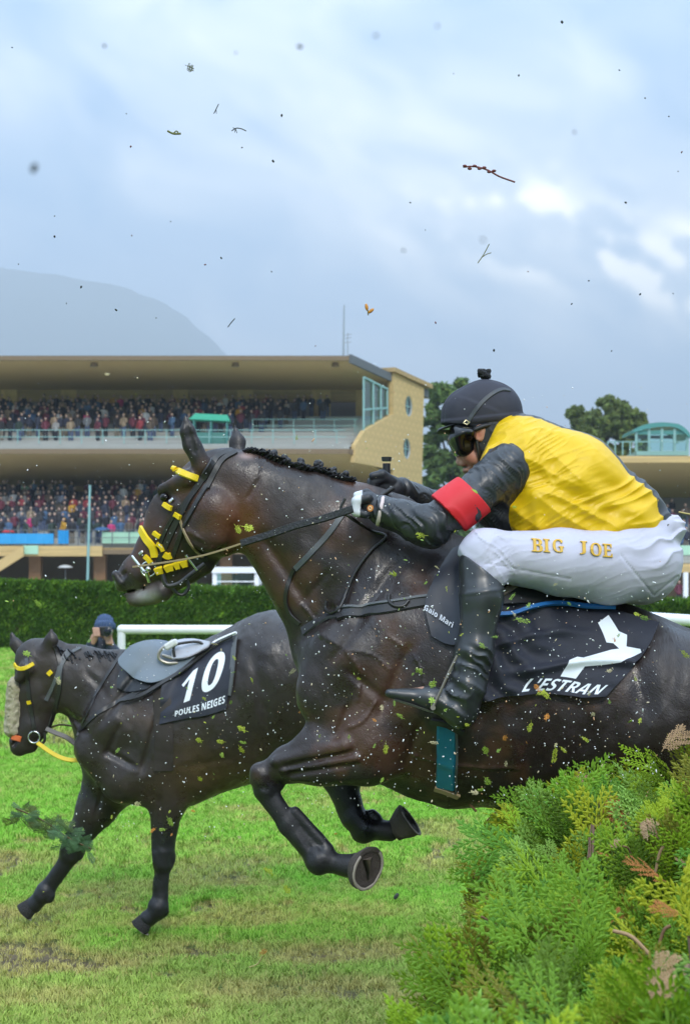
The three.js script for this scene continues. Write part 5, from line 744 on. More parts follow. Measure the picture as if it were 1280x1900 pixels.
    part(st, 'iron', merge([tube([[848, 1216], [836, 1240], [818, 1280], [803, 1312]].map(([x, y]) => J(x, y, s * 0.435)), 0.0045, 16, 6), tube([[848, 1216], [840, 1240], [828, 1280], [803, 1312]].map(([x, y]) => J(x, y, s * 0.345)), 0.0045, 16, 6), bar(J(803, 1313, s * 0.44), J(803, 1313, s * 0.34), 0.008, 0.008, 8)]), mat([0.24, 0.21, 0.17], 0.4, { metalness: 0.5 })); part(st, 'leather', ribbon([[848, 1216], [866, 1150], [905, 1110]].map(([x, y]) => J(x, y, s * 0.32)), [V(0, 0, s), V(0, 0, s), V(0, 0, s)], 0.02, 0.004), leather);
  }
  // --- helmet, goggles, hood ---
  const hf = new Field(); add(hf, [872, 772], [914, 764], 54, 55, 0, 0, { sz: 0.86, k: 0.02 }); add(hf, [895, 760], [897, 755], 54, 50, 0, 0, { sz: 0.9, k: 0.02 });
  hf.extra = (x, y, z) => { const px = x * F / -z + CX, py = HY - (y - EYE) * F / -z; return -0.004 * (fbm(x * 18, y * 18, z * 18, 3) - 0.5) + 0.002 * Math.exp(-Math.pow((Math.abs(z + 5) - 0.03) / 0.003, 2)) - 0.004 * smooth(8, 3, Math.abs(py - 786 + (px - 815) * 0.1)); };
  hf.cut(V(-0.15, -0.98, 0), J(880, 796));
  const hel = part(root, 'helmet', hf.mesh(0.0048, null, 8, 0.003), mat([0.028, 0.028, 0.042], 0.75, { sheen: 0.35, sheenRoughness: 0.5 }));
  const brim = new Field(); add(brim, [868, 790], [818, 799], 12, 5, 0, 0, { sz: 5.2, k: 0.01 }); add(brim, [846, 796], [812, 801], 4, 2.5, 0, 0, { sz: 14, k: 0.01 }); part(hel, 'peak', brim.mesh(0.005), mat([0.022, 0.023, 0.032], 0.6));
  const RR = rng(8), pl = []; for (let i = 0; i < 60; i++) { const p = J(898 + (RR() - 0.5) * 18, 694 + (RR() - 0.5) * 12, (RR() - 0.5) * 0.03); pl.push(new THREE.IcosahedronGeometry(0.006 + RR() * 0.005, 0).translate(p.x, p.y, p.z)); } pl.push(bar(J(898, 694), J(899, 712), 0.008, 0.008, 6)); part(hel, 'pompom', merge(pl), mat([0.012, 0.012, 0.014], 0.9));
  part(hel, 'strap', strap(hf, 5, [[866, 785], [884, 758], [905, 736], [930, 722], [946, 724]], 0.014, 0.003, 0.002, 20), mat([0.05, 0.055, 0.065], 0.55));
  const bk = hf.hit(865, 784, 5, 0.004); part(hel, 'buckle', new THREE.TorusGeometry(0.008, 0.003, 6, 4).rotateZ(0.2).scale(1.2, 0.9, 1).translate(bk.x, bk.y, bk.z), mat([0.75, 0.62, 0.38], 0.3, { metalness: 0.8 }));
  const hood = new Field(); add(hood, [905, 796], [948, 838], 43, 46, 0, 0, { k: 0.03 }); add(hood, [885, 790], [905, 800], 45, 46, 0, 0, { sz: 0.86, k: 0.02 }); add(hood, [893, 830], [900, 858], 30, 26, 0, 0, { sz: 1.15, k: 0.03 }); add(hood, [889, 796], [887, 812], 13, 11, 0.09, 0.09, { k: 0.006, sub: true }); hood.cut(V(-0.93, -0.36, 0), J(884, 838)); hood.extra = crease(30, 0.004, 0.3, 1);
  part(root, 'hood', hood.mesh(0.005, null, 1, 0.003), mat([0.02, 0.021, 0.025], 0.6));
  const gg = new Field(); add(gg, [846, 816], [852, 836], 15, 13, 0, 0, { sz: 4.2, k: 0.01 }); add(gg, [852, 815], [862, 830], 18, 17, 0.048, 0.05, { k: 0.012 }); add(gg, [852, 815], [862, 830], 18, 17, -0.048, -0.05, { k: 0.012 }); add(gg, [845, 800], [868, 808], 12, 16, 0, 0, { sz: 4.4, k: 0.02 }); const go = part(root, 'goggles', gg.mesh(0.0045), mat([0.008, 0.008, 0.009], 0.2));
  for (const s of [1, -1]) { const p = J(849, 824, s * 0.062); part(go, 'lens', new THREE.CylinderGeometry(0.0145, 0.0145, 0.006, 20).rotateX(Math.PI / 2).rotateY(s * -0.9).translate(p.x, p.y, p.z + s * 0.012), mat([0.34, 0.25, 0.12], 0.15)); }
  part(go, 'strap', tube([[862, 812], [876, 800], [900, 790], [930, 788]].map(([x, y], i) => J(x, y, [0.072, 0.08, 0.078, 0.06][i])), 0.009, 16, 6), mat([0.012, 0.012, 0.014], 0.5));
  part(root, 'chin_strap', tube([[884, 818], [888, 842], [892, 866]].map(([x, y], i) => J(x, y, [0.076, 0.072, 0.05][i])), 0.006, 14, 6), leather);
  part(root, 'collar', tube([[944, 803], [925, 818], [908, 838], [897, 862]].map(([x, y], i) => J(x, y, [0.07, 0.085, 0.09, 0.075][i])), 0.010, 18, 7), mat([0.03, 0.03, 0.034], 0.6));
  // whip held upright in the far hand
  const w = group('whip', J(718, 905, -0.06)); tag(w, 'black riding whip held upright in the far hand of the jockey', 'whip');
  part(w, 'grip', merge([bar(J(717, 908, -0.06), J(717, 860, -0.06), 0.0125, 0.013, 14)]), mat([0.014, 0.014, 0.017], 0.45)); part(w, 'end_cap', new THREE.CylinderGeometry(0.0175, 0.0155, 0.014, 18).translate(...J(717, 852, -0.06).toArray()), mat([0.03, 0.03, 0.035], 0.4)); part(w, 'shaft', bar(J(717, 908, -0.06), J(770, 1010, -0.30), 0.007, 0.004, 8), leather);
}

// ================= riderless horse landing on the turf =================
{
  const H2 = frame(8.1), { J, R } = H2, D = 8.1, f = new Field();
  const c = (a, b, ra, rb, o = {}) => { const z = o.z || [0, 0]; f.cone(J(a[0], a[1], z[0]), J(b[0], b[1], z[1]), R(ra), R(rb), o); };
  c([258, 1362], [330, 1352], 112, 136, { sz: 0.72, k: 0.05 }); c([330, 1352], [430, 1318], 136, 136, { sz: 0.78, k: 0.05 }); c([430, 1318], [520, 1268], 136, 130, { sz: 0.85, k: 0.05 }); c([520, 1268], [610, 1255], 130, 118, { sz: 1.0, k: 0.08 });
  for (const s of [1, -1]) {
    c([520, 1230], [600, 1250], 80, 95, { z: [s * 0.14, s * 0.15], sz: 0.9, k: 0.1 }); c([610, 1260], [670, 1330], 85, 62, { z: [s * 0.16, s * 0.16], sz: 0.8, k: 0.08 });
    c([670, 1330], [770, 1350], 55, 30, { z: [s * 0.16, s * 0.14], k: 0.05 }); c([770, 1350], [840, 1330], 24, 18, { z: [s * 0.14, s * 0.13], k: 0.03 }); c([840, 1330], [900, 1370], 16, 14, { z: [s * 0.13, s * 0.12], k: 0.02 }); c([900, 1370], [925, 1390], 16, 16, { z: [s * 0.12, s * 0.12], k: 0.02 });
    c([275, 1235], [215, 1340], 34, 52, { z: [s * 0.09, s * 0.15], sz: 0.7, k: 0.06 }); c([215, 1340], [178, 1390], 46, 34, { z: [s * 0.15, s * 0.14], sz: 0.8, k: 0.05 }); c([178, 1390], [235, 1440], 36, 46, { z: [s * 0.14, s * 0.15], sz: 0.8, k: 0.05 }); c([290, 1310], [280, 1430], 44, 42, { z: [s * 0.17, s * 0.16], sz: 0.6, k: 0.05 });
  }
  c([240, 1430], [330, 1445], 58, 45, { sz: 1.2, k: 0.08 });
  // neck and head
  c([250, 1290], [190, 1283], 84, 76, { sz: 0.55, k: 0.06 }); c([190, 1283], [140, 1262], 74, 62, { sz: 0.52, k: 0.05 }); c([140, 1262], [98, 1238], 62, 48, { sz: 0.58, k: 0.04 }); c([170, 1335], [185, 1385], 28, 42, { sz: 0.9, k: 0.06 });
  c([92, 1226], [72, 1222], 40, 36, { sz: 0.72, k: 0.03 }); c([92, 1270], [94, 1290], 34, 32, { sz: 0.72, k: 0.03 }); c([72, 1232], [72, 1285], 44, 40, { sz: 0.66, k: 0.03 }); c([72, 1285], [58, 1345], 40, 31, { sz: 0.66, k: 0.03 }); c([58, 1345], [42, 1378], 28, 23, { sz: 0.85, k: 0.02 }); c([36, 1378], [34, 1388], 19, 15, { sz: 0.95, k: 0.015 }); c([80, 1330], [58, 1382], 22, 13, { sz: 0.8, k: 0.02 });
  for (const s of [1, -1]) { c([50, 1240], [36, 1258], 15, 9, { z: [s * 0.08, s * 0.08], k: 0.02 }); c([30, 1376], [26, 1382], 5, 4, { z: [s * 0.045, s * 0.045], k: 0.006, sub: true }); }
  c([88, 1206], [96, 1188], 14, 14, { z: [0.06, 0.07], sz: 0.6, k: 0.02 }); c([96, 1188], [96, 1170], 13, 3, { z: [0.07, 0.075], sz: 0.6, k: 0.01 }); c([42, 1212], [30, 1196], 12, 11, { z: [-0.06, -0.07], sz: 0.6, k: 0.02 }); c([30, 1196], [22, 1176], 10, 3, { z: [-0.07, -0.075], sz: 0.6, k: 0.01 });
  // near foreleg: straight, taking the weight
  c([285, 1430], [310, 1490], 56, 34, { z: [0.15, 0.14], sz: 0.75, k: 0.06 }); c([310, 1490], [303, 1575], 29, 21, { z: [0.14, 0.14], sz: 0.85, k: 0.03 }); c([303, 1580], [302, 1602], 20, 19, { z: [0.14, 0.14], k: 0.01 }); c([292, 1585], [291, 1598], 10, 9, { z: [0.16, 0.16], k: 0.01 }); c([317, 1588], [318, 1596], 9, 8, { z: [0.14, 0.14], k: 0.012 }); c([304, 1686], [305, 1692], 9, 9, { z: [0.14, 0.14], k: 0.01 }); c([301, 1605], [295, 1672], 13.5, 12.5, { z: [0.14, 0.14], sz: 0.8, k: 0.015 }); c([307, 1610], [302, 1672], 8, 9, { z: [0.14, 0.14], k: 0.012 }); c([294, 1682], [293, 1690], 18, 17, { z: [0.14, 0.14], k: 0.012 }); c([291, 1693], [274, 1706], 14, 15, { z: [0.14, 0.14], k: 0.012 });
  // far foreleg: reaching forward
  c([215, 1425], [180, 1500], 60, 38, { z: [-0.12, -0.12], sz: 0.75, k: 0.06 }); c([180, 1500], [140, 1565], 37, 22, { z: [-0.12, -0.12], sz: 0.85, k: 0.03 }); c([138, 1568], [130, 1585], 21, 19, { z: [-0.12, -0.12], k: 0.01 }); c([125, 1566], [120, 1577], 10, 9, { z: [-0.10, -0.10], k: 0.01 }); c([150, 1580], [148, 1588], 9, 8, { z: [-0.12, -0.12], k: 0.012 }); c([94, 1662], [92, 1668], 9, 8, { z: [-0.13, -0.13], k: 0.01 }); c([129, 1588], [90, 1645], 13.5, 12.5, { z: [-0.12, -0.14], sz: 0.85, k: 0.015 }); c([137, 1592], [98, 1648], 8, 8, { z: [-0.12, -0.14], k: 0.012 }); c([84, 1653], [80, 1660], 17, 17, { z: [-0.14, -0.14], k: 0.012 }); c([78, 1663], [62, 1680], 14, 15, { z: [-0.14, -0.14], k: 0.012 });
  f.extra = (x, y, z) => {
    const px = x * F / (D - 0.15) + CX, py = HY - (y - EYE) * F / (D - 0.15); let d = 0.016 * (fbm(x * 8, y * 8, z * 8, 3) - 0.5) + 0.006 * (fbm((x + y * 0.5) * 24, (y - x * 0.5) * 10, z * 18, 2) - 0.5);
    const groove = (x0, y0, x1, y1, w, a) => { const dx = x1 - x0, dy = y1 - y0, t = ((px - x0) * dx + (py - y0) * dy) / (dx * dx + dy * dy); if (t < -0.1 || t > 1.1) return; const e = ((px - x0) * dy - (py - y0) * dx) / Math.hypot(dx, dy); d += a * Math.exp(-e * e / (w * w)) * smooth(-0.1, 0.2, t) * (1 - smooth(0.8, 1.1, t)); };
    groove(265, 1240, 185, 1350, 8, 0.020); groove(300, 1320, 268, 1430, 7, 0.018); groove(110, 1320, 170, 1360, 8, 0.016); groove(200, 1390, 260, 1420, 6, 0.014); groove(230, 1340, 200, 1400, 6, 0.012); groove(330, 1420, 440, 1400, 8, 0.006); groove(150, 1240, 210, 1300, 7, 0.010); groove(190, 1450, 165, 1530, 5, 0.010); groove(300, 1470, 305, 1560, 4, 0.008); groove(72, 1290, 100, 1300, 5, 0.006); groove(470, 1200, 500, 1340, 12, 0.012); groove(120, 1225, 200, 1250, 8, 0.005); return d;
  };
  const col = (x, y, z) => {
    const px = x * F / -z + CX, py = HY - (y - EYE) * F / -z, n = fbm(x * 5, y * 5, z * 5, 4), fine = fbm(x * 36, y * 36, z * 20, 3); let q = [0.027, 0.020, 0.018];
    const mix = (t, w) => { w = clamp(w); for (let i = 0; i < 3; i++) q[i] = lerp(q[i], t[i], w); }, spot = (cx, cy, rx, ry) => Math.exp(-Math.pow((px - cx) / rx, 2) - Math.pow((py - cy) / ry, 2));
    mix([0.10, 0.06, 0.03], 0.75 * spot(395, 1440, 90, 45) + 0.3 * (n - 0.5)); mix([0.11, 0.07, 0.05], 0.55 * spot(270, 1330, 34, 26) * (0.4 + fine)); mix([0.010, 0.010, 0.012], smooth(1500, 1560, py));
    const g = 0.8 + 0.4 * fine + 0.3 * (n - 0.5); return q.map((v) => v * g);
  };
  const root = group('horse', groundAt(270, 1722)); tag(root, 'riderless dark horse landing on the grass behind the leaping horse', 'horse');
  part(root, 'body', f.mesh(0.0105, col, 2, 0.007), coat);
  hoof(root, J(276, 1703, 0.14), V(-0.62, -0.78, 0), 0.042, 0.056, 0.07, Math.PI, undefined, [0.022, 0.02, 0.02]); hoof(root, J(64, 1677, -0.14), V(-0.72, -0.68, 0), 0.042, 0.056, 0.072, Math.PI, undefined, [0.022, 0.02, 0.02]);
  for (const s of [1, -1]) hoof(root, J(926, 1391, s * 0.12), V(0.6, -0.6, 0), 0.042, 0.058, 0.075, 0);
  part(root, 'eye', new THREE.SphereGeometry(0.02, 14, 10).translate(...J(40, 1252, 0.07).toArray()), mat([0.006, 0.004, 0.004], 0.05));
  const Rn = rng(14), mn = []; for (let i = 0; i < 170; i++) { const t = i / 170, px = lerp(98, 232, t), y = lerp(1192, 1212, t) + 4 * Math.sin(t * 6), p = J(px, y + 6, (Rn() - 0.5) * 0.03), e = J(px + 6 + Rn() * 9, y + 12 + Rn() * 22, 0.05 + Rn() * 0.04); mn.push(tube([p, p.clone().lerp(e, 0.5).add(V(0, 0.012, 0.012)), e], 0.005, 3, 4)); } part(root, 'mane', merge(mn), mat([0.008, 0.008, 0.01], 0.5));
  const S = (l, w, t = 0.005, n = 24, lift = 0.002) => strap(f, D, l, w, t, lift, n);
  // bridle with sheepskin noseband
  const b = group('bridle', J(75, 1280, 0.1)); tag(b, 'black bridle with a pale sheepskin noseband on the riderless horse', 'bridle');
  part(b, 'headpiece', S([[102, 1198], [112, 1230], [112, 1270], [104, 1310], [92, 1350]], 0.026), leather); part(b, 'headpiece', S([[128, 1206], [116, 1222], [108, 1250], [96, 1280], [86, 1300]], 0.022), leatherGrey); part(b, 'cheekpiece', S([[50, 1222], [52, 1260], [56, 1300], [62, 1340], [66, 1366]], 0.024), leather);
  part(b, 'browband', S([[28, 1232], [34, 1240], [46, 1240], [62, 1232]], 0.022, 0.007), yellowTape); part(b, 'yellow_loop', S([[90, 1246], [96, 1252]], 0.03, 0.01, 5), yellowTape); part(b, 'yellow_loop', S([[54, 1300], [56, 1306]], 0.026, 0.01, 5), yellowTape);
  const wf = new Field(); wf.cone(J(31, 1272, 0.0), J(26, 1352, 0.0), R(17), R(17), { sz: 1.5, k: 0.02 }); wf.extra = (x, y, z) => 0.018 * (fbm(x * 55, y * 45, z * 55, 3) - 0.5); part(b, 'sheepskin_noseband', wf.mesh(0.007, (x, y, z) => { const n = fbm(x * 40, y * 40, z * 40, 3), m = fbm(x * 9, y * 9, z * 9, 2); return [lerp(0.50, 0.26, m) * (0.7 + 0.6 * n), lerp(0.45, 0.22, m) * (0.7 + 0.6 * n), lerp(0.33, 0.13, m) * (0.7 + 0.6 * n)]; }), new THREE.MeshStandardMaterial({ vertexColors: true, roughness: 1 }));
  part(b, 'orange_tag', S([[24, 1368], [34, 1370], [40, 1372]], 0.03, 0.008, 6, 0.004), mat([0.62, 0.13, 0.03], 0.6)); part(b, 'bit_ring', new THREE.TorusGeometry(0.03, 0.005, 8, 20).translate(...f.hit(64, 1368, D, 0.012).toArray()), metal);
  part(b, 'chin_strap', tube([[70, 1372], [78, 1380], [84, 1372], [82, 1358]].map(([x, y]) => J(x, y, 0.03)), 0.008, 14, 6), leather);
  const re = group('reins', J(110, 1375, 0.1)); tag(re, 'loose black and yellow reins hanging below the neck of the riderless horse', 'reins');
  part(re, 'black_rein', ribbon(new THREE.CatmullRomCurve3([[86, 1352], [104, 1360], [124, 1368], [146, 1384], [170, 1392]].map(([x, y]) => J(x, y, 0.12))).getSpacedPoints(20), Array.from({ length: 21 }, () => V(0, 0.4, 1)), 0.026, 0.006), leather);
  part(re, 'yellow_rein', ribbon(new THREE.CatmullRomCurve3([[70, 1378], [92, 1394], [112, 1405], [130, 1410], [160, 1410]].map(([x, y]) => J(x, y, 0.06))).getSpacedPoints(20), Array.from({ length: 21 }, () => V(0, 0.4, 1)), 0.024, 0.006), mat([0.82, 0.60, 0.02], 0.5));
  part(re, 'thin_rein', tube([[90, 1352], [110, 1345], [140, 1348], [160, 1352]].map(([x, y]) => J(x, y, -0.1)), 0.006, 14, 6), tan);
  part(re, 'neck_rein', S([[150, 1202], [128, 1214], [116, 1232], [110, 1262]], 0.022, 0.006, 18), leatherGrey);
  const bp = group('breastplate', J(190, 1330, 0.25)); tag(bp, 'thin black breastplate straps crossing the shoulder of the riderless horse', 'harness');
  part(bp, 'neck_strap', S([[228, 1208], [205, 1245], [180, 1285], [160, 1330], [144, 1366]], 0.02, 0.006), leather); part(bp, 'chest_strap', S([[148, 1358], [180, 1325], [220, 1302], [262, 1282], [300, 1266]], 0.024, 0.007), leather);
  // saddle, folded stirrup, number cloth
  const sa = group('saddle', J(290, 1210, 0.15)); tag(sa, 'empty grey race saddle strapped on the riderless horse', 'saddle');
  part(sa, 'saddle_pad', clothOn(f, D, [[222, 1224], [250, 1200], [290, 1190], [340, 1196], [400, 1196]], [[228, 1240], [255, 1262], [285, 1268], [320, 1252], [385, 1205]], [[222, 1224], [222, 1232], [228, 1240]], [[400, 1196], [392, 1200], [385, 1205]], 30, 12, { lift: 0.03, thick: 0.012, fold: (u, v) => 0.006 * Math.sin(u * 8) }), mat([0.15, 0.18, 0.21], 0.6));
  part(sa, 'saddle_flap', clothOn(f, D, [[230, 1236], [256, 1262], [282, 1268]], [[218, 1276], [236, 1284], [270, 1280]], [[230, 1236], [220, 1256], [218, 1276]], [[282, 1268], [278, 1275], [270, 1280]], 14, 10, { lift: 0.012, thick: 0.006 }), mat([0.012, 0.013, 0.016], 0.4));
  part(sa, 'girth', S([[300, 1266], [302, 1310], [304, 1370], [304, 1430]], 0.10, 0.006, 24), mat([0.03, 0.022, 0.018], 0.7)); part(sa, 'surcingle', S([[226, 1300], [262, 1290], [300, 1268], [345, 1240], [400, 1196], [432, 1180]], 0.022, 0.008, 30, 0.03), leather);
  const Zs = 0.22, st = group('stirrup', J(330, 1200, Zs)); tag(st, 'metal stirrup iron folded on top of the empty grey saddle', 'stirrup');
  part(st, 'iron', merge([tube([[322, 1188], [310, 1196], [296, 1210], [296, 1222], [310, 1230], [330, 1230]].map(([x, y]) => J(x, y, Zs)), 0.009, 24, 7), bar(J(302, 1216, Zs - 0.03), J(324, 1222, Zs), 0.009, 0.009, 7)]), mat([0.45, 0.40, 0.34], 0.35, { metalness: 0.8 })); part(st, 'tread', new RoundedBoxGeometry(0.075, 0.035, 0.05, 2, 0.012).rotateZ(0.5).translate(...J(318, 1196, Zs).toArray()), mat([0.62, 0.62, 0.6], 0.4));
  part(st, 'leather_loop', tube([[322, 1205], [324, 1198], [340, 1193], [372, 1192], [378, 1200], [368, 1212], [340, 1220], [326, 1220], [322, 1205]].map(([x, y]) => J(x, y, Zs + 0.01)), 0.008, 40, 6), leather); part(sa, 'seat', clothOn(f, D, [[320, 1196], [350, 1190], [392, 1194]], [[322, 1226], [350, 1222], [386, 1204]], [[320, 1196], [320, 1210], [322, 1226]], [[392, 1194], [390, 1200], [386, 1204]], 12, 8, { lift: 0.05, thick: 0.02 }), mat([0.40, 0.41, 0.45], 0.6));
  const Rr = rng(3), cw = 512, ch = 512, cv = document.createElement('canvas'); cv.width = cw; cv.height = ch; const x = cv.getContext('2d');
  x.fillStyle = 'rgb(36,38,50)'; x.fillRect(0, 0, cw, ch); for (let i = 0; i < 5000; i++) { x.fillStyle = `rgba(${Rr() > 0.5 ? '80,82,100' : '18,18,26'},0.2)`; x.fillRect(Rr() * cw, Rr() * ch, 3, 2); }
  x.fillStyle = 'rgb(232,236,242)'; x.font = 'bold 400px sans-serif'; x.save(); x.translate(0.20 * cw, 0.72 * ch); x.transform(0.74, -0.06, -0.16, 0.88, 0, 0); x.fillText('1', 0, 0); x.fillText('0', 235, -18); x.restore();
  x.save(); x.translate(0.22 * cw, 0.92 * ch); x.rotate(-0.02); x.font = 'bold 92px sans-serif'; const tw = x.measureText('POULES NEIGES').width; x.scale(0.75 * cw / tw, 0.82); x.fillText('POULES NEIGES', 0, 0); x.restore();
  const tx = new THREE.CanvasTexture(cv); tx.colorSpace = THREE.SRGBColorSpace;
  const nc = group('saddle_cloth', J(370, 1270, 0.3)); tag(nc, 'black number cloth with a white 10 on the flank of the riderless horse', 'saddlecloth');
  part(nc, 'cloth', clothOn(f, D, [[305, 1262], [350, 1232], [395, 1200], [438, 1180]], [[296, 1344], [340, 1334], [380, 1328], [420, 1316]], [[305, 1262], [300, 1290], [298, 1320], [296, 1344]], [[438, 1180], [432, 1220], [426, 1270], [420, 1316]], 34, 30, { lift: 0.012, thick: 0.006, fold: (u, v) => 0.012 * Math.sin(u * 9 + v * 5 + 2 * noise(u * 4, v * 4)) * smooth(0.55, 0.0, u) + 0.006 * (fbm(u * 4, v * 4, 2, 2) - 0.5) }), new THREE.MeshPhysicalMaterial({ map: tx, roughness: 0.6, sheen: 0.3, sheenRoughness: 0.5 }));
  part(nc, 'white_edge', S([[386, 1202], [405, 1190], [425, 1181], [440, 1175]], 0.014, 0.012, 12, 0.03), white);
  part(nc, 'breech_strap', S([[436, 1182], [433, 1215], [430, 1250], [424, 1290]], 0.03, 0.006, 16, 0.012), leatherGrey);
}

// ================= photographer by the rail =================
{
  const D = 18, { J, R } = frame(D), root = group('person', V(Xat(190, D), 0, -D)); tag(root, 'photographer in a blue beanie crouching by the white rail with a camera raised', 'person');
  const add = (f, a, b, ra, rb, za, zb, o = {}) => f.cone(J(a[0], a[1], za), J(b[0], b[1], zb), R(ra), R(rb), o), base = HY + EYE * F / D;
  const body = new Field(); add(body, [195, 1166], [195, 1176], 17, 14, 0, 0, { k: 0.03 }); add(body, [193, 1184], [190, 1200], 10, 12, 0, 0, { k: 0.04 }); add(body, [188, 1215], [188, 1262], 24, 24, 0, -0.05, { sz: 0.7, k: 0.05 });
  for (const s of [1, -1]) { add(body, [188 + s * 22, 1212], [188 + s * 32, 1235], 9, 8, 0, 0.12, { k: 0.03 }); add(body, [188 + s * 32, 1235], [188 + s * 12, 1182], 8, 7, 0.12, 0.2, { k: 0.03 }); add(body, [188 + s * 12, 1270], [188 + s * 20, 1290], 14, 13, 0, 0.35, { k: 0.04 }); add(body, [188 + s * 20, 1290], [188 + s * 18, base - 12], 12, 8, 0.35, 0.05, { k: 0.04 }); add(body, [188 + s * 18, base - 8], [188 + s * 18, base - 6], 7, 6, 0.05, 0.22, { k: 0.02 }); }
  add(body, [195, 1175], [195, 1179], 4, 4, 0.11, 0.11, { k: 0.01 });
  for (const [hx, hy] of [[178, 1172], [201, 1186]]) for (let i = 0; i < 4; i++) add(body, [hx - 4 + i * 3, hy - 6], [hx - 2 + i * 3, hy + 8], 2.6, 2.4, 0.22, 0.24, { k: 0.006 });
  part(root, 'body', body.mesh(0.014), mat([0.42, 0.23, 0.16], 0.6));
  const jk = new Field(); add(jk, [188, 1204], [188, 1262], 26, 29, 0, -0.04, { sz: 0.8, k: 0.05 }); for (const s of [1, -1]) { add(jk, [188 + s * 22, 1208], [188 + s * 33, 1235], 13, 12, 0, 0.12, { k: 0.04 }); add(jk, [188 + s * 33, 1235], [188 + s * 14, 1190], 12, 9, 0.12, 0.18, { k: 0.03 }); } add(jk, [190, 1192], [190, 1202], 15, 18, -0.02, 0, { k: 0.03 }); jk.extra = (x, y, z) => 0.03 * (fbm(x * 9, y * 9, z * 9, 3) - 0.5); part(root, 'jacket', jk.mesh(0.014), mat([0.022, 0.03, 0.055], 0.5));
  const tr = new Field(); for (const s of [1, -1]) { add(tr, [188 + s * 12, 1268], [188 + s * 20, 1290], 17, 15, 0, 0.35, { k: 0.04 }); add(tr, [188 + s * 20, 1290], [188 + s * 18, base - 14], 14, 10, 0.35, 0.05, { k: 0.04 }); } part(root, 'trousers', tr.mesh(0.016), mat([0.02, 0.022, 0.03], 0.7));
  const bn = new Field(); add(bn, [195, 1160], [195, 1156], 20, 17, -0.01, -0.02, { k: 0.02 }); bn.extra = (x, y, z) => 0.006 * Math.sin(x * 220); bn.cut(V(0, -1, 0.25), J(195, 1166, 0.1)); part(root, 'beanie', bn.mesh(0.01), mat([0.05, 0.085, 0.17], 0.9));
  const cam = group('camera', J(198, 1172, 0.24)); tag(cam, 'black camera with a large lens held to the face of the photographer', 'camera');
  part(cam, 'housing', new RoundedBoxGeometry(0.15, 0.11, 0.07, 2, 0.015).translate(...J(196, 1171, 0.16).toArray()), mat([0.015, 0.015, 0.017], 0.4)); part(cam, 'lens_barrel', new THREE.CylinderGeometry(0.055, 0.048, 0.16, 24).rotateX(Math.PI / 2).translate(...J(200, 1172, 0.27).toArray()), mat([0.018, 0.018, 0.02], 0.35)); part(cam, 'lens_glass', new THREE.SphereGeometry(0.046, 20, 12).scale(1, 1, 0.3).translate(...J(200, 1172, 0.345).toArray()), mat([0.01, 0.012, 0.02], 0.04));
}

// ================= brush fence of thuja in the foreground =================
// one flat spray: a stem, alternate branchlets, each with short scale-leaved twigs
function sprayGeo(seed, len, wide, density = 1, thick = 1) {
  const R = rng(seed), pos = [], N = [];
  const twig = (a, b, w, up) => { const d = b.clone().sub(a).normalize(), s = d.clone().cross(up).normalize().multiplyScalar(w), m = a.clone().lerp(b, 0.55), lift = up.clone().multiplyScalar(w * 0.55); const l = m.clone().add(s), r = m.clone().sub(s), c = m.clone().add(lift); pos.push(...a.toArray(), ...r.toArray(), ...c.toArray(), ...c.toArray(), ...r.toArray(), ...b.toArray(), ...a.toArray(), ...c.toArray(), ...l.toArray(), ...c.toArray(), ...b.toArray(), ...l.toArray()); };
  const up0 = V(0, 0, 1), nodes = Math.round(11 * density), bend = (R() - 0.5) * 0.5, droop = 0.12 + R() * 0.25, cup = 0.2 + R() * 0.3;
  const at = (t, side) => { const y = t * len, x = bend * len * t * t + side; return V(x, y - Math.abs(side) * 0.1, -droop * len * t * t - cup * side * side / (wide || 1) + (noise(x * 60, y * 60, seed) - 0.5) * 0.012); };
  for (let i = 0; i < nodes; i++) { twig(at(i / nodes, 0), at((i + 1.15) / nodes, 0), 0.0021 * thick, up0); }
  for (let i = 1; i < nodes; i++) for (const s of [-1, 1]) {
    const t = (i + (s > 0 ? 0.4 : 0)) / nodes, L = wide * Math.pow(Math.sin(Math.PI * clamp(0.12 + t * 0.83)), 0.8) * (0.75 + R() * 0.4), m = Math.max(3, Math.round(L / 0.011)), ang = 0.55 + R() * 0.25, tilt = (R() - 0.5) * 0.5, o = at(t, 0), dir = V(s * Math.cos(ang * 0.9), Math.sin(ang) + 0.25, tilt - 0.25).normalize(), up = V(-dir.x * dir.z, -dir.y * dir.z, 1 - dir.z * dir.z).normalize(), sd = dir.clone().cross(up).normalize();
    const P = (q) => o.clone().addScaledVector(dir, L * q).add(V(0, L * 0.18 * q * q, -L * 0.25 * q * q));
    for (let k = 0; k < m; k++) { const a = P(k / m), b = P((k + 1.25) / m); twig(a, b, 0.0019 * thick, up); if (k) for (const z of [-1, 1]) { const l = 0.0195 * (1 - 0.55 * k / m) * (0.7 + R() * 0.6), e = a.clone().addScaledVector(sd, z * l * 0.72).addScaledVector(dir, l * 0.85).addScaledVector(up, (R() - 0.5) * 0.004); twig(a, e, 0.0021 * thick, up); } }
  }
  const g = tri(pos), n = g.attributes.normal; return g;
}
const sprays = [[1, 0.17, 0.075], [2, 0.15, 0.06], [3, 0.19, 0.08], [4, 0.13, 0.055], [5, 0.21, 0.07], [6, 0.16, 0.085], [7, 0.12, 0.06]].map(([s, l, w]) => sprayGeo(s, l, w, 0.85, 1.4));
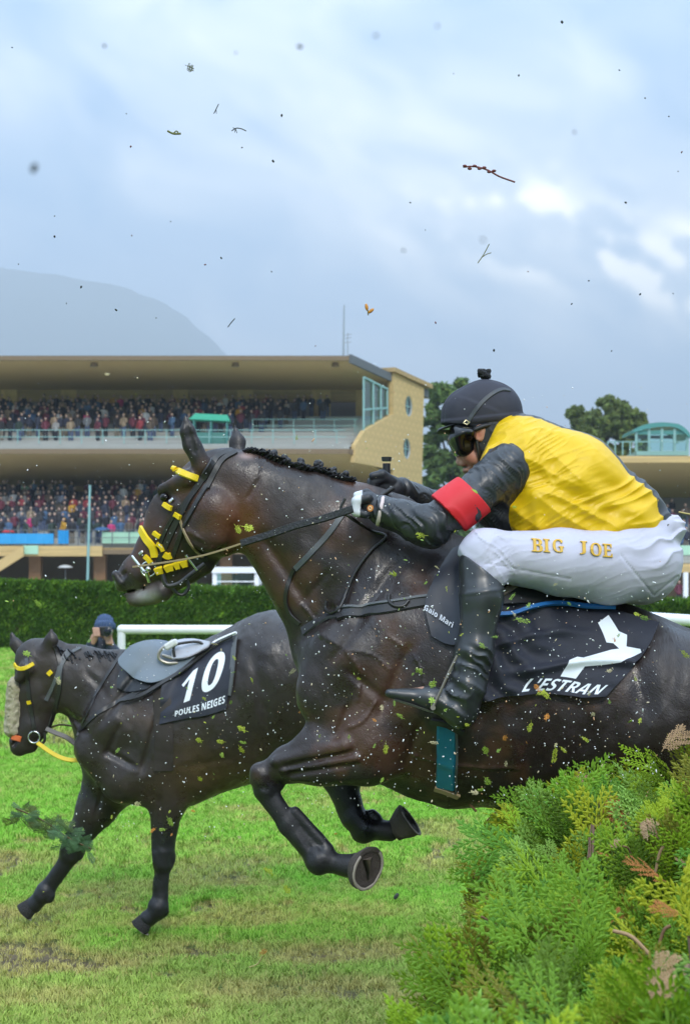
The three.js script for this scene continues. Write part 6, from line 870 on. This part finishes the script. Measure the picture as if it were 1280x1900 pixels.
{
  // the fence runs away from the camera on a slight slant; profile across it: steep landing side, rounded top rising to the take-off side
  const R = rng(99), root = group('brush_fence', V(0.9, 0, -3.6)); tag(root, 'bushy green thuja brush fence in front of the belly of the leaping horse', 'fence');
  const edgeX = (d) => 0.575 + (d - 5) * 0.130;                     // landing edge of the crest
  const crestY = (x, d) => { const u = x - edgeX(d); return 0.99 + 0.29 * smooth(-0.05, 0.65, u) - 0.06 * smooth(1.5, 2.2, u) + (fbm(x * 4.2, d * 4.2, 4, 3) - 0.5) * 0.34 - 0.02 * (5 - d); };
  const d0 = 1.55, d1 = 5.05, W = 2.1;
  const core = []; for (let d = d0; d < d1; d += 0.12) for (let u = 0.22; u < W; u += 0.15) { const x = edgeX(d) + u, h = crestY(x, d) - 0.30; core.push(box(x - 0.07, x + 0.079, 0, h, -d - 0.055, -d + 0.064)); }
  part(root, 'inner_branches', merge(core), mat([0.10, 0.075, 0.035], 1));
  const greens = [[0.15, 0.29, 0.02], [0.21, 0.34, 0.018], [0.29, 0.39, 0.018], [0.09, 0.16, 0.012], [0.10, 0.24, 0.025], [0.34, 0.38, 0.018], [0.18, 0.18, 0.018], [0.21, 0.36, 0.06]], leafM = (c) => mat(c, 0.62, { side: THREE.DoubleSide, transmission: 0.2, thickness: 0, specularIntensity: 0.35 });
  const mats = greens.map(leafM), all = [];
  const push = (x, y, d, out, size) => all.push({ p: V(x, y, -d), out, size, d });
  // the brush grows in tufts: sprays fan out from the tip of each cut branch, with gaps between the tufts
  for (let k = 0; k < 290; k++) {
    const d = lerp(d0, d1, Math.pow(R(), 0.85)), u = R() < 0.3 ? R() * 0.3 : R() * W, side = R() < 0.34, tone = (R() - 0.5) * 0.26, m = 15 + Math.floor(R() * 14), rad = 0.05 + R() * 0.05; let c, o;
    if (side) { const y = 0.15 + Math.pow(R(), 0.6) * 0.98, x = edgeX(d) + 0.14 + 0.14 * (fbm(y * 4, d * 4, 2) - 0.5) - 0.10 * (1 - y); c = V(x, Math.min(y, crestY(x, d)) - 0.05, -d); o = V(-0.6, 0.7 + R() * 0.4, (R() - 0.35) * 0.8); }
    else { const x = edgeX(d) + u; c = V(x, crestY(x, d) - 0.11 - R() * 0.07, -d); o = V(-0.25 + (R() - 0.5) * 0.9 - 0.4 * smooth(0.35, 0, u), 0.9, 0.25 + (R() - 0.5) * 0.9); }
    o.normalize();
    for (let q = 0; q < m; q++) { const r = V(R() - 0.5, R() - 0.5, R() - 0.5).normalize(), p = c.clone().addScaledVector(r, rad * (0.3 + R() * 0.7)); push(p.x, p.y, -p.z, o.clone().addScaledVector(r, 0.75), 0.8 + R() * 0.4); all[all.length - 1].tone = tone; }
  }
  for (let i = 0; i < 1300; i++) { const u = R() * W, x = edgeX(d1) + u, y = 0.3 + R() * (crestY(x, d1) - 0.3); push(x, y, d1 + 0.02, V((R() - 0.5), 0.6, -0.8), 1); }
  for (let i = 0; i < 900; i++) { const u = R() * W, x = edgeX(d0) + u, y = 0.3 + R() * (crestY(x, d0) - 0.35); push(x, y, d0, V((R() - 0.5), 0.6, 0.9), 1); }
  const zone = (p) => fbm(p.x * 4.2 + 3, p.y * 3, p.z * 4.2, 2);
  for (const a of all) {
    const up = a.out.normalize(), z = R() < 0.45 ? V(R() - 0.5, 0.9 + R() * 0.6, (R() - 0.5) + 0.45) : V((R() - 0.6) * 1.2, 0.2 + R() * 0.5, 0.4 + R()).normalize(), X = up.clone().cross(z).normalize(), Z = X.clone().cross(up).normalize(); a.m = new THREE.Matrix4().makeBasis(X, up, Z); a.s = (0.75 + R() * 0.6) * a.size; a.g = Math.floor(R() * sprays.length); const n = zone(a.p) + (R() - 0.5) * 0.12 + (a.tone || 0); a.c = n < 0.36 ? 4 : n < 0.43 ? 0 : n < 0.5 ? 1 : n < 0.56 ? (R() < 0.45 ? 3 : 2) : n < 0.63 ? (R() < 0.4 ? 6 : 1) : R() < 0.4 ? 5 : 0;
    if (R() < 0.06) a.c = 7;
    const pr = [a.p.x / -a.p.z * F + CX, HY - (a.p.y - EYE) * F / -a.p.z]; a.seen = pr[0] > 700 && pr[0] < 1285 && pr[1] > 1340 && pr[1] < 1905 ? 1 / -a.p.z * (a.p.y - (crestY(a.p.x, -a.p.z) - 0.17) > 0 ? 1 : 0.7) * (0.8 + 0.4 * R()) : 0;
  }
  all.sort((a, b) => b.seen - a.seen);
  const q = new THREE.Quaternion(), rel = root.position;
  all.slice(0, 300).forEach((a) => { const o = shadows(new THREE.Mesh(sprays[a.g], mats[a.c])); o.name = 'spray'; o.position.copy(a.p).sub(rel); o.quaternion.setFromRotationMatrix(a.m); o.scale.setScalar(a.s); root.add(o); });
  const rest = all.slice(300), by = sprays.map(() => []); rest.forEach((a) => by[a.g].push(a)); const wm = leafM([1, 1, 1]), col = new THREE.Color(), M4 = new THREE.Matrix4();
  by.forEach((l, gi) => { const im = new THREE.InstancedMesh(sprays[gi], wm, l.length); l.forEach((a, i) => { q.setFromRotationMatrix(a.m); M4.compose(a.p.clone().sub(rel), q, V(a.s, a.s, a.s)); im.setMatrixAt(i, M4); const c = greens[a.c], f = 0.8 + R() * 0.4; im.setColorAt(i, col.setRGB(c[0] * f, c[1] * f, c[2] * f)); }); im.name = 'foliage'; im.userData.kind = 'stuff'; shadows(im); root.add(im); });
  // cut stems, torn bark and withered sprays
  const stemM = mat([0.20, 0.11, 0.055], 0.9), barkM = mat([0.26, 0.16, 0.12], 0.95), dead = mat([0.36, 0.23, 0.12], 0.9, { side: THREE.DoubleSide }), rust = mat([0.35, 0.13, 0.03], 0.9, { side: THREE.DoubleSide });
  const on = (px, py, raise = 0.02) => { let best = null; for (let d = 1.6; d < 5.1; d += 0.01) { const p = U(px, py, d); if (p.y < crestY(p.x, d) + raise && p.x > edgeX(d)) { best = p; break; } } return best || U(px, py, 4.9); };
  for (const [px, py, L, r, ax] of [[955, 1490, 0.10, 0.022, V(-0.25, 1, 0)], [1262, 1390, 0.10, 0.014, V(-0.1, 1, 0.1)], [1088, 1650, 0.16, 0.009, V(0.05, 1, 0.1)], [1128, 1540, 0.08, 0.012, V(-0.4, 1, 0.2)], [1270, 1860, 0.16, 0.03, V(0.1, 1, 0.2)]]) { const p = on(px, py), l = []; for (let i = 0; i < 7; i++) { const a = p.clone().add(V((R() - 0.5) * r * 1.4, -0.06, (R() - 0.5) * r)), b = p.clone().addScaledVector(ax, L * (0.6 + R() * 0.5)).add(V((R() - 0.5) * r, 0, (R() - 0.5) * r)); l.push(tube([a, a.clone().lerp(b, 0.5).add(V((R() - 0.5) * 0.012, 0, 0.004)), b], r * (0.18 + R() * 0.2), 5, 5)); } part(root, 'torn_stem', merge(l), barkM); }
  for (const [px, py] of [[1161, 1602], [1098, 1625], [1150, 1560]]) { const p = on(px, py); part(root, 'cut_stem', merge([bar(p.clone().add(V(0, -0.09, 0)), p.clone().add(V(0.005, 0.03, 0.01)), 0.009, 0.010, 10)]), mat([0.36, 0.14, 0.04], 0.8)); }
  const wither = (px, py, s, m, lay) => { const p = on(px, py, 0.07), o = shadows(new THREE.Mesh(sprays[Math.floor(R() * 7)], m)); o.name = 'withered_spray'; o.position.copy(p).sub(rel); o.rotation.set(-1.0 + (R() - 0.5) * lay, (R() - 0.5) * 1.5, (R() - 0.5) * 3); o.scale.setScalar(s * Math.min(1, -p.z / 4.2)); root.add(o); };
  for (const [px, py, s] of [[1185, 1850, 0.8], [1215, 1860, 0.7], [1200, 1845, 0.7], [1150, 1535, 0.7], [1185, 1540, 0.8], [1210, 1550, 0.7], [1140, 1600, 0.6], [1255, 1600, 0.6], [1000, 1700, 0.45], [930, 1560, 0.4], [1270, 1820, 0.8], [1110, 1460, 0.5], [1030, 1520, 0.45], [1165, 1545, 0.6], [1200, 1560, 0.7], [1160, 1570, 0.5], [1240, 1640, 0.6], [935, 1420, 0.45], [1225, 1395, 0.6], [1180, 1385, 0.5], [1130, 1720, 0.5], [1265, 1700, 0.5], [1060, 1800, 0.5]]) wither(px, py, s, R() < 0.35 ? rust : dead, 1);
  for (let i = 0; i < 26; i++) { const p = on(lerp(840, 1280, R()), lerp(1480, 1860, R()), 0.03), e = p.clone().add(V((R() - 0.5) * 0.16, 0.02 + R() * 0.05, (R() - 0.5) * 0.1)); part(root, 'twig', tube([p, p.clone().lerp(e, 0.5).add(V(0, 0.012, 0)), e], 0.0022 + R() * 0.0022, 8, 5), R() < 0.5 ? dead : stemM); }
}

// ================= torn bits of the fence in the air =================
{
  const R = rng(2024);
  const lime = [[0.42, 0.48, 0.03], [0.30, 0.44, 0.05], [0.52, 0.46, 0.05], [0.22, 0.36, 0.05]].map((c) => mat(c, 0.55, { side: THREE.DoubleSide })), orange = mat([0.55, 0.22, 0.03], 0.7, { side: THREE.DoubleSide }), darkM = mat([0.03, 0.035, 0.03], 0.8), olive = mat([0.13, 0.13, 0.03], 0.7, { side: THREE.DoubleSide }), red = mat([0.14, 0.03, 0.025], 0.6), straw = mat([0.50, 0.40, 0.16], 0.8), pale = mat([0.6, 0.52, 0.30], 0.8);
  const sprig = [0, 1, 2, 3, 4].map((i) => sprayGeo(200 + i, 0.055, 0.02 + 0.006 * (i % 2), 0.34, 1.0)), bigSprig = sprayGeo(300, 0.1, 0.035, 0.45, 1.2);
  const clod = [0, 1, 2].map((i) => { const g = new THREE.IcosahedronGeometry(1, 1), a = g.attributes.position; for (let k = 0; k < a.count; k++) { const s = 0.6 + 0.8 * noise(a.getX(k) * 1.3 + i * 5, a.getY(k) * 1.3, a.getZ(k) * 1.3); a.setXYZ(k, a.getX(k) * s * 1.3, a.getY(k) * s * 0.8, a.getZ(k) * s); } g.computeVertexNormals(); return g; });
  const leaf = (() => { const s = new THREE.Shape(); s.moveTo(0, 0); s.quadraticCurveTo(0.012, 0.012, 0, 0.032); s.quadraticCurveTo(-0.012, 0.012, 0, 0); const g = new THREE.ExtrudeGeometry(s, { depth: 0.0012, bevelEnabled: false, curveSegments: 5 }), a = g.attributes.position; for (let i = 0; i < a.count; i++) a.setZ(i, a.getZ(i) + 6 * a.getX(i) * a.getX(i) * 10 - 3 * a.getY(i) * a.getY(i)); g.computeVertexNormals(); return g; })();
  const place = (name, geo, m, px, py, d, s, label, cat, grp, rot) => { const o = top(name, geo, m); o.position.copy(U(px, py, d)); o.rotation.set(...(rot || [(R() - 0.5) * 1.6, (R() - 0.5) * 1.6, R() * 6.28])); o.scale.setScalar(s); return tag(o, label, cat, grp); };
  // against the sky: single things
  place('torn_sprig', sprig[0], olive, 343, 120, 4.6, 0.55, 'star-shaped olive sprig high in the sky at upper left', 'sprig');
  const twig = (name, pts, d, r, m, label) => { const p = pts.map(([x, y]) => U(x, y, d)), g = group(name, p[0]); tag(g, label, 'twig'); part(g, 'stem', tube(p, r, 22, 6), m); return [g, p]; };
  { const [g, p] = twig('flying_twig', [[859, 310], [880, 309], [905, 316], [925, 327], [955, 338]], 4.8, 0.0028, red, 'long reddish twig with buds flying in the sky above the rider'); for (let i = 0; i < 7; i++) { const q = U(862 + i * 9, 310 + Math.max(0, i - 3) * 3 + (i % 2 ? 3 : -2), 4.8); part(g, 'bud', new THREE.SphereGeometry(0.0055, 8, 6).scale(1.3, 0.8, 1).translate(q.x, q.y, q.z), red); } }
  { const [g] = twig('flying_twig', [[886, 488], [897, 472], [907, 453]], 4.8, 0.0016, olive, 'thin forked twig below the long reddish twig in the sky'); part(g, 'side_shoot', tube([[893, 478], [902, 472], [911, 469]].map(([x, y]) => U(x, y, 4.8)), 0.0013, 10, 5), olive); }
  { const [g] = twig('flying_twig', [[311, 243], [322, 248], [336, 248]], 4.7, 0.0032, olive, 'curved brownish twig in the sky over the mountain'); part(g, 'side_shoot', tube([[322, 248], [328, 243], [331, 246]].map(([x, y]) => U(x, y, 4.7)), 0.0022, 8, 5), olive); }
  { const [g] = twig('flying_twig', [[430, 243], [438, 238], [448, 239], [457, 243]], 4.7, 0.0016, darkM, 'dark curved twig with prongs in the upper sky'); for (const [x, y] of [[436, 246], [440, 247], [432, 237]]) part(g, 'side_shoot', bar(U(437, 239, 4.7), U(x, y, 4.7), 0.0016, 0.0008, 5), darkM); }
  { const [g] = twig('flying_twig', [[397, 211], [401, 203], [406, 193]], 4.7, 0.0014, darkM, 'small Y-shaped dark twig in the upper sky'); part(g, 'side_shoot', bar(U(401, 203, 4.7), U(402, 211, 4.7), 0.0014, 0.0008, 5), darkM); }
  twig('flying_twig', [[423, 607], [429, 599], [436, 591]], 4.8, 0.0016, darkM, 'thin straight twig flying above the grandstand roof');
  { const g = group('torn_bud', U(683, 575, 4.8)); tag(g, 'orange-brown pair of conifer buds flying right of the roof mast', 'bud'); for (const [x, y, a] of [[680, 570, 0.2], [688, 577, -0.9]]) { const q = U(x, y, 4.8); part(g, 'scale', new THREE.SphereGeometry(0.009, 8, 6).scale(0.6, 1.3, 0.6).rotateZ(a).translate(q.x, q.y, q.z), orange); } part(g, 'stem', bar(U(683, 585, 4.8), U(682, 574, 4.8), 0.002, 0.002, 5), olive); }
  const names = ['clod', 'soil_fleck'];
  // soil clods: sharp dark ones at the horse's distance, soft ones near the camera
  const soft = [[64, 312, 0.95, 0.0026], [556, 87, 1.3, 0.0022], [194, 85, 1.4, 0.0014], [438, 98, 1.5, 0.0010], [811, 48, 1.1, 0.0012], [697, 66, 1.05, 0.0011], [896, 445, 1.0, 0.0012], [748, 465, 1.3, 0.0014], [1065, 245, 1.3, 0.0011], [735, 1663, 3.9, 0.007]];
  const where = (x, y) => x < 430 ? (y < 400 ? 'at the upper left of the sky' : 'over the mountain') : x < 860 ? (y < 300 ? 'in the upper middle of the sky' : 'in the sky above the tower') : y < 300 ? 'at the upper right of the sky' : 'in the sky above the rider';
  soft.forEach(([x, y, d, s], i) => place('soil_clod', clod[i % 3], darkM, x, y, d, s, i === 9 ? 'dark clod of soil in the air beside the shod hoof' : i === 0 ? 'large blurred dark clod at the left edge of the sky' : i === 1 ? 'dark blurred clod high above the grandstand' : 'faint blurred clod flying ' + where(x, y), 'clod', i > 1 && i < 9 ? 'blurred clods ' + where(x, y) : null));
  const colOf = (x) => ['at the left edge', 'left of the mast', 'near the mast column', 'above the whip', 'above the helmet', 'above the back of the rider', 'at the right edge'][x < 110 ? 0 : x < 300 ? 1 : x < 560 ? 2 : x < 800 ? 3 : x < 980 ? 4 : x < 1170 ? 5 : 6], rowOf = (y) => y < 110 ? 'at the very top' : y < 230 ? 'high up' : y < 340 ? 'upper half' : y < 470 ? 'middle height' : y < 550 ? 'lower half' : 'just above the buildings';
  const sharp = [[1042, 41, 7], [1148, 130, 4], [1196, 182, 3], [1240, 216, 3], [1264, 282, 4.5], [1160, 376, 5], [761, 376, 4], [523, 214, 6], [507, 299, 5], [243, 272, 4], [449, 274, 3.5], [23, 88, 3], [102, 439, 5], [411, 479, 5], [381, 491, 4], [504, 504, 3], [151, 533, 6], [216, 575, 5], [124, 563, 3], [808, 599, 5], [916, 650, 5], [1060, 564, 4], [1092, 521, 4], [1187, 546, 4.5], [979, 504, 3], [841, 137, 2.5], [962, 140, 4], [235, 211, 2.6], [317, 411, 3], [245, 437, 2.6], [102, 401, 3], [1248, 545, 3], [1134, 651, 3], [1257, 318, 2.6], [585, 642, 3], [290, 590, 2.6], [35, 490, 2.6], [789, 427, 2.6]];
  sharp.forEach(([x, y, s], i) => { const d = 4.4 + R() * 0.8; place('soil_fleck', clod[i % 3], i % 5 === 4 ? red : darkM, x, y, d, s * d / F * 0.42, `dark soil fleck in the sky, ${colOf(x)}, ${rowOf(y)}`, 'fleck', 'soil flecks in the sky'); });
  // green and yellow scraps in front of the horses, the rider and the turf
  const scr = [[446, 975, 1.0, 0], [435, 972, 0.8, 0], [886, 916, 1.5, 1], [795, 994, 1.0, 0], [786, 1003, 0.7, 3], [842, 988, 0.6, 0], [950, 1150, 1.3, 1], [975, 1128, 0.9, 1], [905, 1202, 0.8, 1], [788, 1250, 1.0, 1], [806, 1258, 0.8, 1], [722, 1232, 0.6, 2], [800, 1308, 0.9, 1], [852, 1330, 0.9, 0], [752, 1334, 0.8, 1], [710, 1322, 0.6, 2], [717, 1376, 0.9, 0], [793, 1378, 0.8, 2], [625, 1290, 1.4, 0], [595, 1345, 1.2, 3], [636, 1357, 0.9, 0], [1030, 1380, 1.3, 0], [1036, 1384, 0.7, 0], [985, 1335, 0.9, 0], [1002, 1334, 0.6, 2], [940, 1362, 0.7, 2], [975, 1375, 0.6, 2], [1075, 1366, 0.7, 0], [1172, 1335, 1.1, 1], [1185, 1346, 0.7, 0], [1022, 1298, 0.9, 0], [1040, 1196, 0.6, 2], [1135, 1185, 0.9, 2], [1258, 1205, 1.0, 0], [1020, 1226, 0.6, 2], [1122, 1247, 0.6, 2], [740, 1105, 0.6, 2], [812, 1065, 0.6, 1], [756, 1040, 0.8, 3], [682, 1110, 0.6, 2], [815, 1057, 0.5, 2], [1150, 860, 0.4, 0], [620, 1200, 0.5, 3], [535, 1255, 0.9, 2], [462, 1358, 1.1, 0], [378, 1375, 0.9, 0], [420, 1377, 0.8, 0], [442, 1382, 0.9, 0], [308, 1330, 0.6, 1], [212, 1437, 0.8, 2], [262, 1487, 0.8, 2], [310, 1512, 1.0, 1], [291, 1535, 0.7, 2], [340, 1580, 1.3, 3], [515, 1625, 1.3, 0], [522, 1640, 1.1, 0], [533, 1500, 0.7, 0], [80, 1655, 0.6, 0], [60, 1112, 0.8, 1], [10, 1115, 1.0, 1], [330, 870, 0.4, 0], [206, 694, 0.5, 2], [252, 730, 0.4, 0], [550, 806, 0.5, 0], [678, 832, 0.5, 3], [100, 1255, 0.9, 2], [110, 1262, 0.9, 1], [60, 1218, 0.9, 1], [240, 1398, 0.5, 0], [330, 1405, 0.5, 1], [470, 1270, 0.6, 0], [500, 1300, 0.5, 1], [440, 1225, 0.5, 0], [896, 1440, 0.8, 1], [868, 1470, 0.8, 2], [905, 1405, 0.9, 1], [1180, 1300, 0.5, 0], [700, 1180, 0.4, 2], [670, 1260, 0.5, 0], [760, 1270, 0.4, 2], [430, 1130, 0.5, 1], [560, 1470, 0.5, 0], [610, 1190, 0.4, 0], [480, 1775, 0.9, 2], [960, 940, 0.4, 1], [1190, 1140, 0.6, 0], [935, 1410, 0.7, 2], [850, 1215, 0.4, 0], [560, 1240, 0.4, 2], [385, 1300, 0.5, 0], [1095, 1330, 0.5, 2]];
  for (let i = 0; i < 120; i++) { const u = R(), x = u < 0.55 ? lerp(600, 1230, R()) : lerp(150, 620, R()), y = u < 0.55 ? lerp(1020, 1480, Math.pow(R(), 0.7)) : lerp(1180, 1560, R()); scr.push([x, y, 0.35 + 0.5 * R() * R(), Math.floor(R() * 4)]); }
  const marks = [[446, 975, 'the cheek of the leaping horse'], [886, 916, 'the red armband'], [795, 996, 'the near elbow of the jockey'], [842, 988, 'the knee of the white breeches'], [950, 1150, 'the front of the saddlecloth'], [905, 1200, 'the boot calf'], [795, 1254, 'the stirrup iron'], [722, 1232, 'the shoulder of the leaping horse'], [800, 1308, 'the boot toe'], [852, 1330, 'the boot heel'], [752, 1334, 'the elbow of the leaping horse'], [717, 1376, 'the forearm of the leaping horse'], [793, 1378, 'the blue girth'], [625, 1290, 'the breast of the leaping horse'], [595, 1345, 'the near forearm top'], [1030, 1380, 'the belly above the fence'], [985, 1335, 'the ribs under the saddlecloth'], [940, 1362, 'the belly behind the girth'], [1172, 1335, 'the flank crease'], [1022, 1298, 'the lower edge of the saddlecloth'], [1040, 1200, 'the middle of the saddlecloth'], [1135, 1185, 'the white emblem'], [1258, 1205, 'the croup of the leaping horse'], [740, 1105, 'the breastplate hook'], [812, 1062, 'the saddle flap'], [756, 1040, 'the withers of the leaping horse'], [682, 1110, 'the chest strap'], [535, 1255, 'the rump of the riderless horse'], [462, 1358, 'the flank of the riderless horse'], [378, 1375, 'the barrel of the riderless horse'], [430, 1380, 'the belly of the riderless horse'], [308, 1330, 'the girth of the riderless horse'], [212, 1437, 'the chest of the riderless horse'], [262, 1487, 'the brisket of the riderless horse'], [310, 1515, 'the straight foreleg'], [340, 1580, 'the grass right of the straight foreleg'], [518, 1630, 'the grass left of the shod hoof'], [533, 1500, 'the near cannon of the leaping horse'], [80, 1655, 'the reaching foreleg'], [60, 1112, 'the hedge at left'], [10, 1115, 'the hedge at the left edge'], [330, 870, 'the browband'], [206, 694, 'the stand roof'], [252, 730, 'the upper tier crowd'], [550, 806, 'the empty terrace'], [678, 832, 'the sloping parapet'], [105, 1258, 'the cheek of the riderless horse'], [60, 1218, 'the far ear of the riderless horse'], [470, 1270, 'the number cloth edge'], [440, 1225, 'the white 10'], [896, 1440, 'the torn stem'], [430, 1130, 'the white rail'], [480, 1775, 'the worn turf'], [960, 940, 'the yellow silks'], [1190, 1140, 'the seat of the jockey']];
  const nearest = (x, y) => marks.reduce((a, b) => Math.hypot(b[0] - x, b[1] - y) < Math.hypot(a[0] - x, a[1] - y) ? b : a)[2];
  scr.forEach(([x, y, s, k], i) => { const d = x > 640 || y < 1120 ? 4.42 - 0.12 * R() : lerp(4.6, 5.6, R()), u = R(), m = k === 2 ? (R() < 0.3 ? orange : pale) : lime[k], big = s > 1.05, small = s < 0.62, o = place('torn_scrap', small && u < 0.4 ? leaf : u < 0.75 ? sprig[i % 5] : u < 0.9 ? leaf : bigSprig, m, x, y, d, s * (small && u < 0.4 ? 0.42 : u < 0.75 ? 0.62 : u < 0.9 ? 0.5 : 0.4), `${small ? 'tiny ' : big ? 'large ' : ''}${m === orange ? 'orange' : m === pale ? 'straw-coloured' : k === 3 ? 'green' : k === 1 ? 'leaf-green' : 'yellow-green'} thuja scrap in the air by ${nearest(x, y)}`, 'scrap', 'thuja scraps in the air'); o.scale.x *= 0.55 + R() * 0.4; });
  place('flying_straw', tube([V(0, 0, 0), V(0.03, 0.004, 0), V(0.055, 0.028, 0.01)], 0.0025, 10, 5), straw, 462, 1795, 6.6, 1.3, 'pale straw stalk just above the turf at bottom centre', 'straw', null, [0, 0, 0.25]);
  place('flying_straw', tube([V(0, 0, 0), V(0.02, -0.004, 0), V(0.045, -0.008, 0)], 0.0022, 10, 5), straw, 1258, 950, 4.6, 1.1, 'orange-brown stalk flying behind the back of the rider', 'straw', null, [0, 0, 0]);
  // the torn branch in the air before the riderless horse's leg
  { const g = group('torn_branch', U(100, 1540, 5.2)); tag(g, 'torn leafy thuja branch flying before the legs of the riderless horse', 'branch'); const gm = [[0.055, 0.10, 0.02], [0.075, 0.13, 0.03], [0.07, 0.15, 0.06], [0.09, 0.10, 0.02]].map((c) => mat(c, 0.6, { side: THREE.DoubleSide })); part(g, 'stem', tube([[30, 1500], [80, 1522], [130, 1556], [170, 1575]].map(([x, y]) => U(x, y, 5.2)), 0.003, 14, 5), mat([0.12, 0.08, 0.04], 0.9));
    for (let i = 0; i < 70; i++) { const t = R(), o = shadows(new THREE.Mesh(sprays[i % 7], gm[t > 0.6 ? 2 : i % 4])); o.name = 'spray'; o.position.copy(U(lerp(30, 165, t) + (R() - 0.5) * 14, lerp(1500, 1572, t) + (R() - 0.5) * 30, 5.2 + (R() - 0.5) * 0.08)).sub(g.position); o.rotation.set((R() - 0.5) * 1.4, (R() - 0.5) * 1.4, R() < 0.6 ? 1.4 + (R() - 0.5) * 1.2 : -1.9 + (R() - 0.5)); o.scale.setScalar(0.17 + R() * 0.2); g.add(o); } }
  // spray of water and grit thrown up round the horses
  const n = 2000, im = new THREE.InstancedMesh(new THREE.IcosahedronGeometry(1, 1), mat([1, 1, 1], 0.35), n), m = new THREE.Matrix4(), q = new THREE.Quaternion(), c = new THREE.Color();
  for (let i = 0; i < n; i++) {
    let px, py, d; const u = R();
    if (u < 0.5) { px = lerp(560, 1230, R()); py = lerp(1040, 1500, Math.pow(R(), 0.8)); d = 4.2 + R() * 0.2; } else if (u < 0.72) { px = lerp(130, 640, R()); py = lerp(1150, 1560, R()); d = 4.4 + R() * 2; } else if (u < 0.86) { px = lerp(200, 760, R()); py = lerp(800, 1100, R()); d = 4.3 + R() * 0.3; } else { px = lerp(0, 1280, R()); py = lerp(690, 1120, R()); d = 4.2 + R() * 2.5; }
    const s = (0.0006 + 0.0016 * Math.pow(R(), 3)) * d / 4.5; q.setFromEuler(new THREE.Euler(R() * 6, R() * 6, R() * 6)); m.compose(U(px, py, d), q, V(s * (1 + 2.6 * R() * R()), s, s)); im.setMatrixAt(i, m);
    const k = R(); k < 0.7 ? c.setRGB(0.75, 0.75, 0.74) : k < 0.9 ? c.setRGB(0.6, 0.5, 0.32) : c.setRGB(0.55, 0.3, 0.14); im.setColorAt(i, c);
  }
  im.name = 'spatter'; shadows(im); tag(im, 'fine pale spatter of water and grit in the air round the horses', 'spatter', null, 'stuff'); scene.add(im);
}

renderer.render(scene, camera);
